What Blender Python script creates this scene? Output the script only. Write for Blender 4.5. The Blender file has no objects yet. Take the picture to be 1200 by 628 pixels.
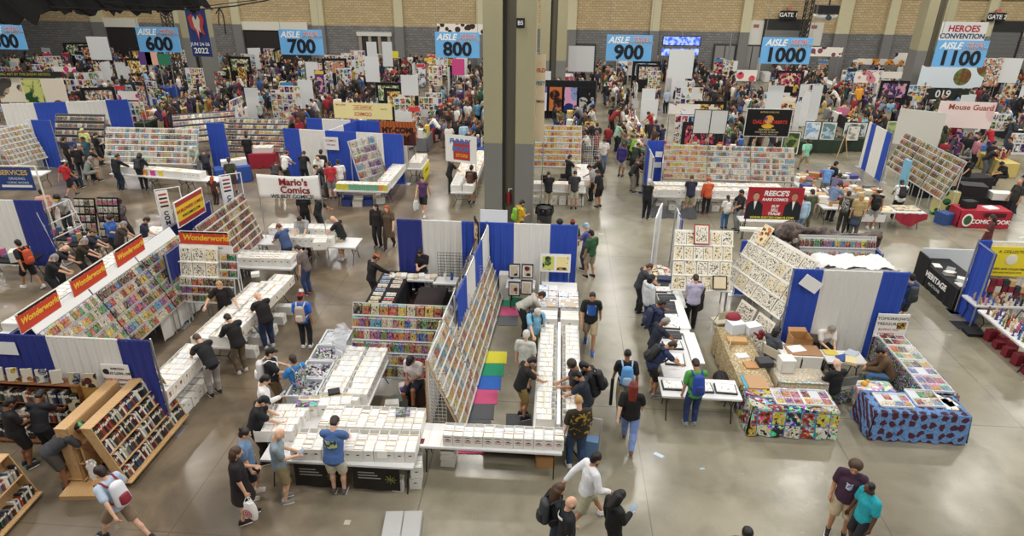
import bpy, bmesh, math, random
from mathutils import Vector, Matrix
PI = math.pi
R = random.Random(11)
SC = bpy.context.scene
COL = SC.collection
V = Vector
CF, CP, CY, CR, CH = 763.9, math.radians(25.11), math.radians(-3.78), math.radians(.57), 9.8
_fw = V((math.sin(CY)*math.cos(CP), math.cos(CY)*math.cos(CP), -math.sin(CP)))
_r = V((math.cos(CY), -math.sin(CY), 0)); _u = _r.cross(_fw)
_rr = _r*math.cos(CR) + _u*math.sin(CR); _uu = _u*math.cos(CR) - _r*math.sin(CR)
def G(u, v, z=0.0):
    d = _fw + _rr*((u-600)/CF) - _uu*((v-314)/CF)
    t = (z-CH)/d.z
    return V((d.x*t, d.y*t, z))
def Q(p):
    d = V(p) - V((0, 0, CH)); z = d.dot(_fw)
    return 600 + CF*d.dot(_rr)/z, 314 - CF*d.dot(_uu)/z, z
cam = bpy.data.cameras.new('camera'); camo = bpy.data.objects.new('camera', cam); COL.objects.link(camo)
camo.matrix_world = Matrix(((_rr.x, _uu.x, -_fw.x, 0), (_rr.y, _uu.y, -_fw.y, 0), (_rr.z, _uu.z, -_fw.z, CH), (0, 0, 0, 1)))
cam.sensor_width = 36; cam.lens = 36*CF/1200; cam.clip_end = 300
SC.camera = camo
SC.view_settings.view_transform = 'Standard'; SC.view_settings.look = 'None'
SC.view_settings.gamma = 1; SC.view_settings.use_curve_mapping = False
def lin(c):
    return tuple((x/12.92 if x <= .04045 else ((x+.055)/1.055)**2.4) for x in c)
def hexc(h):
    return tuple(int(h[i:i+2], 16)/255 for i in (0, 2, 4))
_m = {}
def newmat(name):
    m = bpy.data.materials.new(name); m.use_nodes = True
    return m, m.node_tree.nodes, m.node_tree.links, m.node_tree.nodes['Principled BSDF']
def M(col, rough=.6, metal=0.0, grain=.0, scale=30):
    """plain procedural material from an sRGB hex colour, optional soft mottling"""
    k = (col, rough, metal, grain, scale)
    if k in _m: return _m[k]
    m, N, L, b = newmat('mat_'+col)
    c = lin(hexc(col)); b.inputs['Base Color'].default_value = (*c, 1)
    b.inputs['Roughness'].default_value = rough; b.inputs['Metallic'].default_value = metal
    if grain:
        t = N.new('ShaderNodeTexCoord'); n = N.new('ShaderNodeTexNoise'); n.inputs['Scale'].default_value = scale
        L.new(t.outputs['Object'], n.inputs['Vector'])
        mx = N.new('ShaderNodeMix'); mx.data_type = 'RGBA'
        mx.inputs[6].default_value = (*[x*(1-grain) for x in c], 1); mx.inputs[7].default_value = (*[min(1, x*(1+grain)) for x in c], 1)
        L.new(n.outputs[0], mx.inputs[0]); L.new(mx.outputs[2], b.inputs['Base Color'])
    _m[k] = m
    return m
def math_(N, L, op, a, b=None):
    n = N.new('ShaderNodeMath'); n.operation = op
    for i, x in enumerate((a, b)):
        if x is None: continue
        if isinstance(x, (int, float)): n.inputs[i].default_value = x
        else: L.new(x, n.inputs[i])
    return n.outputs[0]
def mixc(N, L, f, a, b):
    n = N.new('ShaderNodeMix'); n.data_type = 'RGBA'
    for i, x in ((0, f), (6, a), (7, b)):
        if isinstance(x, (int, float)): n.inputs[i].default_value = x
        elif isinstance(x, tuple): n.inputs[i].default_value = (*x, 1)
        else: L.new(x, n.inputs[i])
    return n.outputs[2]
def objcol_mat(name, rough=.8, weave=True):
    """colour comes from the object's own colour; fine cloth mottling"""
    m, N, L, b = newmat(name)
    o = N.new('ShaderNodeObjectInfo'); b.inputs['Roughness'].default_value = rough
    t = N.new('ShaderNodeTexCoord'); n = N.new('ShaderNodeTexNoise'); n.inputs['Scale'].default_value = 14
    L.new(t.outputs['Object'], n.inputs['Vector'])
    f = math_(N, L, 'MULTIPLY_ADD', n.outputs[0], .5); f.node.inputs[2].default_value = .75
    h = N.new('ShaderNodeHueSaturation'); L.new(o.outputs['Color'], h.inputs['Color']); L.new(f, h.inputs['Value'])
    L.new(h.outputs[0], b.inputs['Base Color'])
    return m
def vcol_mat(name, rough=.7):
    m, N, L, b = newmat(name)
    a = N.new('ShaderNodeAttribute'); a.attribute_name = 'col'; b.inputs['Roughness'].default_value = rough
    L.new(a.outputs['Color'], b.inputs['Base Color'])
    return m
CLOTH = objcol_mat('cloth'); SKIN = objcol_mat('skin', .55); HAIR = objcol_mat('hair', .5); PAINT = objcol_mat('paint', .45)
VCOL = vcol_mat('painted'); 
def cover_mat(name, src):
    """a printed comic cover: title band, figure blotches; colour and seed from the object (or its face attribute)"""
    m, N, L, b = newmat(name); b.inputs['Roughness'].default_value = .3
    if src == 'obj':
        o = N.new('ShaderNodeObjectInfo'); c, s = o.outputs['Color'], o.outputs['Alpha']
    else:
        o = N.new('ShaderNodeAttribute'); o.attribute_name = 'col'; c, s = o.outputs['Color'], o.outputs['Alpha']
    uv = N.new('ShaderNodeUVMap'); uv.uv_map = 'UVMap'
    sp = N.new('ShaderNodeSeparateXYZ'); L.new(uv.outputs[0], sp.inputs[0])
    cb = N.new('ShaderNodeCombineXYZ'); L.new(sp.outputs[0], cb.inputs[0]); L.new(sp.outputs[1], cb.inputs[1])
    L.new(math_(N, L, 'MULTIPLY', s, 91.0), cb.inputs[2])
    n1 = N.new('ShaderNodeTexNoise'); n1.inputs['Scale'].default_value = 3.2; n1.inputs['Detail'].default_value = 1.5; L.new(cb.outputs[0], n1.inputs['Vector'])
    vo = N.new('ShaderNodeTexVoronoi'); vo.inputs['Scale'].default_value = 4.5; L.new(cb.outputs[0], vo.inputs['Vector'])
    hs = N.new('ShaderNodeHueSaturation'); hs.inputs['Saturation'].default_value = .75; hs.inputs['Value'].default_value = .5; L.new(vo.outputs['Color'], hs.inputs['Color'])
    wm = N.new('ShaderNodeMix'); wm.data_type = 'RGBA'; wm.blend_type = 'MULTIPLY'; wm.inputs[0].default_value = 1; wm.inputs[7].default_value = (1.5, .95, .5, 1); L.new(hs.outputs[0], wm.inputs[6])
    fig = math_(N, L, 'GREATER_THAN', n1.outputs[0], .53)
    c1 = mixc(N, L, math_(N, L, 'MULTIPLY', fig, .7), c, wm.outputs[2])
    dk = math_(N, L, 'LESS_THAN', n1.outputs[0], .4)
    c2 = mixc(N, L, math_(N, L, 'MULTIPLY', dk, .85), c1, (.015, .013, .02))
    band = math_(N, L, 'GREATER_THAN', sp.outputs[1], .78)
    hh = N.new('ShaderNodeHueSaturation'); L.new(s, hh.inputs['Hue']); hh.inputs['Value'].default_value = 1.1; L.new(c, hh.inputs['Color'])
    n2 = N.new('ShaderNodeTexNoise'); n2.inputs['Scale'].default_value = 9; L.new(cb.outputs[0], n2.inputs['Vector'])
    bc = mixc(N, L, math_(N, L, 'GREATER_THAN', n2.outputs[0], .52), hh.outputs[0], (.85, .8, .6))
    c3 = mixc(N, L, band, c2, bc)
    h3 = N.new('ShaderNodeHueSaturation'); h3.inputs['Saturation'].default_value = .92; h3.inputs['Value'].default_value = .78; L.new(c3, h3.inputs['Color']); L.new(h3.outputs[0], b.inputs['Base Color'])
    return m
COVER_O = cover_mat('comic_cover', 'obj'); COVER_V = cover_mat('comic_cover_mass', 'attr')
def art_mat(name, c0, c1, scale=9, thr=.5, c2=None, vt=.45):
    """an inked page / print: dark linework blotches over paper, in the thing's own object space"""
    m, N, L, b = newmat(name); b.inputs['Roughness'].default_value = .4
    uv = N.new('ShaderNodeTexCoord'); o = N.new('ShaderNodeObjectInfo')
    mp = N.new('ShaderNodeVectorMath'); mp.operation = 'ADD'; L.new(uv.outputs['Object'], mp.inputs[0])
    cb = N.new('ShaderNodeCombineXYZ'); L.new(math_(N, L, 'MULTIPLY', o.outputs['Random'], 37.0), cb.inputs[0]); L.new(math_(N, L, 'MULTIPLY', o.outputs['Random'], 71.0), cb.inputs[2])
    L.new(cb.outputs[0], mp.inputs[1])
    n = N.new('ShaderNodeTexNoise'); n.inputs['Scale'].default_value = scale; n.inputs['Detail'].default_value = 4; n.inputs['Distortion'].default_value = .8
    L.new(mp.outputs[0], n.inputs['Vector'])
    r = N.new('ShaderNodeValToRGB'); e = r.color_ramp.elements
    e[0].position = thr-.03; e[0].color = (*lin(hexc(c1)), 1); e[1].position = thr+.03; e[1].color = (*lin(hexc(c0)), 1)
    L.new(n.outputs[0], r.inputs[0]); out = r.outputs[0]
    if c2:
        v = N.new('ShaderNodeTexVoronoi'); v.inputs['Scale'].default_value = scale*.6; L.new(mp.outputs[0], v.inputs['Vector'])
        f = math_(N, L, 'GREATER_THAN', v.outputs['Distance'], vt)
        out = mixc(N, L, f, out, lin(hexc(c2)))
    L.new(out, b.inputs['Base Color'])
    return m
def busy_mat(name, scale=22, sat=1.0, val=.9, dark=.42):
    """closely printed multicoloured cloth / small merchandise"""
    m, N, L, b = newmat(name); b.inputs['Roughness'].default_value = .6
    t = N.new('ShaderNodeTexCoord'); v = N.new('ShaderNodeTexVoronoi'); v.inputs['Scale'].default_value = scale; L.new(t.outputs['Object'], v.inputs['Vector'])
    h = N.new('ShaderNodeHueSaturation'); h.inputs['Saturation'].default_value = sat; h.inputs['Value'].default_value = val; L.new(v.outputs['Color'], h.inputs['Color'])
    n = N.new('ShaderNodeTexNoise'); n.inputs['Scale'].default_value = scale*1.4; L.new(t.outputs['Object'], n.inputs['Vector'])
    L.new(mixc(N, L, math_(N, L, 'LESS_THAN', n.outputs[0], dark), h.outputs[0], (.02, .02, .03)), b.inputs['Base Color'])
    return m
def wood_mat(name, c0, c1, scale=6):
    m, N, L, b = newmat(name); b.inputs['Roughness'].default_value = .5
    t = N.new('ShaderNodeTexCoord'); w = N.new('ShaderNodeTexWave'); w.inputs['Scale'].default_value = scale; w.inputs['Distortion'].default_value = 7; w.inputs['Detail'].default_value = 3
    L.new(t.outputs['Object'], w.inputs['Vector'])
    L.new(mixc(N, L, w.outputs[1], lin(hexc(c0)), lin(hexc(c1))), b.inputs['Base Color'])
    return m
WOOD = wood_mat('birch_ply', 'cba676', 'ba9364'); WOOD2 = wood_mat('dark_ply', '8a5a34', '6d4424')
CARD = M('b98a58', .8, 0, .08, 12); BOXW = M('e6e3dc', .7, 0, .03, 9); WHITE = M('eceae4', .5); BLACK = M('151517', .55); STEEL = M('b9bcc0', .35, .8)
WIRE = M('dcdcdc', .35, .2); GREYM = M('6d6f72', .5); TABLEW = M('dedede', .4); LEGM = M('26282b', .45, .4); TRANS = None
INKED = art_mat('inked_page', 'e8e1cf', '2a2622', 24, .45)
INKED2 = art_mat('warm_inked_page', 'e4d6b4', '3a2c20', 22, .44)
INKC = art_mat('coloured_page', 'd9833a', '5a1a14', 12, .5, 'e8d7a8')
class MB:
    def __init__(s): s.v, s.f, s.m, s.c, s.uv = [], [], [], [], []
    def add(s, vs, fs, m=0, col=None, X=None, uvs=None):
        o = len(s.v)
        s.v += [tuple(X @ V(v)) for v in vs] if X else [tuple(v) for v in vs]
        for i, f in enumerate(fs):
            s.f.append(tuple(o+k for k in f)); s.m.append(m); s.c.append(col); s.uv.append(uvs[i] if uvs else None)
        return s
    def box(s, x0, x1, y0, y1, z0, z1, m=0, col=None, X=None):
        vs = [(x, y, z) for z in (z0, z1) for y in (y0, y1) for x in (x0, x1)]
        return s.add(vs, [(0, 2, 3, 1), (4, 5, 7, 6), (0, 1, 5, 4), (2, 6, 7, 3), (0, 4, 6, 2), (1, 3, 7, 5)], m, col, X)
    def cbox(s, c, d, m=0, col=None, X=None):
        return s.box(c[0]-d[0]/2, c[0]+d[0]/2, c[1]-d[1]/2, c[1]+d[1]/2, c[2]-d[2]/2, c[2]+d[2]/2, m, col, X)
    def cyl(s, p, q, r, n=8, m=0, col=None, r2=None, X=None):
        p, q = V(p), V(q); d = (q-p).normalized(); a = d.orthogonal().normalized(); b = d.cross(a); r2 = r if r2 is None else r2
        vs = [p+(a*math.cos(2*PI*i/n)+b*math.sin(2*PI*i/n))*r for i in range(n)]+[q+(a*math.cos(2*PI*i/n)+b*math.sin(2*PI*i/n))*r2 for i in range(n)]
        fs = [(i, (i+1) % n, n+(i+1) % n, n+i) for i in range(n)]+[tuple(range(n-1, -1, -1)), tuple(range(n, 2*n))]
        return s.add(vs, fs, m, col, X)
    def tube(s, pts, r, n=6, m=0, col=None, X=None):
        for a, b in zip(pts, pts[1:]): s.cyl(a, b, r, n, m, col, None, X)
        return s
    def cap(s, p, q, r1, r2, n=12, k=4, sx=1.0, X=None, m=0):
        """tapered capsule"""
        p, q = V(p), V(q); d = q-p
        d = d.normalized() if d.length > 1e-6 else V((0, 0, 1)); a = V((1, 0, 0)) if abs(d.x) < .9 else V((0, 1, 0)); b = d.cross(a).normalized(); a = b.cross(d)
        vs, fs = [], []
        rings = [(p, -math.cos(PI/2*i/k)*r1, math.sin(PI/2*i/k)*r1) for i in range(1, k+1)]+[(q, math.sin(PI/2*i/k)*r2, math.cos(PI/2*i/k)*r2) for i in range(0, k)]
        for c, off, rad in rings:
            for i in range(n):
                t = 2*PI*i/n; vs.append(c+d*off+(a*(math.cos(t)*sx)+b*math.sin(t))*rad)
        nr = len(rings)
        for j in range(nr-1):
            for i in range(n): fs.append((j*n+i, j*n+(i+1) % n, (j+1)*n+(i+1) % n, (j+1)*n+i))
        vs += [p-d*r1, q+d*r2]
        for i in range(n): fs.append((len(vs)-2, (i+1) % n, i)); fs.append((len(vs)-1, (nr-1)*n+i, (nr-1)*n+(i+1) % n))
        return s.add(vs, fs, m, None, X)
    def ell(s, c, r, n=14, k=10, m=0, X=None, lo=-90, hi=90, col=None):
        c = V(c); vs, fs = [], []
        for j in range(k+1):
            ph = math.radians(lo+(hi-lo)*j/k)
            for i in range(n):
                t = 2*PI*i/n; vs.append((c.x+r[0]*math.cos(ph)*math.cos(t), c.y+r[1]*math.cos(ph)*math.sin(t), c.z+r[2]*math.sin(ph)))
        for j in range(k):
            for i in range(n): fs.append((j*n+i, j*n+(i+1) % n, (j+1)*n+(i+1) % n, (j+1)*n+i))
        fs += [tuple(range(n-1, -1, -1)), tuple(range(k*n, k*n+n))]
        return s.add(vs, fs, m, col, X)
    def grid(s, fn, nu, nv, m=0, col=None, thick=0.0):
        vs = [fn(i/nu, j/nv) for j in range(nv+1) for i in range(nu+1)]
        fs = [(j*(nu+1)+i, j*(nu+1)+i+1, (j+1)*(nu+1)+i+1, (j+1)*(nu+1)+i) for j in range(nv) for i in range(nu)]
        return s.add(vs, fs, m, col)
    def mesh(s, name, mats, smooth=False):
        me = bpy.data.meshes.new(name); me.from_pydata(s.v, [], s.f)
        for x in mats: me.materials.append(x)
        me.polygons.foreach_set('material_index', s.m)
        if smooth: me.polygons.foreach_set('use_smooth', [True]*len(s.f))
        if any(c is not None for c in s.c):
            at = me.color_attributes.new('col', 'FLOAT_COLOR', 'CORNER'); buf = []
            for f, c in zip(s.f, s.c):
                c = c or (.5, .5, .5); c = tuple(c) if len(c) == 4 else (*c, 1.0); buf += list(c)*len(f)
            at.data.foreach_set('color', buf)
        if any(u is not None for u in s.uv):
            ul = me.uv_layers.new(name='UVMap'); buf = []
            for f, u in zip(s.f, s.uv):
                for k in range(len(f)): buf += list(u[k]) if u else [.5, .3]
            ul.data.foreach_set('uv', buf)
        me.update()
        return me
def newobj(name, data, parent=None, loc=(0, 0, 0), rz=0.0, col=None):
    o = bpy.data.objects.new(name, data); COL.objects.link(o)
    if parent is not None: o.parent = parent
    o.location = loc; o.rotation_euler = (0, 0, rz)
    if col is not None: o.color = (*col[:3], 1.0) if len(col) == 3 else col
    return o
LABELS = {}
def tag(o, label, cat, group=None, kind=None):
    if label:
        LABELS.setdefault(label, []).append(o); o['label'] = label
    if cat: o['category'] = cat
    if group: o['group'] = group
    if kind: o['kind'] = kind
    return o
def thing(name, label, cat, loc=(0, 0, 0), rz=0.0, group=None):
    return tag(newobj(name, None, None, loc, rz), label, cat, group)
def part(name, mb, mats, parent, smooth=False, col=None, label=None):
    o = newobj(name, mb.mesh(name, mats if isinstance(mats, (list, tuple)) else [mats], smooth) if isinstance(mb, MB) else mb, parent, col=col)
    if label: o['label'] = label
    return o
def solo(name, label, cat, mb, mats, loc=(0, 0, 0), rz=0.0, group=None, smooth=False, col=None):
    return tag(newobj(name, mb.mesh(name, mats if isinstance(mats, (list, tuple)) else [mats], smooth) if isinstance(mb, MB) else mb, None, loc, rz, col), label, cat, group)
def struct(name, mb, mats, smooth=False):
    o = newobj(name, mb.mesh(name, mats if isinstance(mats, (list, tuple)) else [mats], smooth)); o['kind'] = 'structure'
    return o
def dup(o, loc=None, rz=None, label=None, group=None, parent=None):
    c = o.copy(); COL.objects.link(c)
    if parent is not None: c.parent = parent
    if loc is not None: c.location = loc
    if rz is not None: c.rotation_euler = (0, 0, rz)
    if label: c['label'] = label; LABELS.setdefault(label, []).append(c)
    if group: c['group'] = group
    for ch in list(o.children): dup(ch, parent=c)
    return c
_tx = {}
def text(body, size, mat, parent, loc, rot=(PI/2, 0, 0), name='lettering', align='CENTER', bold=0.0, shear=0.0, wid=1.0, label=None):
    c = bpy.data.curves.new(name, 'FONT'); c.body = body; c.size = size; c.align_x = align; c.align_y = 'CENTER'; c.offset = bold*size; c.shear = shear; c.extrude = .002
    c.resolution_u = 3
    c.materials.append(mat); o = newobj(name, c, parent, loc); o.rotation_euler = rot; o.scale = (wid, 1, 1)
    if label: o['label'] = label
    return o
ORD = ['first', 'second', 'third', 'fourth', 'fifth', 'sixth', 'seventh', 'eighth', 'ninth', 'tenth', 'eleventh', 'twelfth', 'thirteenth', 'fourteenth', 'fifteenth', 'sixteenth', 'seventeenth', 'eighteenth', 'nineteenth', 'twentieth']
def onum(n):
    if n < 20: return ORD[n]
    t = ['twenty', 'thirty', 'forty', 'fifty', 'sixty'][(n+1)//10-2]; u = (n+1) % 10
    return t+'-'+ORD[u-1] if u else {20: 'twentieth', 30: 'thirtieth', 40: 'fortieth', 50: 'fiftieth', 60: 'sixtieth'}[n+1]
def ik(A, B, a, b, pole):
    A, B = V(A), V(B); d = B-A; L = d.length
    if L > (a+b)*.995: B = A+d*((a+b)*.995/L); d = B-A; L = d.length
    if L < 1e-4: L = 1e-4
    x = (a*a-b*b+L*L)/(2*L); h = math.sqrt(max(a*a-x*x, 0)); n = d/L; p = V(pole); p = (p-n*p.dot(n)).normalized()
    return A+n*x+p*h, B
POSES = {
 'stand': dict(),
 'easy': dict(LF=(-.12, .06, .08), RF=(.11, -.05, .08), hp=18, LH=(-.27, .07, .80), RH=(.26, .1, .84)),
 'phone': dict(hp=32, RH=(.07, .31, 1.13), LH=(-.25, .04, .80)),
 'both': dict(hp=35, RH=(.09, .34, 1.08), LH=(-.09, .34, 1.06)),
 'browse': dict(lean=16, hp=38, py=-.06, RH=(.14, .50, .98), LH=(-.16, .46, .98)),
 'deep': dict(lean=36, hp=35, py=-.12, RH=(.15, .60, .92), LH=(-.17, .52, .92)),
 'bend': dict(lean=58, hp=18, py=-.2, RH=(.14, .62, .62), LH=(-.17, .5, .6), LF=(-.12, .05, .08), RF=(.14, -.1, .08)),
 'reach': dict(lean=12, hp=35, py=-.04, RH=(.2, .54, 1.0), LH=(-.27, .03, .82)),
 'walk': dict(pz=.91, LF=(-.09, .30, .08), RF=(.09, -.33, .13), RH=(.25, .24, .92), LH=(-.26, -.2, .88), hp=8, rt=(-28)),
 'walk2': dict(pz=.92, LF=(-.09, -.27, .13), RF=(.09, .24, .08), RH=(.26, -.16, .87), LH=(-.25, .2, .9), hp=10, lt=(-28)),
 'stride': dict(pz=.86, LF=(-.1, .42, .08), RF=(.1, -.46, .15), RH=(.27, .3, .95), LH=(-.28, -.3, .93), hp=10, lean=8, rt=-35),
 'pockets': dict(LH=(-.24, .08, .88), RH=(.24, .08, .88), hp=10, LF=(-.13, .0, .08), RF=(.13, .04, .08)),
 'folded': dict(LH=(.1, .24, 1.16), RH=(-.1, .26, 1.2), hp=15),
 'chin': dict(lean=10, hp=35, RH=(.05, .2, 1.42), LH=(-.2, .42, .98), py=-.04),
 'talk': dict(RH=(.22, .42, 1.12), LH=(-.24, .36, 1.05), hp=12),
 'wide': dict(lean=6, RH=(.42, .34, 1.06), LH=(-.44, .3, .98), hp=15),
 'carry': dict(RH=(.28, .08, .80), LH=(-.12, .3, 1.1), hp=14, LF=(-.11, .1, .08), RF=(.11, -.08, .08)),
 'sit': dict(pz=.52, py=-.22, LF=(-.13, .26, .08), RF=(.14, .22, .08), RH=(.14, .1, .66), LH=(-.14, .12, .66), hp=20, sit=1),
 'sitlean': dict(pz=.52, py=-.25, lean=24, LF=(-.14, .22, .08), RF=(.15, .2, .08), RH=(.08, .26, .62), LH=(-.08, .28, .62), hp=25, sit=1),
 'sitback': dict(pz=.5, py=-.2, lean=-12, LF=(-.15, .34, .08), RF=(.12, .4, .08), RH=(.2, .2, .66), LH=(-.16, .22, .66), hp=14, sit=1),
 'situp': dict(pz=.72, py=-.14, LF=(-.14, .3, .28), RF=(.14, .16, .08), RH=(.05, .2, .92), LH=(-.06, .22, .9), hp=34, lean=8, sit=1),
}
def skeleton(pose):
    p = POSES[pose]; J = {}
    pel = V((0, p.get('py', 0), p.get('pz', .93))); le = math.radians(p.get('lean', 0)); S = Matrix.Rotation(-le, 3, 'X')
    up = lambda x, y, z: pel+S @ V((x, y, z))
    J['pel'] = pel; J['waist'] = up(0, .0, .16); J['chest'] = up(0, .005, .34); J['neck0'] = up(0, -.015, .50); J['neck1'] = up(0, .01, .585)
    hd = math.radians(p.get('hp', 8)+p.get('lean', 0)*.75); HM = Matrix.Rotation(-hd, 3, 'X'); J['HM'] = HM
    J['head'] = J['neck1']+HM @ V((0, .025, .11))
    J['fwd'] = S @ V((0, 1, 0)); J['S'] = S
    for s, n in ((-1, 'L'), (1, 'R')):
        sh = up(s*.185, -.01, .475); J[n+'sh'] = sh
        tgt = p.get(n+'H', (s*.25, .03, .80)); J[n+'el'], J[n+'wr'] = ik(sh, tgt, .285, .26, S @ V((s*.5, -1, -.35)))
        hip = pel+V((s*.092, 0, -.02)); J[n+'hip'] = hip
        ft = p.get(n+'F', (s*.1, 0, .08)); J[n+'kn'], J[n+'an'] = ik(hip, ft, .425, .425, V((s*.12, 1, .1 if p.get('sit') else 0)))
        J[n+'tilt'] = p.get(n.lower()+'t', 0)
        fd = (J[n+'wr']-J[n+'el']).normalized(); J[n+'hand'] = J[n+'wr']+fd*.09
    return J
def hand(mb, J, n):
    s = -1 if n == 'L' else 1; w = J[n+'wr']; d = (J[n+'wr']-J[n+'el']).normalized()
    inn = V((-s, .25, 0)) if d.z < -.6 else V((0, 0, -1)); inn = (inn-d*inn.dot(d)).normalized(); sd = d.cross(inn)*s   # sd towards the thumb side
    if sd.y < 0 and d.z < -.6: sd = -sd
    if d.z >= -.6 and sd.x*s > 0: sd = -sd
    mb.cap(w-d*.01, w+d*.055, .027, .034, 10, 3)
    for k, (o, ln) in enumerate(((.032, .072), (.011, .08), (-.011, .075), (-.032, .058))):
        b = w+d*.07+sd*o; k1 = b+d*ln*.55+inn*.012+sd*o*.25; t = k1+d*ln*.35+inn*.03
        mb.cap(b, k1, .0095, .009, 8, 2); mb.cap(k1, t, .009, .008, 8, 2)
    b = w+d*.025+sd*.028; k1 = b+d*.035+sd*.03+inn*.012; mb.cap(b, k1, .012, .0105, 8, 2); mb.cap(k1, k1+d*.03+inn*.016, .0105, .009, 8, 2)
def torso(mb, J, w, e=0.0, low=0.0):
    pe = J['pel']+V((0, 0, -low))
    mb.cap(pe, J['waist'], .118*w+e, .108*w+e, 18, 5, 1.32)
    f = J['fwd']*(.035*(w-1)*4)
    mb.cap(J['pel']+J['fwd']*.01+f+(J['waist']-J['pel'])*.4, J['waist']+f, .10*w+e, .105*w+e, 16, 5, 1.25)
    mb.cap(J['waist'], J['chest'], .108*w+e, .118*(.5+.5*w)+e, 18, 5, 1.38)
    mb.cap(J['chest'], J['chest']+(J['neck0']-J['chest'])*.45, .115*(.5+.5*w)+e, .088*(.6+.4*w)+e, 18, 5, 1.45)
    mb.cap(J['Lsh']*.8+J['Rsh']*.2, J['Rsh']*.8+J['Lsh']*.2, .062+e, .062+e, 14, 4)
    for n in 'LR': mb.cap(J[n+'sh'], J[n+'sh']*.7+J['neck0']*.3, .055+e, .06+e, 12, 4)
def b_body(mb, J, w):
    torso(mb, J, w); aw = .6+.4*w
    mb.cap(J['neck0'], J['neck1']+V((0, 0, .03)), .058, .052, 12, 4)
    H = J['head']; HM = J['HM'].to_4x4(); HM.translation = H
    mb.ell((0, 0, .01), (.077, .098, .113), 18, 14, 0, HM); mb.ell((0, .03, -.06), (.055, .062, .055), 14, 10, 0, HM)
    mb.cap((0, .088, .005), (0, .112, -.028), .010, .016, 8, 3, 1, HM); mb.cap((-.03, .085, .03), (.03, .085, .03), .014, .014, 8, 3, 1, HM)
    for s in (-1, 1): mb.ell((s*.08, -.008, -.008), (.014, .026, .034), 10, 8, 0, HM)
    for n in 'LR':
        mb.cap(J[n+'sh'], J[n+'el'], .052*aw, .041*aw, 12, 4); mb.cap(J[n+'el'], J[n+'wr'], .042*aw, .027, 12, 4); hand(mb, J, n)
        mb.cap(J[n+'hip'], J[n+'kn'], .088*w, .058*aw, 14, 4); k = J[n+'kn']; a = J[n+'an']
        mb.cap(k, a, .054*aw, .036, 14, 4); m = k+(a-k)*.33+V((0, -.018, 0)); mb.cap(m, m+(a-k)*.1, .052*aw, .05*aw, 12, 4)
        t = Matrix.Rotation(math.radians(J[n+'tilt']), 3, 'X'); mb.cap(a+t @ V((0, -.035, -.04)), a+t @ V((0, .13, -.05)), .036, .03, 12, 4)
def ecyl(mb, p, q, r1, r2, sx, n=20):
    p, q = V(p), V(q); d = (q-p).normalized(); a = V((1, 0, 0)); b = d.cross(a).normalized()
    vs = [c+(a*(math.cos(2*PI*i/n)*sx)+b*math.sin(2*PI*i/n))*r for c, r in ((p, r1), (q, r2)) for i in range(n)]
    mb.add(vs, [(i, (i+1) % n, n+(i+1) % n, n+i) for i in range(n)]+[tuple(range(n-1, -1, -1)), tuple(range(n, 2*n))])
def b_top(mb, J, w, kind):
    e = {'tee': .016, 'tank': .014, 'long': .018, 'hoodie': .024, 'jacket': .028, 'dress': .016}[kind]
    torso(mb, J, w, e, .02 if kind != 'hoodie' else .06); aw = .6+.4*w
    up = (J['waist']-J['pel']).normalized()
    ecyl(mb, J['pel']-up*(.075 if kind != 'hoodie' else .05), J['pel']+up*.08, .126*w+e, .118*w+e, 1.3)
    mb.cap(J['neck0'], J['neck0']+(J['neck1']-J['neck0'])*.15, .066+e*.5, .058+e*.4, 12, 3)
    for n in 'LR':
        s, el, wr = J[n+'sh'], J[n+'el'], J[n+'wr']
        if kind in ('tee', 'dress'): mb.cap(s, s+(el-s)*.72, .058*aw+e, .058*aw+e, 14, 3)
        elif kind != 'tank': mb.cap(s, el, .058*aw+e, .05*aw+e, 14, 4); mb.cap(el, el+(wr-el)*.93, .05*aw+e, .034+e, 14, 4)
    if kind == 'hoodie': mb.cap(J['neck0']+J['S'] @ V((-.05, -.075, .01)), J['neck0']+J['S'] @ V((.05, -.075, .01)), .06, .06, 12, 4)
    if kind == 'dress':
        ecyl(mb, J['pel']+V((0, .02, -.42)), J['pel']+V((0, 0, .05)), .2*w, .13*w, 1.25)
def b_bot(mb, J, w, kind):
    aw = .6+.4*w
    mb.cap(J['pel']+V((0, 0, -.02)), J['pel']+(J['waist']-J['pel'])*.35, .124*w, .118*w, 18, 5, 1.32)
    if kind == 'skirt':
        ecyl(mb, J['pel']+V((0, .02, -.38)), J['pel']+V((0, 0, .02)), .19*w, .13*w, 1.25); return
    for n in 'LR':
        h, k, a = J[n+'hip'], J[n+'kn'], J[n+'an']
        if kind == 'shorts': mb.cap(h, h+(k-h)*.5, .100*w, .095*aw, 16, 3); mb.cyl(h+(k-h)*.1, h+(k-h)*.95, .100*w, 16, 0, None, .094*aw)
        else: mb.cap(h, k, .102*w, .084*aw, 16, 4); mb.cap(k, k+(a-k)*.93, .084*aw, .062, 16, 3); m = k+(a-k)*.35+V((0, -.016, 0)); mb.cap(m, m+(a-k)*.1, .075*aw, .07*aw, 14, 3)
def b_shoe(mb, J, n):
    a = J[n+'an']; t = Matrix.Rotation(math.radians(J[n+'tilt']), 4, 'X'); t.translation = a
    mb.cap((0, -.045, -.038), (0, .145, -.045), .043, .036, 12, 4, 1.12, t); mb.cap((0, -.03, .0), (0, .06, -.035), .047, .042, 12, 4, 1.05, t)
def b_sole(mb, J, n):
    a = J[n+'an']; t = Matrix.Rotation(math.radians(J[n+'tilt']), 4, 'X'); t.translation = a
    mb.cap((0, -.05, -.068), (0, .155, -.068), .012, .012, 12, 3, 4.2, t)
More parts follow.
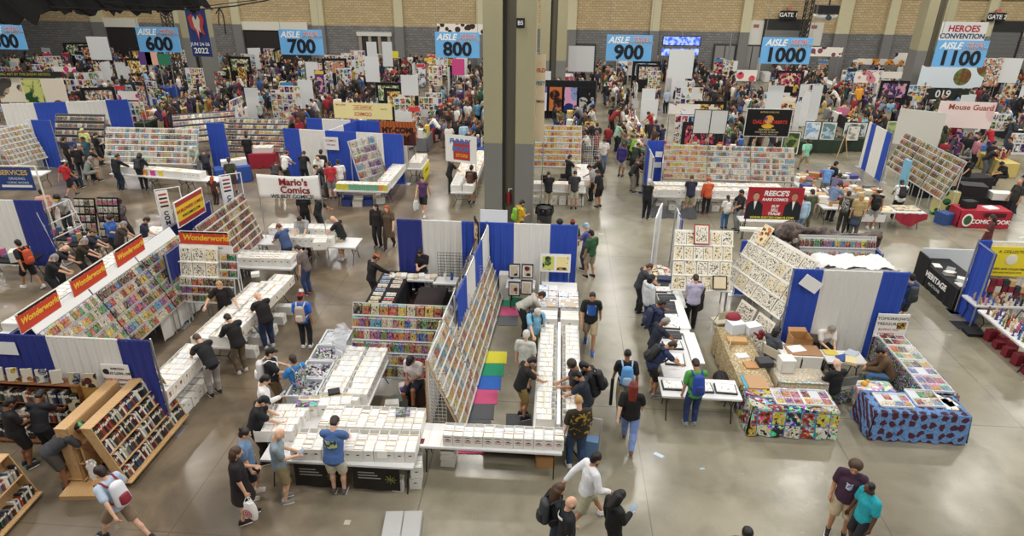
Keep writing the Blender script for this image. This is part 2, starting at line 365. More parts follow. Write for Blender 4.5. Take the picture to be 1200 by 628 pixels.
def b_hair(mb, kind):
    if kind == 'buzz': mb.ell((0, -.012, .028), (.083, .095, .1), 16, 12)
    elif kind == 'curly': mb.ell((0, -.03, .05), (.125, .118, .115), 16, 12)
    elif kind == 'hood': mb.ell((0, -.025, .02), (.112, .115, .135), 16, 12); mb.cap((0, -.06, -.09), (0, -.05, -.05), .09, .09, 12, 4, 1.2)
    else: mb.ell((0, -.012, .036), (.09, .103, .098), 16, 12); mb.cap((0, -.06, -.03), (0, -.05, .02), .066, .07, 12, 4, 1.1)
    if kind == 'long': mb.cap((0, -.06, .0), (0, -.105, -.27), .078, .06, 14, 4, 1.45); [mb.cap((s*.075, -.02, .02), (s*.085, -.03, -.16), .03, .03, 10, 3) for s in (-1, 1)]
    if kind == 'bob': mb.cap((0, -.045, .0), (0, -.06, -.1), .09, .075, 14, 4, 1.2)
    if kind == 'bun': mb.ell((0, -.095, .1), (.045, .045, .045), 12, 8)
    if kind == 'tail': mb.cap((0, -.1, .03), (0, -.15, -.2), .035, .022, 10, 3)
def b_cap(mb, back=False):
    mb.ell((0, -.006, .04), (.092, .108, .092), 18, 8, 0, None, 0, 90)
    s = -1 if back else 1; vs = []
    for i in range(13):
        t = PI*i/12; vs.append((.078*math.cos(t), s*(.06+.105*math.sin(t)), .045-.012*math.sin(t)))
    n = len(vs); vs += [(x, y, z+.008) for x, y, z in vs]
    mb.add(vs, [tuple(range(n-1, -1, -1)), tuple(range(n, 2*n))]+[(i, (i+1) % n, n+(i+1) % n, n+i) for i in range(n)])
SPECS = {}          # key -> (MB, voxel) waiting to be remeshed; key -> mesh afterwards
def want(key, fn, vox):
    if key not in SPECS:
        mb = MB(); fn(mb); SPECS[key] = (mb, vox)
    return key
def bake():
    jobs = []
    for k, v in SPECS.items():
        if not isinstance(v, tuple): continue
        mb, vox = v
        if not vox: SPECS[k] = mb.mesh(k[0], [], True); continue
        o = newobj('tmp', mb.mesh('tmp', [])); m = o.modifiers.new('r', 'REMESH'); m.mode = 'VOXEL'; m.voxel_size = vox; m.use_smooth_shade = True
        s = o.modifiers.new('s', 'SMOOTH'); s.factor = .5; s.iterations = 3 if vox < .02 else 1
        if k[0] not in ('hair', 'beard'): o.modifiers.new('d', 'DECIMATE').ratio = {'body': .22, 'shirt': .22, 'bottom': .2, 'shoe': .4}.get(k[0], .14)
        jobs.append((k, o))
    dg = bpy.context.evaluated_depsgraph_get(); dg.update()
    for k, o in jobs:
        me = bpy.data.meshes.new_from_object(o.evaluated_get(dg)); me.name = k[0]; SPECS[k] = me
    for k, o in jobs:
        d = o.data; bpy.data.objects.remove(o); bpy.data.meshes.remove(d)
_sk = {}
def SK(p):
    if p not in _sk: _sk[p] = skeleton(p)
    return _sk[p]
HC = {'k': '15110f', 'd': '2c1f18', 'b': '4a3323', 'g': '8c8a86', 'y': 'b08a55', 'r': '6e2417', 'w': 'c9c5bd', 'o': 'a8512a'}
SKN = {'l': 'dcae91', 'p': 'e3bba2', 't': 'bd8a68', 'm': '8f5f43', 'n': '5a3a28'}
PEOPLE = []
def P(label, at, face, pose, hair, top, bot, skin='l', shoe='2b2b2e', h=None, ht=1.0, w=1.0, cap=None, beard=None, capback=False):
    """at = foot pixel (floor), or h = head pixel; hair 'short:k'; top 'tee:151515'; bot 'shorts:b9a888'"""
    pos = G(*at) if at else None
    if h: z = SK(pose)['head'].z*ht; pos = G(h[0], h[1], z); rz = math.radians(face); hd = SK(pose)['head']*ht; pos = V((pos.x-(hd.x*math.cos(rz)-hd.y*math.sin(rz)), pos.y-(hd.x*math.sin(rz)+hd.y*math.cos(rz)), 0))
    if isinstance(at, V): pos = at
    d = dict(label=label, pos=pos, face=face, pose=pose, hair=hair, top=top, bot=bot, skin=skin, shoe=shoe, ht=ht, w=w, cap=cap, beard=beard, capback=capback)
    PEOPLE.append(d); return d
def prep_people():
    for d in PEOPLE:
        p, w = d['pose'], d['w']; J = SK(p); tk, bk, hk = d['top'].split(':')[0], d['bot'].split(':')[0], d['hair'].split(':')[0]
        d['kb'] = want(('body', p, w), lambda mb: b_body(mb, J, w), .0085)
        d['kt'] = want(('shirt', p, w, tk), lambda mb: b_top(mb, J, w, tk), .012)
        d['kl'] = want(('bottom', p, w, bk), lambda mb: b_bot(mb, J, w, bk), .012)
        d['ks'] = [want(('shoe', p, n), lambda mb, n=n: b_shoe(mb, J, n), .009) for n in 'LR']
        d['ko'] = [want(('sole', p, n), lambda mb, n=n: b_sole(mb, J, n), 0) for n in 'LR']
        d['kh'] = want(('hair', hk), lambda mb: b_hair(mb, hk), .01) if hk != 'bald' else None
        d['kc'] = want(('cap', d['capback']), lambda mb: b_cap(mb, d['capback']), 0) if d['cap'] else None
        d['ke'] = [want(('eye', q), lambda mb, q=q: mb.ell((q*.031, .083, .006), (.014, .012, .008), 10, 6), 0) for q in (-1, 1)]
        d['km'] = want(('mouth',), lambda mb: mb.cap((-.02, .088, -.06), (.02, .088, -.06), .007, .007, 8, 3), 0)
        if d['beard']: d['kd'] = want(('beard',), lambda mb: mb.ell((0, .042, -.075), (.062, .056, .05), 14, 10), .01)
        d['j'] = J
_pm = {}
def pmesh(k, mat):
    kk = (k, mat.name)
    if kk not in _pm:
        me = SPECS[k] if not any(x[0] == k for x in _pm) else SPECS[k].copy()
        me.materials.clear(); me.materials.append(mat); _pm[kk] = me
    return _pm[kk]
NAMES = {'tee': 'shirt', 'tank': 'tank_top', 'long': 'shirt', 'hoodie': 'hoodie', 'jacket': 'jacket', 'dress': 'dress', 'trousers': 'trousers', 'shorts': 'shorts', 'skirt': 'skirt'}
def place_people():
    for d in PEOPLE:
        o = newobj('person', pmesh(d['kb'], SKIN), None, d['pos'], math.radians(d['face']), lin(hexc(SKN[d['skin']]))); o.scale = (d['ht'],)*3
        tag(o, d['label'], 'person'); d['obj'] = o
        tk, tc = d['top'].split(':'); bk, bc = d['bot'].split(':')
        newobj(NAMES[tk], pmesh(d['kt'], CLOTH), o, col=lin(hexc(tc)))
        newobj(NAMES[bk], pmesh(d['kl'], CLOTH), o, col=lin(hexc(bc)))
        for a, b in zip(d['ks'], d['ko']):
            s = newobj('shoe', pmesh(a, CLOTH), o, col=lin(hexc(d['shoe'])))
            newobj('sole', pmesh(b, PAINT), s, col=lin(hexc('e6e4e0')))
        hd = d['j']['HM'].to_4x4(); hd.translation = d['j']['head']
        def on(name, k, mat, c):
            x = newobj(name, pmesh(k, mat), o, col=lin(hexc(c))); x.matrix_local = hd; return x
        if d['kh']: on('hair', d['kh'], HAIR, HC[d['hair'].split(':')[1]])
        if d['kc']: on('cap', d['kc'], CLOTH, d['cap'])
        [on('eye', q, PAINT, '1c1512') for q in d['ke']]; on('mouth', d['km'], SKIN, '9c5a4c')
        if d['beard']: on('beard', d['kd'], HAIR, HC[d['beard']])
def pw(d, p):
    """a point of the person's own frame in the world"""
    return d['pos']+Matrix.Rotation(math.radians(d['face']), 3, 'Z') @ (V(p)*d['ht'])
def floor_mat():
    m, N, L, b = newmat('polished_concrete')
    t = N.new('ShaderNodeTexCoord')
    def noise(sc, det=6, dist=0):
        n = N.new('ShaderNodeTexNoise'); n.inputs['Scale'].default_value = sc; n.inputs['Detail'].default_value = det; n.inputs['Distortion'].default_value = dist
        L.new(t.outputs['Object'], n.inputs['Vector']); return n.outputs[0]
    def ramp(x, stops):
        r = N.new('ShaderNodeValToRGB'); r.color_ramp.elements[0].position = stops[0][0]; r.color_ramp.elements[0].color = (*lin(hexc(stops[0][1])), 1)
        r.color_ramp.elements[1].position = stops[-1][0]; r.color_ramp.elements[1].color = (*lin(hexc(stops[-1][1])), 1)
        for p, c in stops[1:-1]: e = r.color_ramp.elements.new(p); e.color = (*lin(hexc(c)), 1)
        L.new(x, r.inputs[0]); return r.outputs[0]
    base = ramp(noise(.35, 8, .4), [(.34, '7a7462'), (.5, '8e8875'), (.66, '9f9986')])
    st = N.new('ShaderNodeMapRange'); st.inputs['From Min'].default_value = .5; st.inputs['From Max'].default_value = .3; L.new(noise(1.1, 12, .3), st.inputs['Value']); base = mixc(N, L, math_(N, L, 'MULTIPLY', st.outputs[0], .45), base, lin(hexc('645d4f'))); base = mixc(N, L, math_(N, L, 'MULTIPLY', math_(N, L, 'LESS_THAN', noise(38, 3), .33), .5), base, lin(hexc('4f493f')))
    sx = N.new('ShaderNodeSeparateXYZ'); L.new(t.outputs['Object'], sx.inputs[0])
    br = N.new('ShaderNodeMapRange'); br.inputs['From Min'].default_value = -1.5; br.inputs['From Max'].default_value = -4.5; L.new(math_(N, L, 'ADD', sx.outputs[0], math_(N, L, 'MULTIPLY', noise(.5, 4), 2.0)), br.inputs['Value'])
    base = mixc(N, L, math_(N, L, 'MULTIPLY', br.outputs[0], .75), base, ramp(noise(.6, 8, .6), [(.36, '4c3d31'), (.5, '6b5946'), (.64, '867460')]))  # left side painted browner and darker for the glass tint and shade there
    def joint(ax, step, off, w):
        f = math_(N, L, 'FRACT', math_(N, L, 'DIVIDE', math_(N, L, 'ADD', sx.outputs[ax], off), step))
        return math_(N, L, 'LESS_THAN', f, w/step)
    j = math_(N, L, 'MAXIMUM', joint(0, 4.55, 2.45+45.5, .025), joint(1, 4.55, .55, .028))
    base = mixc(N, L, math_(N, L, 'MULTIPLY', j, .5), base, lin(hexc('4a463d')))
    L.new(base, b.inputs['Base Color'])
    rr = N.new('ShaderNodeMapRange'); rr.inputs['To Min'].default_value = .12; rr.inputs['To Max'].default_value = .34; L.new(noise(1.3, 6), rr.inputs['Value']); L.new(rr.outputs[0], b.inputs['Roughness'])
    bp = N.new('ShaderNodeBump'); bp.inputs['Strength'].default_value = .12; bp.inputs['Distance'].default_value = .02; L.new(noise(6, 5), bp.inputs['Height']); L.new(bp.outputs[0], b.inputs['Normal'])
    b.inputs['IOR'].default_value = 1.5
    return m
mb = MB(); mb.box(-62, 62, 2, 70, -.2, 0); struct('floor', mb, floor_mat())
def block_mat(name, c0, c1, mort):
    m, N, L, b = newmat(name); b.inputs['Roughness'].default_value = .85
    t = N.new('ShaderNodeTexCoord'); mp = N.new('ShaderNodeMapping'); mp.inputs['Rotation'].default_value = (PI/2, 0, 0); L.new(t.outputs['Object'], mp.inputs['Vector'])
    k = N.new('ShaderNodeTexBrick'); k.inputs['Scale'].default_value = 1; k.inputs['Brick Width'].default_value = .45; k.inputs['Row Height'].default_value = .22; k.inputs['Mortar Size'].default_value = .018; k.inputs['Bias'].default_value = .1
    for i, c in ((1, c0), (2, c1), (3, mort)): k.inputs[i].default_value = (*lin(hexc(c)), 1)
    L.new(mp.outputs[0], k.inputs['Vector']); L.new(k.outputs[0], b.inputs['Base Color'])
    return m
WY = 66.0
TAN = block_mat('tan_block', 'd3bd92', 'c2ab82', '9a8763'); GRY = block_mat('grey_block', '8c8a87', '7a7876', '5d5b59')
mb = MB(); mb.box(-62, 62, WY, WY+.4, 4.1, 12, 0); mb.box(-62, 62, WY, WY+.4, 0, 4.1, 1); struct('wall_back', mb, [TAN, GRY])
COLP = M('d2caa6', .8, 0, .05, 3); COLG = M('7f7d7a', .8, 0, .05, 3)
for i, px in enumerate((112, 205, 276, 372, 467, 564, 671, 769, 876, 991, 1047, 1099, 1162)):
    x = None
    d = _fw+_rr*((px-600)/CF)-_uu*((10-314)/CF); x = d.x*(WY/d.y)
    w = .42 if px not in (372, 991, 112) else .6
    mb = MB(); mb.box(x-w, x+w, WY-.35, WY, 4.1, 12, 0); mb.box(x-w-.02, x+w+.02, WY-.38, WY, 0, 4.1, 1)
    o = struct('trim_%d' % (i+1), mb, [COLP, COLG])
mb = MB(); mb.box(-62, 62, WY-.2, WY, 7.15, 7.4); struct('trim_20', mb, M('6d675a'))
def atw(px, py, y=WY-.05):
    d = _fw+_rr*((px-600)/CF)-_uu*((py-314)/CF); t = y/d.y
    return V((d.x*t, y, CH+d.z*t))
def wdoor(n, x0, x1, z1, leaf, dark='4b4b49'):
    mb = MB(); mb.box(x0-.12, x1+.12, WY-.12, WY, 0, z1+.12); o = struct('door_%d' % n, mb, M('3d3d3c'))
    k = 2 if leaf else 1
    for i in range(k):
        a = x0+(x1-x0)*i/k; c = x0+(x1-x0)*(i+1)/k
        m2 = MB(); m2.box(a+.05, c-.05, WY-.17, WY-.12, 0.03, z1-.05); m2.box(c-.3 if i == 0 else a+.15, c-.15 if i == 0 else a+.3, WY-.22, WY-.17, .9, 1.05)
        q = part('door_leaf', m2, M(dark, .6), o)
    return o
a = atw(838, 53); c = atw(862, 53); wdoor(1, a.x, c.x, 2.9, True, '8d8c88'); a = atw(872, 53); c = atw(892, 53); wdoor(2, a.x, c.x, 2.9, True, '8d8c88')
a = atw(672, 55); c = atw(697, 55); wdoor(3, a.x, c.x, 2.7, True, '8a8986')
for n, (x0, x1, py, gm) in enumerate(((898, 944, 22, '83847f'), (1152, 1200, 24, '7b7b79'))):
    a = atw(x0, py); c = atw(x1, py); z = a.z
    mb = MB(); mb.box(a.x, c.x, WY-.3, WY, z-.9, z); mb.box(a.x-.15, a.x, WY-.3, WY, 0, z); mb.box(c.x, c.x+.15, WY-.3, WY, 0, z); o = struct('door_%d' % (4+n), mb, M('2e2d2b'))
    m2 = MB()
    for k in range(24): m2.box(a.x, c.x, WY-.2-.02*(k % 2), WY-.1, z-.9-(k+1)*(z-.9)/24, z-.9-k*(z-.9)/24)
    part('roll_shutter', m2, M(gm, .5, .3), o)
for n, (x0, x1, y0) in enumerate(((877, 897, 24), (944, 966, 26))):
    a = atw(x0, y0); c = atw(x1, y0)
    mb = MB(); mb.box(a.x, c.x, WY-.14, WY, 3.0, a.z); mb.box((a.x+c.x)/2-.25, (a.x+c.x)/2+.25, WY-.16, WY-.14, 4.5, 4.8, 1); struct('trim_%d' % (21+n), mb, [M('dcdacf', .7), M('a8654f', .6)])
def small_sign(px, py, body):
    p = atw(px, py, WY-.6); t = thing('gate_sign', 'small black %s sign on the tan wall above the %s roll-up gate' % (body, 'middle' if '1' in body else 'right edge'), 'sign', p)
    mb = MB(); mb.box(-.75, .75, -.06, .06, -.36, .36); part('panel', mb, M('161616'), t); text(body, .5, M('f2f2ee'), t, (0, -.07, 0), bold=.02)
    mb = MB(); mb.box(-.2, .2, -.1, .1, .42, .62); part('beacon_light', mb, M('d96a66'), t); mb = MB(); mb.cyl((0, 0, .3), (0, .5, .55), .04); part('bracket', mb, M('333333'), t)
small_sign(924, 17.5, 'GATE 1'); small_sign(1168, 20, 'GATE 2')
for n, (x0, x1, y0, y1) in enumerate(((117, 163, 21, 32), (280, 361, 25, 36))):
    a = atw(x0, y0); c = atw(x1, y1)
    mb = MB(); mb.box(a.x, c.x, WY-.2, WY, c.z, a.z, 0); mb.box(a.x, c.x, WY-.08, WY, 0, c.z, 1); struct('door_%d' % (8+n), mb, [M('e6e2d2', .7), M('2b2725', .8)])
a = atw(422, 39); c = atw(456, 41)
mb = MB(); mb.box(a.x-.3, c.x+.3, WY-.3, WY, c.z-.1, c.z+.25, 0); mb.box(a.x, c.x, WY-.1, WY, 0, c.z-.1, 1)
for k in range(4): q = a.x+(c.x-a.x)*k/3; mb.box(q-.14, q+.14, WY-.25, WY, 0, c.z, 2)
struct('door_11', mb, [M('dedcd3'), M('34302f'), M('a89a8c')])
def column(n, x0, x1, y, z1=13, split=4.1, plate=None, cup=False):
    w = x1-x0
    mb = MB()
    for a, b in ((0, .37), (.63, 1)):
        mb.box(x0+w*a, x0+w*b, y, y+1.3, 0, split, 1); mb.box(x0+w*a, x0+w*b, y, y+1.3, split, z1, 0)
    mb.box(x0+w*.37, x0+w*.63, y+.28, y+1.1, 0, z1, 2); mb.box(x0+w*.40, x0+w*.43, y+.16, y+.28, 0, z1, 3)
    o = struct('trim_%d' % n, mb, [M('a59e7e', .75, 0, .04, 2), M('7b7a75', .75, 0, .04, 2), M('625d4f', .7), M('2e2c26', .6)])
    return o
column(30, -2.82, -.86, 25.15, 13, atw(590, 168, 25.15).z); column(31, -1.5, .55, 53, 13, atw(645, 71, 53).z); column(32, -30.1, -28.1, 53); column(33, 26.7, 28.7, 53)
t = thing('column_sign', 'small black column plate reading B5 on the near pillar', 'sign', tuple(atw(610, 27, 25.12))); mb = MB(); mb.box(-.15, .15, -.02, .02, -.17, .17); part('panel', mb, M('111111'), t); text('B5', .2, M('f0f0f0'), t, (0, -.025, 0), bold=.02)
t = thing('fire_extinguisher', 'red fire extinguisher hung in the recess of the near pillar', 'extinguisher', (-1.84, 25.36, .75))
mb = MB(); mb.cap((0, 0, .1), (0, 0, .5), .09, .09, 14, 4); part('cylinder_body', mb, M('8c1d1a', .3), t, True); mb = MB(); mb.cyl((0, 0, .58), (0, 0, .7), .03); mb.box(-.02, .14, -.02, .02, .68, .72); part('valve_handle', mb, M('d8d8d6', .3), t)
mb = MB(); mb.tube([(.05, -.05, .62), (.12, -.09, .45), (.1, -.09, .2)], .014); part('hose', mb, M('111111'), t)
for x, lab in ((-30.75, 'dark steel lattice mast beside the pillar under the navy date banner'), (17.2+5.0, 'dark steel lattice mast against the wall beside GATE 1')):
    y = 52.5 if x < 0 else 64.6
    mb = MB(); s = .28
    for a in (-s, s):
        for b in (-s, s): mb.cyl((a, b, 0), (a, b, 13), .06, 5)
    for k in range(26):
        z = k*.5
        for a in (-s, s): mb.cyl((-s, a, z), (s, a, z+.5), .04, 4); mb.cyl((a, -s, z+.5), (a, s, z), .04, 4)
    solo('lattice_mast', lab, 'mast', mb, M('55504a', .5, .5), (x, y, 0))
mb = MB(); rr_ = random.Random(5); NU = 90
def dr(u, v):
    e0 = atw(-40+290*u, 31-27*u+(6*(u-.2) if u < .2 else 0)-6*math.sin(u*5)*(u > .3), 30); x = e0.x; edge = e0.z+.10*math.sin(u*60)+.06*math.sin(u*143+1)+rr_.uniform(-.06, .06)*(v < .01)
    z = edge+(12.5-edge)*v; x += (x+3)*.25*v
    return (x, 30+.25*math.sin(u*37+v*3)+.6*v+.1*math.sin(u*90), z)
mb.grid(dr, NU, 10)
o = solo('ceiling_drape', 'ragged black fabric hanging from the roof at the upper corner', 'drape', mb, M('0e0d0d', .95)); s = o.modifiers.new('s', 'SOLIDIFY'); s.thickness = .05
mb = MB(); mb.tube([tuple(atw(a, b, 29.7)) for a, b in ((60, 8), (150, 12), (200, 11.5), (240, 10.5), (275, 7), (310, 1), (330, -5))], .03); mb.tube([tuple(atw(a, b, 29.7)) for a, b in ((120, 3), (200, 8), (250, 6), (300, 0), (310, -4))], .02)
solo('sagging_cable', 'black cable sagging below the ragged roof fabric', 'cable', mb, M('0c0c0c', .6))
mb = MB(); mb.tube([tuple(atw(a, b, 29.6)) for a, b in ((257, 9), (261, 16), (263, 26), (264.5, 40))], .03); mb.tube([tuple(atw(a, b, 29.6)) for a, b in ((253, 16), (257, 9), (256, 22), (257, 29))], .025)
solo('dangling_cord', 'knotted black cord dangling from the roof cable beside the date banner', 'cord', mb, M('0c0c0c', .6))
p = G(968, 15, 7.3) if False else None
d = _fw+_rr*((968-600)/CF)-_uu*((15-314)/CF); p = V((0, 0, CH))+d*(40/d.y)
t = thing('roof_projector', 'black and white projector unit hung from the roof near GATE 1', 'projector', p)
mb = MB(); mb.box(-.55, .55, -.4, .4, -.05, .4); part('housing', mb, M('111111'), t); mb = MB(); mb.ell((0, 0, -.1), (.65, .5, .32), 16, 8, 0, None, -90, 0); part('lower_shell', mb, M('dddbd2'), t, True)
mb = MB(); mb.cyl((.1, 0, .4), (.1, 0, 4), .05); part('pole', mb, M('161616'), t)
mb = MB(); mb.cyl((0, -.35, -.2), (0, -.6, -.24), .14, 12); part('lens', mb, M('444c55', .1), t)
SKYB = M('6fb4ea', .5); INK = M('12161f', .5); WHT = M('f7f6f3', .5); REDL = M('b8323a', .5); LOGB = M('2c3a66', .5)
for i, (px, py, num) in enumerate(((4, 40, 500), (185, 43, 600), (353, 48.5, 700), (536, 54, 800), (737, 58, 900), (921, 60, 1000), (1125, 64, 1100))):
    d = _fw+_rr*((px-600)/CF)-_uu*((py-314)/CF); k = 37.92/d.y
    t = thing('aisle_sign', 'light blue hanging aisle sign reading %d' % num, 'sign', (d.x*k, 37.92, 5.6), 0, 'aisle signs')
    w = 1.24+(.08 if num > 900 else 0); hh = .68
    mb = MB(); mb.box(-w, w, -.03, .03, -hh, hh); part('sign_board', mb, SKYB, t)
    text('AISLE', .46, WHT, t, (-.6, -.04, .4), bold=.03, shear=.25)
    text('HEROES', .24, WHT, t, (.62, -.04, .47), bold=.055, name='show_name'); text('CONVENTION', .2, WHT, t, (.62, -.04, .28), bold=.055, name='show_name')
    text('HEROES', .24, REDL, t, (.62, -.045, .47), bold=.01, name='show_name'); text('CONVENTION', .2, LOGB, t, (.62, -.045, .28), bold=.01, name='show_name')
    mb = MB(); mb.add([(.45, -.04, .17), (.8, -.04, .17), (.62, -.04, .08)], [(0, 1, 2)]); part('emblem', mb, M('e0a93a'), t)
    text(str(num), 1.02, INK, t, (0, -.045, -.25), bold=.035, wid=1.05)
    mb = MB(); mb.cyl((-w+.1, 0, hh), (-w+.1, 0, 6.5), .012, 4); mb.cyl((w-.1, 0, hh), (w-.1, 0, 6.5), .012, 4); part('hanging_wire', mb, M('8a8a86'), t)
d = _fw+_rr*((1128-600)/CF)-_uu*((40-314)/CF); k = 41/d.y; p = d*k+V((0, 0, CH))
t = thing('show_banner', 'white hanging banner with the convention name above the 1100 sign', 'banner', p)
mb = MB(); mb.box(-1.25, 1.25, -.02, .02, -.75, .65); part('banner_cloth', mb, M('efeeea'), t)
text('HEROES', .48, REDL, t, (0, -.03, .28), bold=.03); text('CONVENTION', .37, LOGB, t, (0, -.03, -.12), bold=.03); mb = MB(); mb.add([(-.6, -.03, -.38), (.6, -.03, -.38), (0, -.03, -.62)], [(0, 1, 2)]); part('emblem', mb, M('d08a35'), t)
d = _fw+_rr*((233-600)/CF)-_uu*((39-314)/CF); k = 40/d.y; p = d*k+V((0, 0, CH))
t = thing('date_banner', 'tall navy banner with red figure art reading 2022', 'banner', p)
mb = MB(); mb.grid(lambda u, v: (-.62+1.24*u, .05*math.sin(u*4), -1.35+2.7*v), 10, 10); q = part('banner_cloth', mb, M('2b3a72'), t); s = q.modifiers.new('s', 'SOLIDIFY'); s.thickness = .03
mb = MB(); fz = [(-.5, .9), (-.25, 1.1), (0, .75), (.3, 1.15), (.5, .8), (.35, .35), (.42, -.1), (.1, .1), (0, -.45), (-.12, .1), (-.4, .3)]
mb.add([(x, -.06, z) for x, z in fz], [tuple(range(len(fz)))]); mb.add([(x*.45, -.065, z*.8+.12) for x, z in fz], [tuple(range(len(fz)))], 1); part('figure_print', mb, [M('b5403c'), M('d9c7b4')], t)
text('JUN 24-26', .27, WHT, t, (0, -.07, -.62), bold=.01); text('2022', .45, WHT, t, (0, -.07, -1.0), bold=.02)
mb = MB(); mb.cyl((-.65, 0, 1.37), (.65, 0, 1.37), .03); mb.cyl((-.5, 0, 1.37), (-.5, 0, 5), .012, 4); mb.cyl((.5, 0, 1.37), (.5, 0, 5), .012, 4); part('hanging_rod', mb, M('777777'), t)
wd = bpy.data.worlds.new('hall_ambient'); SC.world = wd; wd.use_nodes = True
wd.node_tree.nodes['Background'].inputs[0].default_value = (.93, .96, 1, 1); wd.node_tree.nodes['Background'].inputs[1].default_value = .06
for i in range(-6, 7):
    for j in range(8):
        l = bpy.data.lights.new('high_bay_lamp', 'AREA'); l.shape = 'DISK'; l.size = 1.1; l.energy = 318; l.color = (1, .97, .92)
        newobj('high_bay_lamp', l, None, (4.6+7.6*i, -.4+8.3*j, 12.5))
SC.view_settings.exposure = 0.0
_fm = {}
def folding_table(label, c, L, W, rz=0.0, top=None, h=.74, group=None, name='folding_table'):
    """c = floor centre, L along local x"""
    t = thing(name, label, 'table', (c[0], c[1], 0), rz, group); k = (round(L, 2), round(W, 2), h)
    if k not in _fm:
        a = MB(); a.box(-L/2, L/2, -W/2, W/2, h-.045, h); a.box(-L/2+.03, L/2-.03, -W/2+.03, W/2-.03, h-.075, h-.045)
        b = MB(); w = W/2-.06
        b.tube([(0, -w, h-.07), (0, -w*.55, .38), (0, -w, .0)], .014); b.tube([(0, w, h-.07), (0, w*.55, .38), (0, w, .0)], .014); b.tube([(0, -w*.55, .38), (0, w*.55, .38)], .012); b.tube([(0, -w, h-.08), (0, w, h-.08)], .012)
        b.tube([(0, 0, .38), (.28, 0, h-.07)], .009)
        _fm[k] = (a.mesh('tabletop', [TABLEW]), b.mesh('leg_frame', [LEGM]))
    ta, le = _fm[k]
    if top: ta = ta.copy(); ta.materials.clear(); ta.materials.append(top)
    newobj('tabletop', ta, t); newobj('leg_frame', le, t, (-L/2+.16, 0, 0)); newobj('leg_frame', le, t, (L/2-.16, 0, 0), PI)
    return t
def tablecloth(label, c, L, W, mat, rz=0.0, h=.745, drop=.68, seed=1, flare=.05, name='tablecloth', cat='tablecloth', group=None, sides=(1, 1, 1, 1)):
    """cloth over a table: flat top, hanging rippled sides"""
    r = random.Random(seed); mb = MB(); n = 22; pts = []
    P4 = [(-L/2, -W/2), (L/2, -W/2), (L/2, W/2), (-L/2, W/2)]
    mb.box(-L/2-.006, L/2+.006, -W/2-.006, W/2+.006, h, h+.008)
    for s in range(4):
        a, b = P4[s], P4[(s+1) % 4]; nx, ny = (b[1]-a[1]), -(b[0]-a[0]); q = math.hypot(nx, ny); nx /= q; ny /= q; ph = r.uniform(0, 6)
        if not sides[s]: continue
        def f(u, v, a=a, b=b, nx=nx, ny=ny, ph=ph, q=q):
            d = v*drop; o = .012+v*(flare+.022*math.sin(u*q*13+ph)+.012*math.sin(u*q*29+ph*2))
            e = flare*v*.6; ux, uy = (b[0]-a[0])/q, (b[1]-a[1])/q; k = (u-.5)*2*e
            return (a[0]+(b[0]-a[0])*u+nx*o+ux*k, a[1]+(b[1]-a[1])*u+ny*o+uy*k, h-d)
        mb.grid(f, max(6, int(q*14)), 5)
    return solo(name, label, cat, mb, mat, (c[0], c[1], 0), rz, group, True)
def drape(label, p, q, segs, h=2.44, group=None, name='pipe_and_drape', z0=.02, seed=3):
    """segs: list of (t0, t1, material, word)"""
    p, q = V((p[0], p[1], 0)), V((q[0], q[1], 0)); d = q-p; Ln = d.length; rz = math.atan2(d.y, d.x)
    t = thing(name, label, 'drape', p, rz, group)
    mb = MB(); mb.cyl((0, 0, h-.03), (Ln, 0, h-.03), .022, 8); part('crossbar', mb, STEEL, t)
    for x in ([0, Ln] if Ln < 3.4 else [0, Ln/2, Ln]):
        mb = MB(); mb.cyl((x, .03, 0), (x, .03, h+.02), .024, 8); mb.box(x-.22, x+.22, -.18, .24, 0, .012); part('upright', mb, STEEL, t)
    r = random.Random(seed)
    for a, b, m, w in segs:
        ph = r.uniform(0, 6); W_ = (b-a)*Ln; mb = MB()
        def f(u, v):
            x = a*Ln+W_*u; k = .25+.75*(1-v)
            return (x, -.03-.045*k*(.5+.5*math.sin(x*26+ph+.8*math.sin(x*5+v*1.5)))-.012*math.sin(x*61), z0+(h-.03-z0)*v)
        mb.grid(f, max(14, int(W_*34)), 8); mb.grid(lambda u, v: (a*Ln+W_*u, .02*math.cos(v*PI)-.005, h-.03+.035*math.sin(v*PI)), 4, 6)
        part('drape_panel', mb, m, t, True, label='%s drape panel' % w)
    return t
BLUE = M('2b4db2', .7, 0, .06, 2); BLUED = M('2a3583', .7, 0, .06, 2); WDR = M('e4e2dc', .75, 0, .03, 2); BLKD = M('17171a', .85); DKBR = M('3a2420', .9, 0, .15, 4); REDC = M('a3202b', .75); 
COMICS, BOXES, BOOKS = [], [], []
PAL = ['c8362f', 'd88a2c', 'e0c13f', '3f6fb8', '2f9a6a', '8e4b9c', 'b5523a', 'd9cfb0', '2c3140', '4fa6c9', 'c4668a', '7b8a3a', 'e2dccb', '913038', '5b4a3a', 'd2a85a']
PALN = {'c8362f': 'red', 'd88a2c': 'orange', 'e0c13f': 'yellow', '3f6fb8': 'blue', '2f9a6a': 'green', '8e4b9c': 'purple', 'b5523a': 'rust', 'd9cfb0': 'cream', '2c3140': 'black', '4fa6c9': 'sky blue', 'c4668a': 'pink', '7b8a3a': 'olive', 'e2dccb': 'white', '913038': 'maroon', '5b4a3a': 'brown', 'd2a85a': 'tan'}
def comic(X, w, h, label, col=None, group=None):
    COMICS.append((X, w, h, label, col or R.choice(PAL), group, R.random()))
def frame_matrix(o, ux, up):
    ux, up = V(ux).normalized(), V(up).normalized(); n = ux.cross(up)
    return Matrix(((ux.x, up.x, n.x, o[0]), (ux.y, up.y, n.y, o[1]), (ux.z, up.z, n.z, o[2]), (0, 0, 0, 1)))
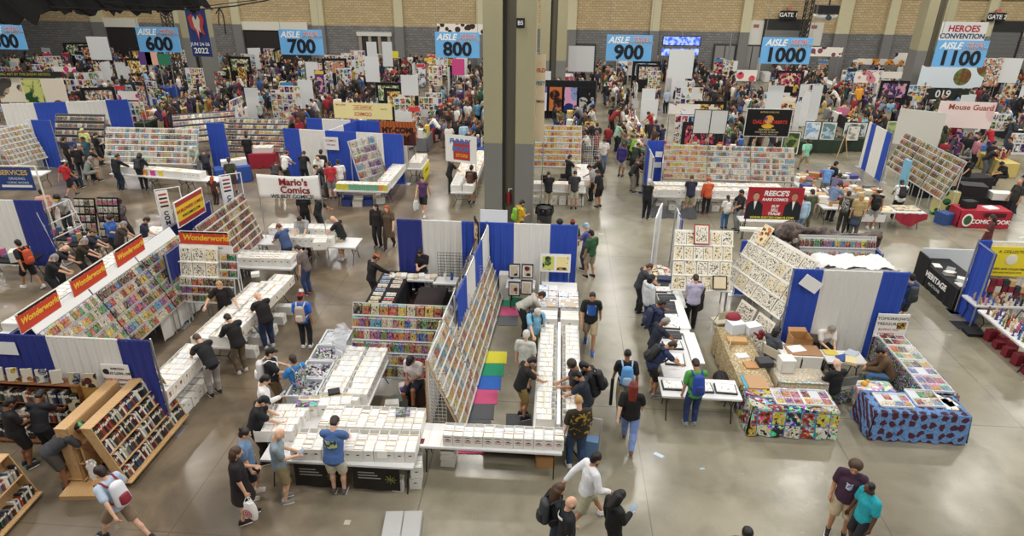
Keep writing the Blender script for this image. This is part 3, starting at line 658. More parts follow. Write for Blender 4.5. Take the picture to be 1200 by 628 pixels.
def rack(label, o, ux, up, W, H, rows, cols, cw, ch, where, rail=WIRE, legs=True, skip=None, row_fn=None, name='display_rack', comics=True, back=None, backmat=None, cat='rack', pal=None, z_legs=True):
    """leaning display: o lower corner, ux along, up the slope; rows of comics on rails"""
    X = frame_matrix(o, ux, up); Xi = X.to_3x3()
    t = tag(newobj(name, None, None), label, cat); t.matrix_world = Matrix.Translation((o[0], o[1], 0)); off = Matrix.Translation((-o[0], -o[1], 0)) @ X
    mb = MB()
    for k in range(max(2, int(W/1.0)+1)):
        x = W*k/max(1, int(W/1.0)); mb.box(x-.015, x+.015, -.02, H+.02, -.05, -.025, X=off)
    mb.box(0, W, H-.01, H+.02, -.05, -.02, X=off); mb.box(0, W, -.03, 0, -.05, -.02, X=off); part('frame', mb, rail, t)
    if backmat: mb = MB(); mb.box(0, W, 0, H, -.075, -.055, X=off); part('back_panel', mb, backmat, t)
    for r in range(rows):
        y = H*r/rows; mb = MB(); mb.box(0, W, y, y+.015, -.02, .05, X=off); mb.box(0, W, y+.015, y+.04, .038, .05, X=off); part('rail', mb, rail, t)
    if legs:
        for k in (0, 1):
            for j, zz in ((0, .02), (1, .98)):
                a = off @ V((W*(.05+.9*k), H*zz, -.05)); fx = a.copy(); fx.z = 0; 
                if a.z > .1: mb = MB(); mb.cyl(a, fx, .018, 6); part('leg', mb, rail, t)
    if comics:
        for r in range(rows):
            c_, w_, h_ = (row_fn(r) if row_fn else (cols, cw, ch))
            for c in range(c_):
                if skip and skip(r, c): continue
                x = W*(c+.5)/c_; y = H*r/rows+.02
                Y = X @ Matrix.Translation((x, y+h_/2, .012)) @ Matrix.Rotation(R.uniform(-.02, .02), 4, 'Z')
                cc = R.choice(pal or PAL)
                comic(Y, w_*R.uniform(.95, 1.0), h_, '%s comic, %s from left, tier %s of the %s' % (PALN[cc], onum(c), ['one', 'two', 'three', 'four', 'five', 'six', 'seven', 'eight', 'nine', 'ten'][rows-1-r], where), cc, 'comics on the '+where)
    return t, X
def box(pos, rz, L, where, style='open', W=.2, H=.28, label=None):
    """comic box, open end-handle faces local -y; pos is the floor/table point under the box's centre"""
    BOXES.append((V(pos), rz, W, L, H, label, where, style, R.random()))
def box_row(a, b, n, rz, L, what, W=None, H=.28, style='open', first='left'):
    a, b = V(a), V(b); st = (b-a).length/max(1, n)
    for i in range(n):
        p = a+(b-a)*((i+.5)/n)+V((0, 0, 0)); 
        box(p, rz+R.uniform(-.012, .012), L*R.uniform(.98, 1), what, style, (W or st*.97), H*R.uniform(.97, 1.0), 'comic box, %s from %s in %s' % (onum(i), first, what))
def box_parts(W, L, H, style, r):
    """meshes of one box: the walls with handle holes, and the packed backing boards"""
    a = MB(); t = .008
    a.box(-W/2, W/2, -L/2, L/2, 0, .012); a.box(-W/2, W/2, -L/2, -L/2+t, .012, H); a.box(-W/2, W/2, L/2-t, L/2, .012, H); a.box(-W/2, -W/2+t, -L/2+t, L/2-t, .012, H); a.box(W/2-t, W/2, -L/2+t, L/2-t, .012, H)
    for s in (-1, 1):
        y = s*(L/2+.001); vs = [(.038*math.cos(2*PI*k/10)*(1 if True else 1), y, H*.6+.014*math.sin(2*PI*k/10)) for k in range(10)]
        a.add(vs, [tuple(range(10)) if s < 0 else tuple(range(9, -1, -1))], 1)
    if style == 'written':
        for k in range(4):
            w = r.uniform(.05, .075); z = H*(.82-.14*k)
            if k == 1: continue
            a.box(-w, w, -L/2-.0025, -L/2-.001, z-.007, z+.007, 2 if k < 2 else 3)
    if style == 'pic': a.box(-.05, .05, -L/2-.003, -L/2-.001, .04, .2, 4); a.box(-.042, .042, -L/2-.004, -L/2-.003, .05, .19, 5)
    b = MB(); y = -L/2+.012; full = r.uniform(.8, .98); y1 = -L/2+.012+(L-.03)*full
    while y < y1:
        d = r.uniform(.028, .06); z = H*r.uniform(.93, .99); tn = r.random() < .12
        c = lin(hexc(r.choice(['d9c4a0', 'd8bd8c', 'cdb28a']))) if tn else lin(hexc(r.choice(['f0eee9', 'e8e6e1', 'f4f2ee', 'dfe2e6', 'eae4d6'])))
        if tn: d = .012; z = H*1.01
        b.box(-W/2+.012, W/2-.012, y, min(y+d, y1)-.003, .02, z, 0, c); y += d
    return a, b
TXB, TXR = M('5a5c66', .8), M('b05a5a', .8)
_bx = {}
def bx_mesh(W, L, H, style, k):
    key = (round(W, 2), round(L, 1), style, k)
    if key not in _bx:
        a, b = box_parts(W, L, H, style, random.Random(hash((round(W*100), round(L*100), style, k)) % 9999))
        _bx[key] = (a.mesh('box_shell', [BOXW, M('3a3026'), TXB, TXR, M('f5f5f2'), INKC]), b.mesh('comic_stack', [VCOL]), W, L, H)
    return _bx[key]
def finish_boxes(limit=296):
    def size(b): x, y, z = Q(b[0]+V((0, 0, .15))); return b[3]*b[2]/(z*z) if -20 < x < 1220 and -20 < y < 650 else -1/z
    BOXES.sort(key=size, reverse=True); mass = MB(); n = {'short': 0}
    for i, (p, rz, W, L, H, label, where, style, s) in enumerate(BOXES):
        k = int(s*3)
        if i < limit:
            a, b, w0, l0, h0 = bx_mesh(W, L, H, style, k)
            t = thing('comic_box', label, 'box', p, rz, 'comic boxes in '+where); t.scale = (W/w0, L/l0, H/h0)
            newobj('box_shell', a, t); c = newobj('comic_stack', b, t); c['kind'] = 'stuff'
        else:
            X = Matrix.Translation(p) @ Matrix.Rotation(rz, 4, 'Z')
            mass.box(-W/2, W/2, -L/2, L/2, 0, H*.94, 0, lin(hexc('dcd9d2')), X); y = -L/2+.015
            rr = random.Random(i)
            for s in (-1, 1): mass.box(-W/2, W/2, s*L/2-.004, s*L/2+.004, H*.94, H, 0, lin(hexc('dcd9d2')), X); mass.box(s*W/2-.004, s*W/2+.004, -L/2, L/2, H*.94, H, 0, lin(hexc('dcd9d2')), X)
            while y < L/2-.03:
                mass.box(-W/2+.012, W/2-.012, y, y+.05, H*.94, H*.99, 0, lin(hexc(rr.choice(['f0eee9', 'e4e2dc', 'd8bd8c', 'eeeae0']))), X); y += .06
    if mass.v: o = solo('comic_boxes', 'remaining white comic boxes packed along the farther dealer tables', 'boxes', mass, VCOL); o['kind'] = 'stuff'
def finish_comics(limit=296):
    cm = MB(); cm.add([(-.5, -.5, 0), (.5, -.5, 0), (.5, .5, 0), (-.5, .5, 0), (-.5, -.5, -.02), (.5, -.5, -.02), (.5, .5, -.02), (-.5, .5, -.02)],
        [(0, 1, 2, 3), (7, 6, 5, 4), (0, 4, 5, 1), (1, 5, 6, 2), (2, 6, 7, 3), (3, 7, 4, 0)], 0, None, None, [[(0, 0), (1, 0), (1, 1), (0, 1)]]+[None]*5)
    me = cm.mesh('comic_book', [COVER_O]); mass = MB()
    def size(c):
        p = c[0].translation; x, y, z = Q(p); n = c[0].to_3x3() @ V((0, 0, 1)); d = (V((0, 0, CH))-p).normalized()
        return c[1]*c[2]*max(n.dot(d), .02)/(z*z) if -5 < x < 1205 and -5 < y < 633 else -1/z
    COMICS.sort(key=size, reverse=True)
    for i, (X, w, h, label, c, g, s) in enumerate(COMICS):
        if i < limit:
            o = newobj('comic_book', me, None); o.matrix_world = X @ Matrix.Diagonal((w, h, .3, 1)); o.color = (*lin(hexc(c)), s); tag(o, label, 'comic', g)
        else:
            Y = X @ Matrix.Diagonal((w, h, .3, 1))
            mass.add(cm.v, cm.f, 0, (*lin(hexc(c)), s), Y, cm.uv)
    if mass.v: o = solo('comic_books', 'rest of the small bright comics on the dealer racks', 'comics', mass, COVER_V); o['kind'] = 'stuff'
def grid_panel(mb, W, H, step, r, X):
    k = int(W/step)
    for i in range(k+1): mb.cyl((W*i/k, 0, 0), (W*i/k, H, 0), r, 4, X=X)
    k = int(H/step)
    for i in range(k+1): mb.cyl((0, H*i/k, 0), (W, H*i/k, 0), r, 4, X=X)
_ch = {}
def chair(label, c, rz, mat):
    """folding chair facing local +y"""
    t = thing('folding_chair', label, 'chair', (c[0], c[1], 0), rz)
    if 'a' not in _ch:
        a = MB(); a.box(-.2, .2, -.2, .2, .43, .455); b = MB(); b.box(-.21, .21, -.27, -.25, .62, .84); 
        l = MB(); l.tube([(0, .22, 0), (0, -.26, .86)], .012); l.tube([(0, -.24, 0), (0, .16, .44)], .012)
        s = MB(); s.tube([(-.22, .12, .2), (.22, .12, .2)], .01); s.tube([(-.22, -.26, .86), (.22, -.26, .86)], .012)
        _ch['a'] = [x.mesh(n, []) for x, n in ((a, 'seat'), (b, 'backrest'), (l, 'leg'), (s, 'stretcher'))]
    ms = []
    for m in _ch['a']: q = _ch.get((m.name, mat.name)) or m.copy(); q.materials.clear(); q.materials.append(mat); _ch[(m.name, mat.name)] = q; ms.append(q)
    newobj('seat', ms[0], t); newobj('backrest', ms[1], t); newobj('leg', ms[2], t, (-.22, 0, 0)); newobj('leg', ms[2], t, (.22, 0, 0)); newobj('stretcher', ms[3], t)
    return t
def card_box(label, p, rz, d, mat=None, open_=True, name='cardboard_box'):
    t = thing(name, label, 'box', p, rz); L, W, H = d; mb = MB(); q = .012
    mb.box(-L/2, L/2, -W/2, W/2, 0, q); mb.box(-L/2, L/2, -W/2, -W/2+q, 0, H); mb.box(-L/2, L/2, W/2-q, W/2, 0, H); mb.box(-L/2, -L/2+q, -W/2, W/2, 0, H); mb.box(L/2-q, L/2, -W/2, W/2, 0, H)
    part('box_shell', mb, mat or CARD, t)
    mb = MB()
    if open_:
        for s in (-1, 1): mb.add([(-L/2, s*W/2, H), (L/2, s*W/2, H), (L/2-.02, s*(W/2+.1), H+.07), (-L/2+.02, s*(W/2+.1), H+.07)], [(0, 1, 2, 3)])
    else: mb.box(-L/2-.004, L/2+.004, -W/2-.004, W/2+.004, H-.06, H+.008)
    o = part('box_flap' if open_ else 'box_lid', mb, mat or CARD, t)
    return t
def slab(name, label, cat, p, d, mat, rz=0.0, group=None, tilt=None):
    """thin lying or leaning item d = (x, y, z)"""
    mb = MB(); mb.cbox((0, 0, d[2]/2), d); o = solo(name, label, cat, mb, mat, p, rz, group)
    if tilt is not None: o.rotation_euler = (tilt, 0, rz)
    return o
def backpack(label, d, mat, hp=0.0, trim=None, name='backpack'):
    """worn on the back of person record d"""
    J = d['j']; ht = d['ht']; c = (J['chest']*.6+J['waist']*.4); S = J['S']
    t = thing(name, label, 'bag', pw(d, c), math.radians(d['face'])); t.scale = (ht,)*3
    lean = POSES[d['pose']].get('lean', 0); X = Matrix.Rotation(-math.radians(lean), 4, 'X'); k = .128*(.5+.5*d['w'])+.012
    mb = MB(); mb.cap((0, -k-.09, -.16), (0, -k-.07, .17), .1, .085, 16, 5, 1.5, X); part('pack_body', mb, mat, t, True)
    mb = MB(); mb.cap((0, -k-.175, -.14), (0, -k-.165, -.02), .05, .045, 14, 4, 2.1, X); part('front_pocket', mb, trim or mat, t, True)
    for s in (-1, 1):
        mb = MB(); mb.tube([X @ V(q) for q in ((s*.1, -k-.02, .2), (s*.12, -.03, .285), (s*.125, k+.0, .2), (s*.13, k+.015, .05), (s*.17, .02, -.1), (s*.13, -k-.02, -.14))], .02, 8); part('shoulder_strap', mb, trim or mat, t, True)
    return t
def bag(label, p, mat, rz=0.0, name='shopping_bag', h=.38, w=.3, rings=False):
    """carrier bag hanging from its handles at p"""
    t = thing(name, label, 'bag', p, rz); mb = MB(); z = -h-.12
    def f(u, v):
        a = 2*PI*u; k = .55+.5*math.sin(PI*min(1, v*.62+.12)); return (w/2*k*math.cos(a), .07*k*math.sin(a)*(1+.2*math.sin(5*a)), z+h*(1-v)+.02*math.sin(3*a)*v)
    mb.grid(f, 22, 8); mb.add([f(i/22, 0) for i in range(22)], [tuple(range(21, -1, -1))]); mb.add([f(i/22, 1) for i in range(22)], [tuple(range(22))]); part('bag_body', mb, mat, t, True)
    for s in (-1, 1): mb = MB(); mb.tube([(-.07, s*.03, -.13), (-.03, s*.02, -.02), (0, 0, 0), (.03, s*.02, -.02), (.07, s*.03, -.13)], .008); part('handle', mb, mat, t)
    if rings:
        for s in (-1, 1):
            mb = MB()
            for r0, r1 in ((0, .022), (.04, .058), (.076, .094)):
                n = 24; vs = [(r*math.cos(2*PI*k/n), s*.088, z+h*.42+r*math.sin(2*PI*k/n)) for r in (r0, r1) for k in range(n)]
                mb.add(vs, [(k, (k+1) % n, n+(k+1) % n, n+k) for k in range(n)])
            part('ring_emblem', mb, M('c01f2e'), t)
    return t
def board_sign(label, p, rz, w, h, z0, mat, lines, thick=.02, posts=True, name='sign_board', cat='sign', frame=None, post_mat=None, extra=None):
    """free-standing sign: board bottom at z0, facing local -y; lines = (text, size, x, z, mat, bold, shear)"""
    t = thing(name, label, cat, (p[0], p[1], p[2] if len(p) > 2 else 0), rz)
    mb = MB(); mb.box(-w/2, w/2, 0, thick, z0, z0+h); part('board', mb, mat, t)
    if frame: mb = MB(); q = .03; mb.box(-w/2-q, w/2+q, -.01, thick+.01, z0+h, z0+h+q); mb.box(-w/2-q, w/2+q, -.01, thick+.01, z0-q, z0); mb.box(-w/2-q, -w/2, -.01, thick+.01, z0, z0+h); mb.box(w/2, w/2+q, -.01, thick+.01, z0, z0+h); part('frame', mb, frame, t)
    if posts and z0 > .12:
        for s in (-1, 1): mb = MB(); mb.cyl((s*w*.46, thick+.025, 0), (s*w*.46, thick+.025, z0+h), .02, 6); mb.box(s*w*.46-.02, s*w*.46+.02, -.2, .25, 0, .02); part('post', mb, post_mat or STEEL, t)
    for (b, s, x, z, m, bo, sh) in lines: text(b, s, m, t, (x, -.006, z0+z), bold=bo, shear=sh)
    if extra: extra(t, z0)
    return t
folding_table('folding table under the row of twelve priced boxes', (-1.13, 10.85), 3.0, .76)
box_row((-2.09, 10.72, .745), (.40, 10.76, .745), 12, 0, .41, 'the front row with handwritten price notes', style='written')
slab('paper_sheet', 'blank white sheet at the empty left end of the front table', 'paper', (-2.36, 10.72, .745), (.42, .5, .004), M('f2f0ec'))
slab('trading_card', 'small dark red card lying on the blank white sheet', 'card', (-2.56, 10.62, .75), (.12, .16, .004), M('6d2735'))
for k in range(5):
    slab('comic_bundle', 'white comic bundle under the front table, %s from the floor in its stack' % onum(k), 'bundle', (-2.05+.01*(k % 2), 10.95, .002+k*.085), (.3, .46, .078), M('e2dfd8'), .05*(k % 2), 'bundles stacked under the front table')
card_box('brown cardboard box on top of the bundles under the front table', (-2.05, 10.98, .43), .05, (.28, .42, .2))
card_box('brown carton under the right end of the front table', (.02, 11.05, 0), .1, (.4, .4, .3))
card_box('long low brown carton in the shade under the front table', (-.75, 11.4, 0), 0, (1.2, .35, .3), DKBR)
folding_table('front folding table carrying the big block of long boxes', (-4.12, 10.2), 3.1, .76)
folding_table('rear folding table carrying the big block of long boxes', (-4.2, 11.05), 3.0, .8)
box_row((-5.05, 10.18, .745), (-2.56, 10.3, .745), 12, .04, .66, 'the near row of the big box block', style='open')
box_row((-4.75, 10.98, .745), (-2.58, 11.02, .745), 11, .02, .72, 'the middle row of the big box block')
box_row((-5.62, 10.35, .745), (-5.5, 11.3, .745), 4, PI/2+.1, .8, 'the sideways corner of the big block', first='front')
box_row((-5.45, 11.36, .745), (-4.3, 11.62, .745), 5, .1, .42, 'the short back row of the block')
for k, (x, l) in enumerate(((-4.55, 'dark poster with white chalk lettering hung under the box block, left one'), (-3.35, 'dark green-marked poster hung under the box block, right one'))):
    t = thing('table_poster', l, 'poster', (x, 9.86, .08)); mb = MB(); mb.grid(lambda u, v: (-.48+.96*u, .04*v+.015*math.sin(u*9), .58*v), 10, 4); part('poster_sheet', mb, M('1c1816', .6), t)
    [part('chalk_line', MB().box(-.36, .1-.06*q, -.012, -.008, .3+.07*q, .325+.07*q), M('9a968e'), t) for q in range(3)]
    mb = MB(); [mb.cyl((.3, -.012, .3), (.3+.11*math.cos(q*PI/4), -.012, .3+.11*math.sin(q*PI/4)), .008, 4) for q in range(8)]; part('star_mark', mb, M('6f7a35'), t)
slab('price_card', 'small white price card taped to the near row of boxes', 'card', (-3.2, 9.92, .86), (.2, .006, .17), M('f4f3ef'), 0, None, -.1)
for k, (x, y, z, l) in enumerate(((-2.95, 10.15, 0, 'white box on the floor below the price card'), (-2.62, 10.25, 0, 'white box at the corner leg of the box block'), (-2.6, 10.25, .29, 'white box leaning on the box at the corner leg'))):
    box((x, y, z), .1*k, .45, 'the floor under the box block', 'open', .24, .27, l)
slab('dark_comic_stack', 'dark stack of comics lying on the middle row of boxes', 'comics', (-3.05, 11.15, 1.03), (.3, .24, .06), busy_mat('dark_print', 14, .6, .4), .2)
slab('open_magazine', 'open magazine with a dark picture lying on the corner boxes', 'magazine', (-5.2, 11.3, 1.03), (.45, .2, .02), busy_mat('mag_print', 9, .8, .6), .05)
folding_table('folding table under the double column of long boxes', (-4.52, 12.7), 2.15, 1.1, PI/2)
box_row((-4.83, 11.75, .745), (-4.83, 13.75, .745), 9, PI/2, .54, 'the left column beside the clear bins', first='front')
box_row((-4.27, 11.75, .745), (-4.27, 13.75, .745), 9, PI/2, .54, 'the right column beside the clear bins', first='front')
box((-4.55, 11.62, .745), 0, .2, 'the end of the double column', 'open', .8, .27, 'wide white box with an oval handle at the end of the double column')
slab('baseball_hat', 'black folded cap left on the end box of the double column', 'cap', (-4.75, 11.75, 1.03), (.26, .2, .05), M('1a1a1c'), .4)
for k, (x, y, z) in enumerate(((-3.75, 11.95, 0), (-3.62, 12.25, 0), (-3.5, 12.65, 0), (-3.42, 13.0, 0))):
    card_box(['white box of loose comics beside the seated seller', 'white carton behind the loose comics near the seated seller', 'grey-green plastic crate beside the seated seller', 'white box with purple contents under the tiered rack'][k], (x, y, z), .15*k, (.34, .3, .3), [BOXW, BOXW, M('5c6b62'), BOXW][k], k != 2)
slab('purple_comic_stack', 'purple stack of comics in the white box under the tiered rack', 'comics', (-3.42, 13.0, .26), (.28, .24, .06), M('7a3f9a'), .45)
_tm = newmat('clear_plastic')[0]; _b = _tm.node_tree.nodes['Principled BSDF']; _b.inputs['Base Color'].default_value = (.82, .84, .88, 1); _b.inputs['Roughness'].default_value = .2; _b.inputs['Alpha'].default_value = .45
MERCH = busy_mat('bagged_figures', 11, .35, .8, .45)
folding_table('low folding table under the clear plastic bins', (-5.5, 13.1), 3.0, .62, PI/2, h=.6)
for k in range(4):
    t = thing('storage_bin', 'clear plastic bin of bagged toys, %s from the front' % ORD[k], 'bin', (-5.5, 11.98+.74*k, .605), .03, 'clear bins on the low table')
    mb = MB(); L, W, H = .66, .68, .36
    for (x0, x1, y0, y1) in ((-L/2, L/2, -W/2, -W/2+.01), (-L/2, L/2, W/2-.01, W/2), (-L/2, -L/2+.01, -W/2, W/2), (L/2-.01, L/2, -W/2, W/2)): mb.box(x0, x1, y0, y1, 0, H)
    mb.box(-L/2, L/2, -W/2, W/2, 0, .01); part('bin_shell', mb, _tm, t)
    mb = MB(); 
    for s in (-1, 1): mb.box(-L/2-.02, L/2+.02, s*W/2-.015, s*W/2+.015, H-.02, H+.01); mb.box(s*L/2-.015, s*L/2+.015, -W/2, W/2, H-.02, H+.01)
    part('rim', mb, M('d5d7da', .3), t)
    rr = random.Random(k); mb = MB()
    def f(u, v): return (-L/2+.03+(L-.06)*u, -W/2+.03+(W-.06)*v, .27+.07*math.sin(u*9+k)*math.cos(v*8)+rr.uniform(-.03, .04)+.05*(k == 3))
    mb.grid(f, 14, 14); q = part('bagged_toys', mb, MERCH if k < 3 else M('cfd2d6', .25), t); q['kind'] = 'stuff'
t, X = rack('white wire tiered comic rack behind the double column of boxes', (-4.92, 13.45, .3), (1, .0, 0), (0, .36, .93), 2.5, 1.86, 6, 17, .142, .235, 'tiered rack behind the boxes', row_fn=lambda r: (11, .21, .3) if r == 5 else (17, .145, .27), backmat=M('57534f'))
mb = MB(); rr = random.Random(6); mb.grid(lambda u, v: (-5.1+.13*math.sin(u*17+v*5)+rr.uniform(-.05, .05), 13.2+.55*u+rr.uniform(-.03, .03), .85+.85*v), 10, 16); solo('plastic_wrap', 'crumpled clear plastic wrap hanging on the left end of the tiered rack', 'wrap', mb, _tm)
mb = MB(); mb.box(-5.45, -2.75, 14.35, 18.75, .001, .012); solo('overlay', 'dark brown carpet on the floor of the black-table booth', 'overlay', mb, DKBR)  # thin dark brown sheet laid over the concrete
folding_table('folding table under the black cloth with slabbed comics', (-4.95, 17.35), 2.7, .85, PI/2); tablecloth('black cloth under the two columns of slabbed comics', (-4.95, 17.35), 2.72, .87, BLKD, PI/2)
folding_table('second black-clothed table in the booth with white drapes', (-3.55, 16.9), 1.5, .8, PI/2); tablecloth('black cloth on the empty second table near the grid wall', (-3.55, 16.9), 1.52, .82, M('251a19', .9), PI/2)
for c in range(2):
    for r in range(9):
        if r in (4,) and c == 1: continue
        p = (-5.15+.4*c, 16.2+.28*r, .76)
        comic(frame_matrix((p[0], p[1], .765), (1, 0, 0), (0, .985, .17)), .3, .2, 'pale slabbed comic in the %s of the black table, %s from the front' % (('left column', 'right column')[c], onum(r)), R.choice(['e2dccb', 'd9cfb0', 'e2dccb', '4fa6c9', 'c8362f']), 'slabbed comics on the black table')
folding_table('folding table of white stacks against the blue and white drape', (-4.35, 18.35), 1.5, .5)
for k in range(8):
    slab('paper_stack', 'low stack of white bagged comics by the drape, %s from the left' % ORD[k], 'comics', (-5.0+.185*k, 18.3+.04*(k % 2), .745), (.17, .27, .05+.02*(k % 3)), M(['e9e4d6', 'd8cbb0', 'efece6'][k % 3]), .04*k, 'white stacks by the drape')
for k, (x, y, l) in enumerate(((-3.3, 18.2, 'white bottle on the small stand near the grid wall'), (-3.1, 18.25, 'blue-labelled bottle on the small stand near the grid wall'))):
    mb = MB(); mb.cyl((0, 0, 0), (0, 0, .2), .045, 12); mb.cyl((0, 0, .2), (0, 0, .26), .018, 10); solo('bottle', l, 'bottle', mb, M('e5e5e2') if k == 0 else M('3b5aa0'), (x, y, .745))
folding_table('small table holding bottles by the grid wall', (-3.2, 18.2), .9, .5)
t = thing('wire_grid', 'black wire grid standing in front of the white drape', 'grid', (-3.6, 18.62, 0)); mb = MB(); grid_panel(mb, 1.0, 1.5, .1, .007, Matrix.Rotation(PI/2, 4, 'X')); part('wire_mesh', mb, M('34302f', .4, .5), t); mb = MB(); mb.box(0, .03, -.25, .25, 0, .03); part('foot', mb, BLACK, t); part('foot', MB().box(.97, 1, -.25, .25, 0, .03), BLACK, t)
drape('blue and white drape behind the black-table booth', (-4.92, 18.98), (.78, 18.98), [(0, .14, BLUED, 'blue'), (.14, .362, WDR, 'white'), (.362, .652, BLUE, 'blue'), (.652, .852, WDR, 'white'), (.852, 1, BLUE, 'blue')])
drape('blue and white divider drape behind the long grid wall', (-2.3, 14.0), (-2.02, 18.85), [(0, .25, BLUE, 'blue'), (.25, .5, WDR, 'white'), (.5, .75, BLUE, 'blue'), (.75, 1, WDR, 'white')], h=2.4)
for k in range(3):
    y = 14.4+1.45*k
    t, X = rack('black wire grid hung with dark merchandise, %s from the front' % ORD[k], (-2.72+.06*k, y+1.4, .15), (0, -1, 0), (.12, 0, .99), 1.38, 1.95, 6, 6, .19, .26, '%s black merchandise grid' % ORD[k], rail=M('463b3a', .5, .3), pal=['5b4a3a', '913038', '2c3140', 'b5523a', '5b4a3a', '7b8a3a'])
t = board_sign('tall dark banner with orange figures beside the grid wall', (-2.35, 18.55), -1.25, .62, 1.75, .95, M('1d1614'), [], extra=lambda t, z0: part('figure_print', MB().box(-.25, .25, -.012, -.004, z0+.15, z0+1.6), art_mat('figure_art', 'd2703a', '23140f', 6, .5, 'e6cfa0'), t))
for k in range(4):
    y0 = 11.75+1.78*k; y1 = y0+1.7; xb = -1.86+.34*(k+.0)/4; ln = .72
    cols = 12
    t, X = rack('leaning white wire comic rack, %s from the front of the long grid wall' % ORD[k], (xb, y0, .12), (.05, 1, 0), (-.36, 0, .93), 1.7, 1.98+.08*(k % 2), 8, cols, .138, .24, '%s rack of the long grid wall' % ORD[k], rail=M('e6e6e4', .3), pal=['e0c13f', 'd2a85a', 'd9cfb0', 'e2dccb', 'd9cfb0', '4fa6c9', 'd88a2c', 'e2dccb', 'b5523a'])
    mb = MB(); Xb = frame_matrix((xb-.78, y0+1.7, .02), (0, -1, 0), (.02, 0, 1)); grid_panel(mb, 1.7, 2.0, .1, .006, Xb @ Matrix.Identity(4)); mb.v = [(v[0]-xb, v[1]-y0, v[2]) for v in mb.v]; part('wire_mesh', mb, WIRE, t)
    for yy in (0, 1.7):
        mb = MB(); mb.tube([(.02, yy, .0), (-.76, yy, 2.0), (-.8, yy, 0)], .02); part('end_frame', mb, M('e6e6e4', .3) if k else WOOD, t)
        mb = MB(); X2 = frame_matrix((-.72, yy+.0, .1), (.62, 0, .0), (0, 0, 1)); grid_panel(mb, .36, 1.7, .09, .005, X2); part('end_mesh', mb, WIRE, t)
def mat_tile(x, y, c, l, rz=.05, w=.6):
    mb = MB(); n = 12
    vs = []
    for s, (a, b) in enumerate((((-w/2, -w/2), (w/2, -w/2)), ((w/2, -w/2), (w/2, w/2)), ((w/2, w/2), (-w/2, w/2)), ((-w/2, w/2), (-w/2, -w/2)))):
        for i in range(n*2):
            t_ = i/(n*2); q = .008 if i % 4 < 2 else -.008; nx, ny = (b[1]-a[1])/w, -(b[0]-a[0])/w; vs.append((a[0]+(b[0]-a[0])*t_+nx*q, a[1]+(b[1]-a[1])*t_+ny*q, .012))
    m = len(vs); vs += [(v[0], v[1], .001) for v in vs]; mb.add(vs, [tuple(range(m))]+[(i, m+i, m+(i+1) % m, (i+1) % m) for i in range(m)])
    solo('floor_mat', l, 'mat', mb, M(c, .8, 0, .08, 20), (x, y, 0), rz)
for k, (y, c, l) in enumerate(((15.06, 'd8cf3e', 'yellow foam floor mat at the far end of the near strip'), (14.46, '1f8f68', 'green foam floor mat between the yellow and the blue one'), (13.86, '2a62b8', 'blue foam floor mat beside the grid wall'), (13.26, 'c9527c', 'pink foam floor mat between the blue and the grey one'), (12.66, '58595c', 'grey foam floor mat next to the pink one of the near strip'), (12.06, '58595c', 'second grey foam floor mat towards the front table'), (11.46, 'd0517e', 'pink foam floor mat half hidden by the front table'))):
    mat_tile(-1.4+(y-15)*.05-.02, y, c, l)
for k, (y, c, l) in enumerate(((18.3, '2f9468', 'green foam floor mat near the framed red prints'), (17.7, 'c2557c', 'pink foam floor mat in the far strip'), (17.1, '5f6063', 'grey foam floor mat in the far strip'))): mat_tile(-1.2+(y-18)*.05, y, c, l)
mat_tile(-.62, 12.35, '4c4d50', 'dark grey foam floor mat under the boy reaching into boxes'); mat_tile(-.68, 11.75, 'cfc53c', 'yellow foam floor mat at the foot of the long box table'); 
for k in range(4): folding_table('white folding table in the long aisle row, %s from the front' % ORD[k], (.28+.0*k, 11.95+1.84*k), 1.82, 1.08, PI/2)
box_row((.0, 11.2, .745), (.0, 15.25, .745), 20, -PI/2, .42, 'the inner column of the long aisle table', first='front')
box_row((.57, 11.2, .745), (.57, 15.25, .745), 20, PI/2, .40, 'the outer column of the long aisle table', first='front')
mb = MB(); rr = random.Random(4); mb.grid(lambda u, v: (.245+.075*u, 11.05+4.3*v+.0, 1.035+.006*math.sin(v*40)), 2, 60); o = solo('tape_strip', 'long white plastic strip laid between the two box columns', 'strip', mb, M('f3f3f1', .4)); o.modifiers.new('s', 'SOLIDIFY').thickness = .006
for k in range(2):
    box((-.02+.58*k, 15.75, .745), 0, .62, 'the magazine boxes of the long aisle table', 'open', .5, .32, ['wide white magazine box with an oval handle, inner one of the pair', 'wide white magazine box with an oval handle, outer one on the aisle'][k])
    slab('magazine_bundle', ['pale magazines stacked on the inner wide box', 'pale magazines stacked on the outer wide box'][k], 'magazines', (-.02+.58*k, 16.35, .745), (.5, .5, .36), art_mat('mag%d' % k, 'dfe6ee', '7a8aa6', 9, .45, 'c9b8a4'))
for k in range(14):
    x, y = -.2+.3*(k % 4), 16.75+.36*(k//4)
    slab('print_stack', 'stack of glossy prints at the long table\'s far end, %s in row %s' % (ORD[k % 4], ['one', 'two', 'three', 'four'][k//4]), 'prints', (x, y, .745), (.27, .33, .04+.05*R.random()), art_mat('glossy%d' % (k % 4), 'e9eef2', ['5f86b8', 'b86a5f', '6f93a8', 'c9a36a'][k % 4], 10, .44, 'dfe3e8'), R.uniform(-.1, .1), 'glossy prints on the long table')
p = board_sign('white mount with a green and a gold picture by the drape', (.13, 18.55), 0, .95, .62, 1.0, M('f1f0ec'), [], extra=lambda t, z0: [part('picture_print', MB().box(x0, x0+.36, -.012, -.003, z0+.08, z0+.54), m, t) for x0, m in ((-.4, art_mat('green_pic', '5c8a3a', '13200f', 7, .5, 'cfd06a')), (.04, art_mat('gold_pic', 'c79a3a', '2a1a0c', 7, .5, 'efe0a0')))])
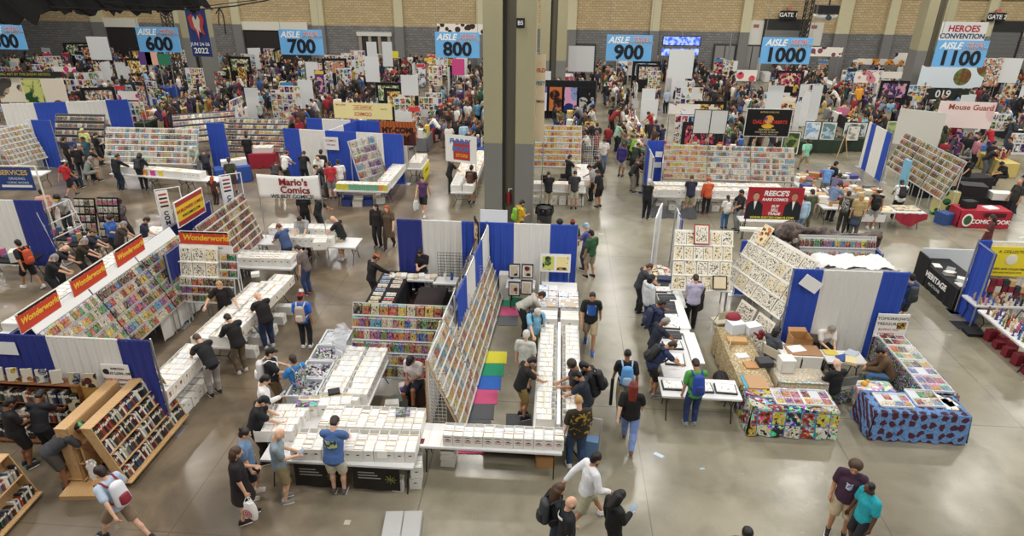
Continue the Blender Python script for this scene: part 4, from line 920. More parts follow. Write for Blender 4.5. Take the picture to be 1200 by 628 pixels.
for k, (x, y, z, c) in enumerate(((-1.13, 18.2, .95, 'b3342c'), (-.72, 18.2, .95, '9c2f2a'), (-1.1, 17.75, .55, '7f3a36'), (-.72, 17.75, .62, 'a05048'))):
    board_sign(['framed red print standing upper left before the white drape', 'framed red print standing upper right before the white drape', 'framed dark red print leaning below the upper left one', 'small red print leaning below the upper right one'][k], (x, y, z), 0, .3, .42, 0, M('f1efe9'), [], posts=False, name='framed_print', cat='print', frame=M('1b1716'), extra=lambda t, z0, c=c, k=k: part('print_picture', MB().box(-.1, .1, -.012, -.003, .05, .37), art_mat('redpic%d' % k, c, '1d1212', 9, .5, 'd8c9b0'), t))
folding_table('small table under the framed red prints', (-.92, 18.15), .9, .6)
card_box('grey-white tall carton standing at the end of the grid wall', (-1.45, 18.55, 0), 0, (.34, .3, .9), BOXW, False)
t = thing('luggage_cart', 'folding luggage cart with a tall handle beside the jeans man', 'cart', (1.02, 11.25, 0), -.15)
mb = MB(); mb.tube([(-.16, 0, .1), (-.16, .1, 1.0), (.16, .1, 1.0), (.16, 0, .1)], .012); part('handle_frame', mb, STEEL, t); part('cart_bag', MB().box(-.15, .15, -.22, .0, .12, .62), M('5f7fa6'), t); part('cart_base', MB().box(-.18, .18, -.3, .02, .08, .11), M('22262b'), t)
for s in (-1, 1): part('wheel', MB().cyl((s*.17, 0, .08), (s*.21, 0, .08), .08, 14), M('1d1f22'), t)
mb = MB(); mb.grid(lambda u, v: (.05+.12*math.sin(u*3), .1+.5*u, .9), 2, 2)
t = thing('lidded_case', 'flat grey two-part case lying on the floor at the bottom edge', 'case', tuple(G(472, 622, 0)), .1)
part('case_body', MB().box(-.36, .36, -.35, .35, .0, .14), M('9c9c98'), t)
for s in (-1, 1): part('case_lid', MB().box(s*.18-.165, s*.18+.165, -.33, .33, .14, .17), M('acacaa'), t)
t = slab('flyer', 'small pale blue flyer dropped in the middle aisle', 'flyer', tuple(G(772, 533, .003)), (.22, .1, .002), M('cfe2f2'), -.6); slab('paper_scrap', 'tiny blue scrap of paper on the concrete', 'paper', tuple(G(823, 549, .003)), (.1, .05, .002), M('9fc0cf'), .2)
slab('floor_plate', 'small round pale plug in the concrete before the box block', 'plate', tuple(G(407, 612, .001)), (.12, .12, .003), M('b5ad9a'))
ARTL = []
def art_panel(label, o, ux, up, W, rows, rh, per, where, frame=WHITE, mats=(INKED, INKED2)):
    X = frame_matrix(o, ux, up); t = tag(newobj('art_easel', None, None, (o[0], o[1], 0)), label, 'display'); off = Matrix.Translation((-o[0], -o[1], 0)) @ X
    part('back_panel', MB().box(0, W, 0, rows*rh+.02, -.05, -.03, X=off), WHITE, t)
    for r in range(rows):
        part('ledge', MB().box(-.02, W+.02, r*rh-.03, r*rh, -.03, .05, X=off), WHITE, t)
    for k in (.03, .5, .97):
        for zz in (0.02, .98): a = off @ V((W*k, rows*rh*zz, -.06)); part('leg', MB().cyl(a, (a.x, a.y, 0), .02, 6), STEEL, t)
    for r in range(rows):
        n = per[r % len(per)]; w = W/n
        for c in range(n):
            pw_ = w*R.uniform(.86, .96); ph_ = rh*R.uniform(.86, .97)
            Y = X @ Matrix.Translation((w*(c+.5), r*rh+.0+ph_/2, .01+.004*c))
            mb = MB(); mb.box(-pw_/2, pw_/2, -ph_/2, ph_/2, 0, .006, 0); mb.box(-pw_/2+.03, pw_/2-.03, -ph_/2+.03, ph_/2-.03, .006, .008, 1)
            m = R.choice(mats); q = solo('art_page', 'inked art page, %s from left, tier %s of the %s' % (ORD[c], ['one', 'two', 'three', 'four', 'five'][rows-1-r], where), 'page', mb, [M('e9e3d2'), m], (0, 0, 0), 0, 'art pages on the '+where); q.matrix_world = Y
    return X
XA = art_panel('white stepped easel of original art facing the camera', (3.62, 17.75, .95), (1, .02, 0), (.06, .55, .83), 1.75, 4, .46, (4, 5, 6, 5), 'back art easel')
XB = art_panel('white stepped easel of original art turned along the booth side', (5.42, 18.65, .95), (.36, -.93, 0), (.42, .16, .88), 2.65, 4, .46, (6, 7, 7, 6), 'side art easel')
q = board_sign('page in a red frame standing on top of the back art easel', tuple(XA @ V((.8, 1.42, .08))), .0, .4, .55, 0, M('efe8d4'), [], posts=False, name='framed_page', cat='page', frame=M('9c2029'), extra=lambda t, z0: part('page_art', MB().box(-.16, .16, -.012, -.003, .05, .5), INKED, t)); q.rotation_euler = (-.55, 0, 0)
q = board_sign('orange coloured cover page on the top tier of the side art easel', tuple(XB @ V((.5, 1.45, .08))), -1.2, .42, .6, 0, M('e9dfc4'), [], posts=False, name='colour_page', cat='page', extra=lambda t, z0: part('page_art', MB().box(-.18, .18, -.012, -.003, .04, .56), INKC, t)); q.rotation_euler = (-.5, 0, -1.2)
q = board_sign('cream page in a thick black frame on the lowest tier of the back easel', tuple(XA @ V((1.42, .06, .09))), 0, .36, .36, 0, M('e6d6b4'), [], posts=False, name='framed_page', cat='page', frame=M('15120f')); q.rotation_euler = (-.5, 0, 0)
for k, (x, y, l) in enumerate(((5.45, 16.95, 'white art board leaning on the floor beside the brown box'), (5.75, 16.2, 'second white art board leaning by the blue drape'))):
    q = board_sign(l, (x, y, 0), -.5, .7, .95, .02, M('efe9dc'), [], posts=False, name='art_board', cat='board', extra=lambda t, z0: part('board_art', MB().box(-.3, .3, -.012, -.003, .07, .9), INKED, t)); q.rotation_euler = (-.35, 0, -1.2)
card_box('open brown cardboard box on the floor below the side art easel', (5.35, 17.2, 0), .2, (.48, .4, .32))
for (x, y, L, l) in ((3.62, 18.1, 2.0, 'white folding table of portfolios nearest the white panels'), (3.45, 16.35, 1.6, 'white folding table of portfolios in the middle of the art booth'), (3.22, 14.4, 2.0, 'white folding table of portfolios close to the corner')): folding_table(l, (x, y), L, .78, PI/2)
folding_table('white folding table of portfolios turned across the aisle end', (3.6, 13.02), 1.83, .78)
slab('white_shelf_board', 'long white board lying along the inner edge of the portfolio table', 'board', (3.72, 16.9, .745), (.34, 2.3, .03), M('eff1ef', .3)); slab('white_shelf_board', 'shorter white board lying behind the corner portfolios', 'board', (3.78, 14.8, .745), (.3, 1.5, .03), M('eff1ef', .3))
def portfolio(label, p, rz, open_=True, w=.46, l=.36):
    t = thing('art_portfolio', label, 'portfolio', p, rz); part('cover', MB().box(-w/2, w/2, -l/2, l/2, 0, .035), M('2b2d31', .5), t)
    if open_: mb = MB(); mb.box(-w/2+.03, w/2-.03, -l/2+.03, l/2-.03, .035, .05, 0); mb.box(-w/2+.06, w/2-.06, -l/2+.05, l/2-.05, .05, .053, 1); part('art_sheet', mb, [M('f1f0ec'), art_mat('pale_page', 'f3f2ee', '8a8a88', 13, .4)], t)
    else: part('spine_strip', MB().box(-w/2, w/2, -.01, .01, .035, .04), M('6a6c70', .4), t)
for k, (x, y, op, l) in enumerate(((3.42, 18.55, 0, 'closed black portfolio at the far end of the art tables'), (3.45, 18.1, 1, 'open portfolio with a white sheet before the woman in white'), (3.5, 17.6, 0, 'closed black portfolio behind the woman in white'), (3.42, 17.15, 0, 'closed black portfolio in front of the hand-to-chin man'), (3.4, 16.75, 0, 'second closed black portfolio in front of the hand-to-chin man'), (3.4, 16.35, 1, 'open portfolio before the grey-haired man in navy'), (3.35, 15.9, 1, 'second open portfolio before the grey-haired man in navy'), (3.3, 15.4, 0, 'closed black portfolio between the two leaning men'), (3.25, 14.85, 1, 'open portfolio read by the man with a black backpack'), (3.2, 14.2, 1, 'large open portfolio at the corner of the art tables'), (2.98, 13.05, 1, 'open portfolio at the left end of the cross table'), (3.65, 13.0, 1, 'open portfolio right of the green shirt boy'), (4.2, 13.0, 1, 'open portfolio at the right end of the cross table'))):
    portfolio(l, (x, y, .745), .06*((k % 3)-1), op, .5, .38 if k != 9 else .55)
slab('papers', 'loose white papers spread between the portfolios', 'paper', (3.6, 16.1, .776), (.4, .5, .006), M('f4f4f2'), .2)
folding_table('small table of coloured print stacks behind the art booth corner', (3.55, 19.4), .9, .6, PI/2)
for k in range(9): slab('small_print_stack', 'small stack of bright prints on the corner table, %s in row %s' % (ORD[k % 3], ['one', 'two', 'three'][k//3]), 'prints', (3.35+.2*(k % 3), 19.12+.26*(k//3), .745), (.17, .23, .06+.03*(k % 2)), art_mat('bright%d' % (k % 3), ['d9a23c', 'd8d2c4', 'c0583c'][k % 3], '4a5a80', 11, .45, 'e8e2d2'), R.uniform(-.1, .1), 'bright prints on the corner table')
slab('storage_tray', 'dark blue tray on the corner of the art tables', 'tray', (3.62, 18.75, .745), (.5, .3, .12), M('2c3a5a'))
for k, (x0, x1, y0, y1, l) in enumerate(((3.42, 3.62, 20.45, 21.2, 'tall white grid door standing behind the art booth, left leaf'), (3.62, 3.85, 21.2, 21.95, 'tall white grid door standing behind the art booth, right leaf'))):
    ln = math.hypot(x1-x0, y1-y0); board_sign(l, (x0, y0, 0), math.atan2(y1-y0, x1-x0)+PI, .72, 2.3, .03, M('e7e9ea', .3), [], posts=False, name='grid_door', cat='panel', frame=M('f2f2f2', .3))
drape('short blue drape end standing at the back corner of the art booth', (4.1, 19.75), (4.12, 20.9), [(0, .45, BLUE, 'blue'), (.45, 1, WDR, 'white')])
BEIGE = M('c9c1a8', .5)
chair('beige folding chair in front of the back art easel', (4.95, 16.9), .3, BEIGE); chair('beige folding chair beside the comic-print tablecloth', (5.0, 14.9), -1.9, BEIGE)
drape('blue and white drape behind the printed tablecloth booth', (6.36, 15.95), (9.32, 15.98), [(0, .255, BLUE, 'blue'), (.255, .765, WDR, 'white'), (.765, 1, BLUE, 'blue')], h=2.6)
slab('white_card', 'blank white card hung on the blue drape end', 'card', (6.72, 15.8, 2.1), (.55, .01, .34), M('f6f6f4'), 0, None, .0).rotation_euler = (0, .55, 0)
def cover_cloth():
    m, N, L, b = newmat('comic_cover_print'); b.inputs['Roughness'].default_value = .7; t = N.new('ShaderNodeTexCoord')
    mp = N.new('ShaderNodeMapping'); mp.inputs['Scale'].default_value = (3.1, 3.1, 2.7); L.new(t.outputs['Object'], mp.inputs['Vector'])
    s = N.new('ShaderNodeSeparateXYZ'); L.new(mp.outputs[0], s.inputs[0]); xy = math_(N, L, 'ADD', s.outputs[0], s.outputs[1]); zz = math_(N, L, 'ADD', s.outputs[2], math_(N, L, 'MULTIPLY', s.outputs[1], .62))
    fl = N.new('ShaderNodeCombineXYZ'); L.new(math_(N, L, 'FLOOR', xy), fl.inputs[0]); L.new(math_(N, L, 'FLOOR', zz), fl.inputs[1])
    wn = N.new('ShaderNodeTexWhiteNoise'); wn.noise_dimensions = '2D'; L.new(fl.outputs[0], wn.inputs['Vector'])
    r = N.new('ShaderNodeValToRGB'); r.color_ramp.interpolation = 'CONSTANT'; e = r.color_ramp.elements; e[0].color = (*lin(hexc('c9a83a')), 1); e[1].position = .2; e[1].color = (*lin(hexc('1f2f35')), 1)
    for p, c in ((.38, 'a83a2e'), (.55, 'e3dcc8'), (.7, '8a2f4a'), (.85, 'd2bf3c')): q = e.new(p); q.color = (*lin(hexc(c)), 1)
    L.new(wn.outputs['Value'], r.inputs[0])
    n = N.new('ShaderNodeTexNoise'); n.inputs['Scale'].default_value = 9; n.inputs['Detail'].default_value = 3; L.new(t.outputs['Object'], n.inputs['Vector'])
    v = N.new('ShaderNodeTexVoronoi'); v.inputs['Scale'].default_value = 13; L.new(t.outputs['Object'], v.inputs['Vector'])
    c = mixc(N, L, math_(N, L, 'GREATER_THAN', n.outputs[0], .53), r.outputs[0], v.outputs['Color']); c = mixc(N, L, math_(N, L, 'LESS_THAN', n.outputs[0], .4), c, (.02, .02, .03))
    fx = math_(N, L, 'FRACT', xy); fz = math_(N, L, 'FRACT', zz); g = math_(N, L, 'MAXIMUM', math_(N, L, 'LESS_THAN', fx, .08), math_(N, L, 'LESS_THAN', fz, .07))
    L.new(mixc(N, L, g, c, lin(hexc('3a86a8'))), b.inputs['Base Color']); return m
CCLOTH = cover_cloth(); FLORAL = art_mat('pale_comic_cloth', 'd8cfb2', '5a5348', 26, .43, 'b59a6a')
def spider_cloth():
    m, N, L, b = newmat('blue_web_print'); b.inputs['Roughness'].default_value = .7; t = N.new('ShaderNodeTexCoord')
    v = N.new('ShaderNodeTexVoronoi'); v.voronoi_dimensions = '2D'; v.inputs['Scale'].default_value = 4.6; v.inputs['Randomness'].default_value = .4; sq = N.new('ShaderNodeSeparateXYZ'); L.new(t.outputs['Object'], sq.inputs[0]); cq = N.new('ShaderNodeCombineXYZ'); L.new(sq.outputs[0], cq.inputs[0]); L.new(math_(N, L, 'SUBTRACT', sq.outputs[2], sq.outputs[1]), cq.inputs[1]); L.new(cq.outputs[0], v.inputs['Vector'])
    n = N.new('ShaderNodeTexNoise'); n.inputs['Scale'].default_value = 11; L.new(t.outputs['Object'], n.inputs['Vector'])
    d = math_(N, L, 'ADD', v.outputs['Distance'], math_(N, L, 'MULTIPLY', n.outputs[0], .55))
    e = N.new('ShaderNodeTexVoronoi'); e.feature = 'DISTANCE_TO_EDGE'; e.inputs['Scale'].default_value = 9; L.new(t.outputs['Object'], e.inputs['Vector'])
    base = mixc(N, L, math_(N, L, 'LESS_THAN', e.outputs['Distance'], .03), lin(hexc('6b95c9')), lin(hexc('3f639c')))
    L.new(mixc(N, L, math_(N, L, 'LESS_THAN', d, .62), base, lin(hexc('4a1f34'))), b.inputs['Base Color']); return m
SPC = spider_cloth(); STARS = busy_mat('star_blue_cloth', 16, .8, .7, .5)
folding_table('folding table under the cover-print cloth', (5.62, 12.75), 1.9, .8); tablecloth('tablecloth printed with rows of bright comic covers', (5.62, 12.75), 1.92, .84, CCLOTH, 0, drop=.72)
folding_table('long side table under the pale busy cloth', (5.0, 14.6), 2.7, .75, PI/2); tablecloth('pale busy-print tablecloth on the side table of the collectors', (5.0, 14.6), 2.72, .77, FLORAL, PI/2, seed=5)
folding_table('short inner table under a pale cloth with red trim', (6.15, 13.75), 1.15, .6); tablecloth('pale tablecloth with orange trim on the short inner table', (6.15, 13.75), 1.17, .62, art_mat('pale_cloth2', 'd9d6c9', '6a665c', 28, .42, 'c2b49a'), 0, seed=6)
slab('orange_trim', 'orange patterned strip along the edge of the short inner table', 'strip', (6.15, 13.42, .755), (1.12, .06, .01), busy_mat('orange_trim_print', 30, .9, .9, .2))
folding_table('folding table under the blue figure-print cloth', (8.42, 12.82), 2.05, .8); tablecloth('blue tablecloth printed with small dark red figures', (8.42, 12.82), 2.07, .84, SPC, 0, drop=.72, seed=7)
folding_table('long outer table under the dark blue cloth', (9.22, 14.65), 2.9, .75, PI/2); tablecloth('dark blue star-print tablecloth on the outer aisle table', (9.22, 14.65), 2.92, .77, STARS, PI/2, seed=8)
t = thing('clothed_crate', 'low crate wrapped in blue printed cloth between the two tables', 'crate', (7.98, 13.75, 0)); part('crate_body', MB().box(-.42, .42, -.25, .25, 0, .5), WOOD, t); mb = MB(); mb.box(-.44, .44, -.27, .27, .5, .515); mb.grid(lambda u, v: (-.44+.88*u, -.275-.02*v*math.sin(u*20), .51-.48*v), 24, 4); mb.grid(lambda u, v: (-.445-.02*v*math.sin(u*14), .27-.54*u, .51-.48*v), 16, 4); mb.grid(lambda u, v: (.445, -.27+.54*u, .51-.48*v), 4, 2); part('wrap_cloth', mb, busy_mat('blue_print2', 14, .7, .9, .25), t)
mb = MB(); mb.ell((0, 0, .05), (.09, .08, .06), 10, 8); mb.ell((.07, .03, .1), (.05, .05, .05), 8, 6); solo('yellow_toy', 'small yellow toy sitting on the blue wrapped crate', 'toy', mb, M('d9a13c'), (7.75, 13.8, .515))
slab('cloth_heap', 'dark blue striped cloth heaped on the floor left of the wrapped crate', 'cloth', (7.35, 13.9, 0), (.5, .35, .12), busy_mat('dark_stripe', 18, .6, .5, .5), .4)
def comic_tray(label, p, rz, nx, ny, w, l, blanks=(), pal=None, where=''):
    t = thing('comic_tray', label, 'tray', p, rz); part('tray_base', MB().box(-w/2, w/2, -l/2, l/2, 0, .02), M('c9ccd2', .4), t)
    mb = MB()
    for s in (-1, 1): mb.box(-w/2-.01, w/2+.01, s*l/2-.01, s*l/2+.01, 0, .045); mb.box(s*w/2-.01, s*w/2+.01, -l/2, l/2, 0, .045)
    part('tray_rim', mb, M('dfe3ea', .3), t)
    for j in range(ny):
        for i in range(nx):
            x, y = -w/2+w*(i+.5)/nx, -l/2+l*(j+.5)/ny; c, s = math.cos(rz), math.sin(rz); q = (p[0]+x*c-y*s, p[1]+x*s+y*c, p[2]+.03)
            if (i, j) in blanks: continue
            cc = R.choice(pal or PAL); comic(frame_matrix(q, (c, s, 0), (-s, c, 0)), w/nx*.88, l/ny*.9, '%s comic lying %s from left, row %s of %s' % (PALN[cc], ORD[i], ['one', 'two', 'three', 'four', 'five', 'six', 'seven', 'eight'][j], where), cc, 'comics in '+where)
comic_tray('left tray of comics on the cover-print tablecloth', (5.55, 12.78, .756), 0, 3, 2, .62, .58, (), None, 'the left cover-print tray'); comic_tray('right tray of comics on the cover-print tablecloth', (6.2, 12.8, .756), 0, 3, 2, .62, .58, ((1, 1),), None, 'the right cover-print tray')
comic_tray('left tray of comics on the blue figure-print cloth', (7.95, 12.85, .756), 0, 4, 2, .72, .5, ((0, 1), (2, 1)), None, 'the left blue-cloth tray'); comic_tray('right tray of comics on the blue figure-print cloth', (8.72, 13.0, .756), 0, 3, 2, .62, .62, ((0, 1),), None, 'the right blue-cloth tray')
for k in range(4): comic_tray('long aisle tray of comics on the dark blue cloth, %s from the front' % ORD[k], (9.2, 13.62+.68*k, .756), 0, 3, 2, .66, .64, (((1, 0),) if k == 1 else ()), None, 'aisle tray %s' % ['one', 'two', 'three', 'four'][k])
for k in range(5): slab('loose_comic_pile', 'loose pile of pale comics on the blue cloths, %s from the front' % ORD[k], 'comics', (9.15+.1*(k % 2)-.05*k, 12.75+.12*k if k < 3 else 15.6+.25*(k-3), .756), (.26, .3, .03), art_mat('pile%d' % (k % 2), 'e2d6b0', '6a4a4a', 12, .45, 'cfd8e2'), .3*k)
slab('brown_board', 'blank brown backing board at the left of the cover-print cloth', 'board', (5.0, 13.35, .757), (.5, .55, .02), M('b8926a'), .03); slab('blue_strip', 'blue board strip beside the blank brown backing board', 'board', (4.72, 13.35, .757), (.08, .55, .02), M('4d9fb8'), .03)
for k, (x, y, d, c, l) in enumerate(((4.98, 15.2, (.5, .25, .08), 'c39a66', 'brown flat parcel on the pale busy cloth'), (5.05, 14.05, (.32, .3, .05), 'b98a58', 'brown envelope beside the dark grey case'), (5.4, 14.15, (.36, .3, .14), '3a3c40', 'dark grey case on the pale busy cloth'), (4.95, 14.5, (.3, .2, .02), 'eef0f2', 'white paper plate of notes on the pale busy cloth'), (5.05, 15.75, (.4, .36, .3), 'dfe6ee', 'white drink carton pack at the far end of the side table'), (5.5, 15.75, (.42, .3, .24), 'e6e8ea', 'white printed carton near the red cap'), (6.15, 15.5, (.5, .5, .24), 'ece9e2', 'white box with papers against the blue drape'))):
    slab(['parcel', 'envelope', 'case', 'paper_plate', 'carton', 'carton', 'carton'][k], l, 'package', (x, y, .757 if k != 6 else .3), d, M(c), .08*k)
mb = MB(); mb.ell((0, 0, 0), (.22, .17, .16), 18, 8, 0, None, 0, 90); solo('red_hat', 'dark red cap hanging at the far end of the side table', 'cap', mb, M('8c1f30'), (5.02, 15.95, 1.06), .3)
mb = MB(); mb.ell((0, 0, .1), (.09, .08, .1), 10, 8); mb.ell((0, .0, .23), (.07, .07, .07), 10, 8); mb.cap((-.08, 0, .14), (-.17, 0, .2), .03, .03); mb.cap((.08, 0, .14), (.17, 0, .2), .03, .03); solo('plush_toy', 'small dark red plush figure on the side table', 'toy', mb, M('7d1f2c'), (5.62, 15.35, .757))
card_box('tall open brown cardboard box against the white drape', (6.65, 15.35, .0), .05, (.5, .42, .95)); 
for k, (x, l) in enumerate(((6.2, 'white long box with a board lid in front of the plaid woman'), (6.72, 'white long box with a board lid beside the seated man'))): card_box(l, (x, 14.75, 0), 0, (.5, .5, .8), BOXW, False)
slab('brown_board', 'brown board lying across the two white boxes', 'board', (6.55, 14.8, .815), (.85, .5, .02), M('a8805c')); slab('papers', 'white papers spread on the brown board', 'paper', (6.4, 14.85, .837), (.42, .3, .006), M('f4f4f2'), .3)
folding_table('small sorting table between the seated collectors', (7.62, 14.85), 1.0, .6, h=.66)
for k, (x, y, c, l) in enumerate(((7.35, 15.0, 'd9c25a', 'yellow folder on the sorting table'), (7.6, 14.75, '35589a', 'blue folder on the sorting table'), (7.85, 14.95, 'b9c2cc', 'silver sheet of bags on the sorting table'), (7.7, 14.6, 'e2d2a2', 'cream pile of comics on the sorting table'))): slab('folder', l, 'folder', (x, y, .665), (.34, .26, .02+.02*k), M(c), .4*k)
card_box('white box with a spotted print beside the plaid woman', (5.85, 13.95, .757), .1, (.34, .3, .34), BOXW, False)
TXT = M('2b2b2b')
board_sign('white poster with red and black lettering beside the outer table', (9.15, 15.82), 0, .82, .72, .72, M('f4f2ec'), [('TOMORROW\'S', .12, .0, .58, TXT, .0, 0), ('TREASURES', .12, -.08, .42, TXT, .0, 0), ('BUYING OLD', .09, -.05, .25, M('b0445a'), .0, 0), ('COMICS', .12, -.1, .1, M('b0445a'), .01, 0)], posts=True, extra=lambda t, z0: part('poster_picture', MB().box(.14, .36, -.012, -.003, z0+.28, z0+.48), art_mat('crest', 'c9a33a', '2a1a14', 14, .5), t))
GREYCH = M('77756c', .5, .3)
chair('grey folding chair under the bald man in black', (7.2, 13.85), 0.3, GREYCH); chair('grey folding chair under the white-shirted collector', (7.02, 15.35), 2.9, GREYCH); chair('beige folding chair under the man in the brown jacket', (8.25, 14.6), 1.3, BEIGE); chair('beige folding chair under the plaid shirt woman', (5.95, 14.95), -.9, BEIGE)
t = thing('duffel_bag', 'black duffel bag on the floor beside the side table', 'bag', (4.42, 14.0, 0), 1.5); part('bag_body', MB().cap((-.25, 0, .22), (.25, 0, .22), .2, .2, 14, 5), M('1b1b1d', .7), t, True); part('bag_strap', MB().tube([(-.2, 0, .42), (0, .05, .55), (.2, 0, .42)], .015), M('33343a'), t)
t = thing('covered_shelf', 'shelf unit covered with crumpled white plastic behind the drape', 'shelf', (8.45, 17.1, 0)); part('shelf_frame', MB().box(-.95, .95, -.2, .35, 0, 2.2), M('cfcfcc'), t)
mb = MB(); rr = random.Random(9); mb.grid(lambda u, v: (-1.06+2.12*u+.03*math.sin(v*9), -.32+.9*v, 2.32+.05*math.sin(u*17)*math.cos(v*7)+rr.uniform(-.03, .03)-.25*max(0, abs(u-.5)*2-.9)*5), 34, 10); mb.grid(lambda u, v: (-1.06+2.12*u, -.34-.04*math.sin(u*23), 2.3-.8*v+rr.uniform(-.02, .02)), 34, 5); part('plastic_cover', mb, M('dadad8', .35), t, True)
rack('wire shelf of small bright packets behind the art booth', (7.55, 18.6, .9), (1, .02, 0), (0, .3, .95), 2.3, 1.5, 4, 15, .13, .26, 'packet shelf behind the art booth', backmat=M('d9d9d6'))
mb = MB(); rr = random.Random(3)
def br(u, v):
    a = 2*PI*v; x = 6.9+3.2*u; r_ = .19+.05*math.sin(u*13)+.05*math.sin(a*3+u*20)+(.22*max(0, 1-u*4.5)); return (x, 19.6+r_*math.cos(a)+.15*math.sin(u*5), 2.1+r_*math.sin(a)*1.1-.25*max(0, 1-u*5)+.1*math.sin(u*7))
mb.grid(br, 60, 14)
def bd(u, v): return (6.85+.7*u+.06*math.sin(v*9), 18.35+.14*math.sin(u*15+v*4)+.6*u, 2.25-1.3*v+.08*math.sin(u*9))
mb.grid(bd, 24, 14)
BRC = art_mat('brown_camo_cloth', '40302a', '1d1512', 9, .5, '5e4b3e', .6); q = solo('brown_cloth', 'bunched brown patterned cloth rolled along the top of the shelf', 'cloth', mb, BRC, smooth=True); q.modifiers.new('s', 'SOLIDIFY').thickness = .03
drape('blue drape end right of the small packet shelf', (9.9, 18.6), (9.92, 19.9), [(0, 1, BLUE, 'blue')], h=2.0); drape('low blue drape behind the art easels', (6.0, 19.5), (7.0, 19.5), [(0, 1, BLUE, 'blue')], h=1.9)
t = thing('auction_counter', 'black-clothed counter with white lettering at the right aisle', 'counter', (13.1, 20.15, 0))
part('counter_top', MB().box(-.5, .5, -1.22, 1.2, .72, .75), BLKD, t); mb = MB()
mb.grid(lambda u, v: (-.505-.015*math.sin(u*40)*v, 1.2-2.42*u, .745*(1-v)), 50, 4); mb.grid(lambda u, v: (-.505+1.0*u, -1.225-.015*math.sin(u*22)*v, .745*(1-v)), 24, 4); part('counter_skirt', mb, BLKD, t)
text('HERITAGE', .27, WHT, t, (-.54, -.1, .5), (PI/2, 0, -PI/2), bold=.035); text('AUCTIONS', .14, M('d0d0d0'), t, (-.54, -.1, .25), (PI/2, 0, -PI/2), bold=.01)
part('back_board', MB().box(-.45, 1.3, 1.2, 1.25, .0, 1.1), M('cfd5da'), t); part('side_board', MB().box(-.52, -.47, .55, 1.25, 0, .98), BLKD, t)
for k in range(7): slab('catalogue', 'catalogue on the black auction counter, %s from the front' % ORD[k], 'book', (12.85+.16*(k % 3), 19.25+.24*k, .751), (.24, .32, .03), M(['d9d5cc', '8a8c90', 'e5e1d6', '5c5a58'][k % 4]), .5*k)
t = thing('brochure_stand', 'white brochure stand on the black auction counter', 'stand', (13.3, 19.4, .75), .5); part('stand_base', MB().box(-.12, .12, -.1, .1, 0, .02), WHITE, t); part('brochure', MB().box(-.14, .14, .02, .05, .02, .5), art_mat('brochure_art', 'e8e6e0', '3a3634', 10, .45), t)
drape('blue and white drape beside the figure tables at the right edge', (12.72, 18.88), (15.6, 18.75), [(0, .12, BLUE, 'blue'), (.12, 1, WDR, 'white')], h=2.44); 
mb = MB(); 
t = drape('blue side drape turned toward the auction counter', (12.66, 17.95), (12.7, 18.85), [(0, 1, BLUE, 'blue')], h=2.4)
slab('floor_plate', 'black rubber mat at the foot of the blue side drape', 'mat', (12.55, 18.0, .002), (.7, .5, .015), M('1d1d1f'))
YEL = M('ecd62c')
q = board_sign('yellow banner with black lettering hung on the white drape', (13.62, 18.62), 0, 1.35, .95, 1.4, YEL, [('A. COLLECTORS', .12, 0, .8, TXT, .0, .2), ('FIGURES AND COLLECTIBLES', .085, 0, .24, TXT, .01, 0), ('NEW AND VINTAGE TOYS', .07, 0, .12, TXT, .0, 0)], posts=False, extra=lambda t, z0: part('banner_emblem', MB().ell((0, -.008, z0+.55), (.17, .01, .17), 20, 10), M('e6e2cf'), t))
folding_table('white folding table of figures against the yellow banner', (13.5, 18.25), 1.9, .72); folding_table('white folding table of figures along the right aisle', (12.85, 16.5), 2.3, .74, PI/2)
FIGP = ['c8a878', 'd9b38c', '5b4a7a', 'b5523a', '3f6fb8', 'e0d2b0', '7b8a3a', 'c4668a', '6d4a34', '2c3140']
_fg = []
for v in range(4):
    r = random.Random(v); mb = MB(); mb.cyl((0, 0, 0), (0, 0, .012), .03, 10); mb.cap((-.012, 0, .02), (-.01, 0, .07), .011, .013, 6, 2); mb.cap((.012, 0, .02), (.01, 0, .07), .011, .013, 6, 2); mb.cap((0, 0, .075), (0, 0, .11), .02, .024, 8, 2); mb.cap((-.024, 0, .11), (-.05+.02*v, .02, .075+.02*v), .009, .008, 6, 2); mb.cap((.024, 0, .11), (.05, .01*v, .08), .009, .008, 6, 2); mb.ell((0, 0, .145), (.018, .018, .02), 8, 6); _fg.append(mb.mesh('toy_figure', [PAINT], True))
for k in range(78):
    if k < 30: x, y, w = 12.75+.16*(k % 10), 17.98+.17*(k//10), 'the table before the yellow banner'
    else: q = k-30; x, y, w = 12.62+.14*(q % 4), 15.5+.17*(q//4), 'the aisle table at the right edge'
    o = newobj('toy_figure', _fg[k % 4], None, (x+R.uniform(-.04, .04), y+R.uniform(-.04, .04), .745), R.uniform(0, 6), lin(hexc(FIGP[(k*7) % 10]))); s = R.uniform(1.1, 1.6); o.scale = (s, s, s)
    i = k if k < 30 else k-30; tag(o, 'toy figure, %s in %s on %s' % (onum(i % 10 if k < 30 else i % 4), 'row '+['one', 'two', 'three', 'four', 'five', 'six', 'seven', 'eight', 'nine', 'ten', 'eleven', 'twelve', 'thirteen'][i//10 if k < 30 else i//4], w), 'figure', 'toy figures on '+w)
for k in range(22):
    r = random.Random(k+40); x, y = 12.85+.19*(k % 8), 18.35+.0*(k//8); c = ['6d1a26', '8a2434', '2b2d38', 'c9a878', '9a2c38', 'd8d2c4'][k % 6]
    slab('boxed_figure', '%s boxed figure before the yellow banner, %s in layer %s' % (['dark red', 'red', 'black', 'tan', 'crimson', 'white'][k % 6], ORD[k % 8], ['one', 'two', 'three'][k//8]), 'box', (x, 18.52, .745+.2*(k//8)), (.16, .14, .19), M(c), r.uniform(-.15, .15), 'boxed figures before the yellow banner')
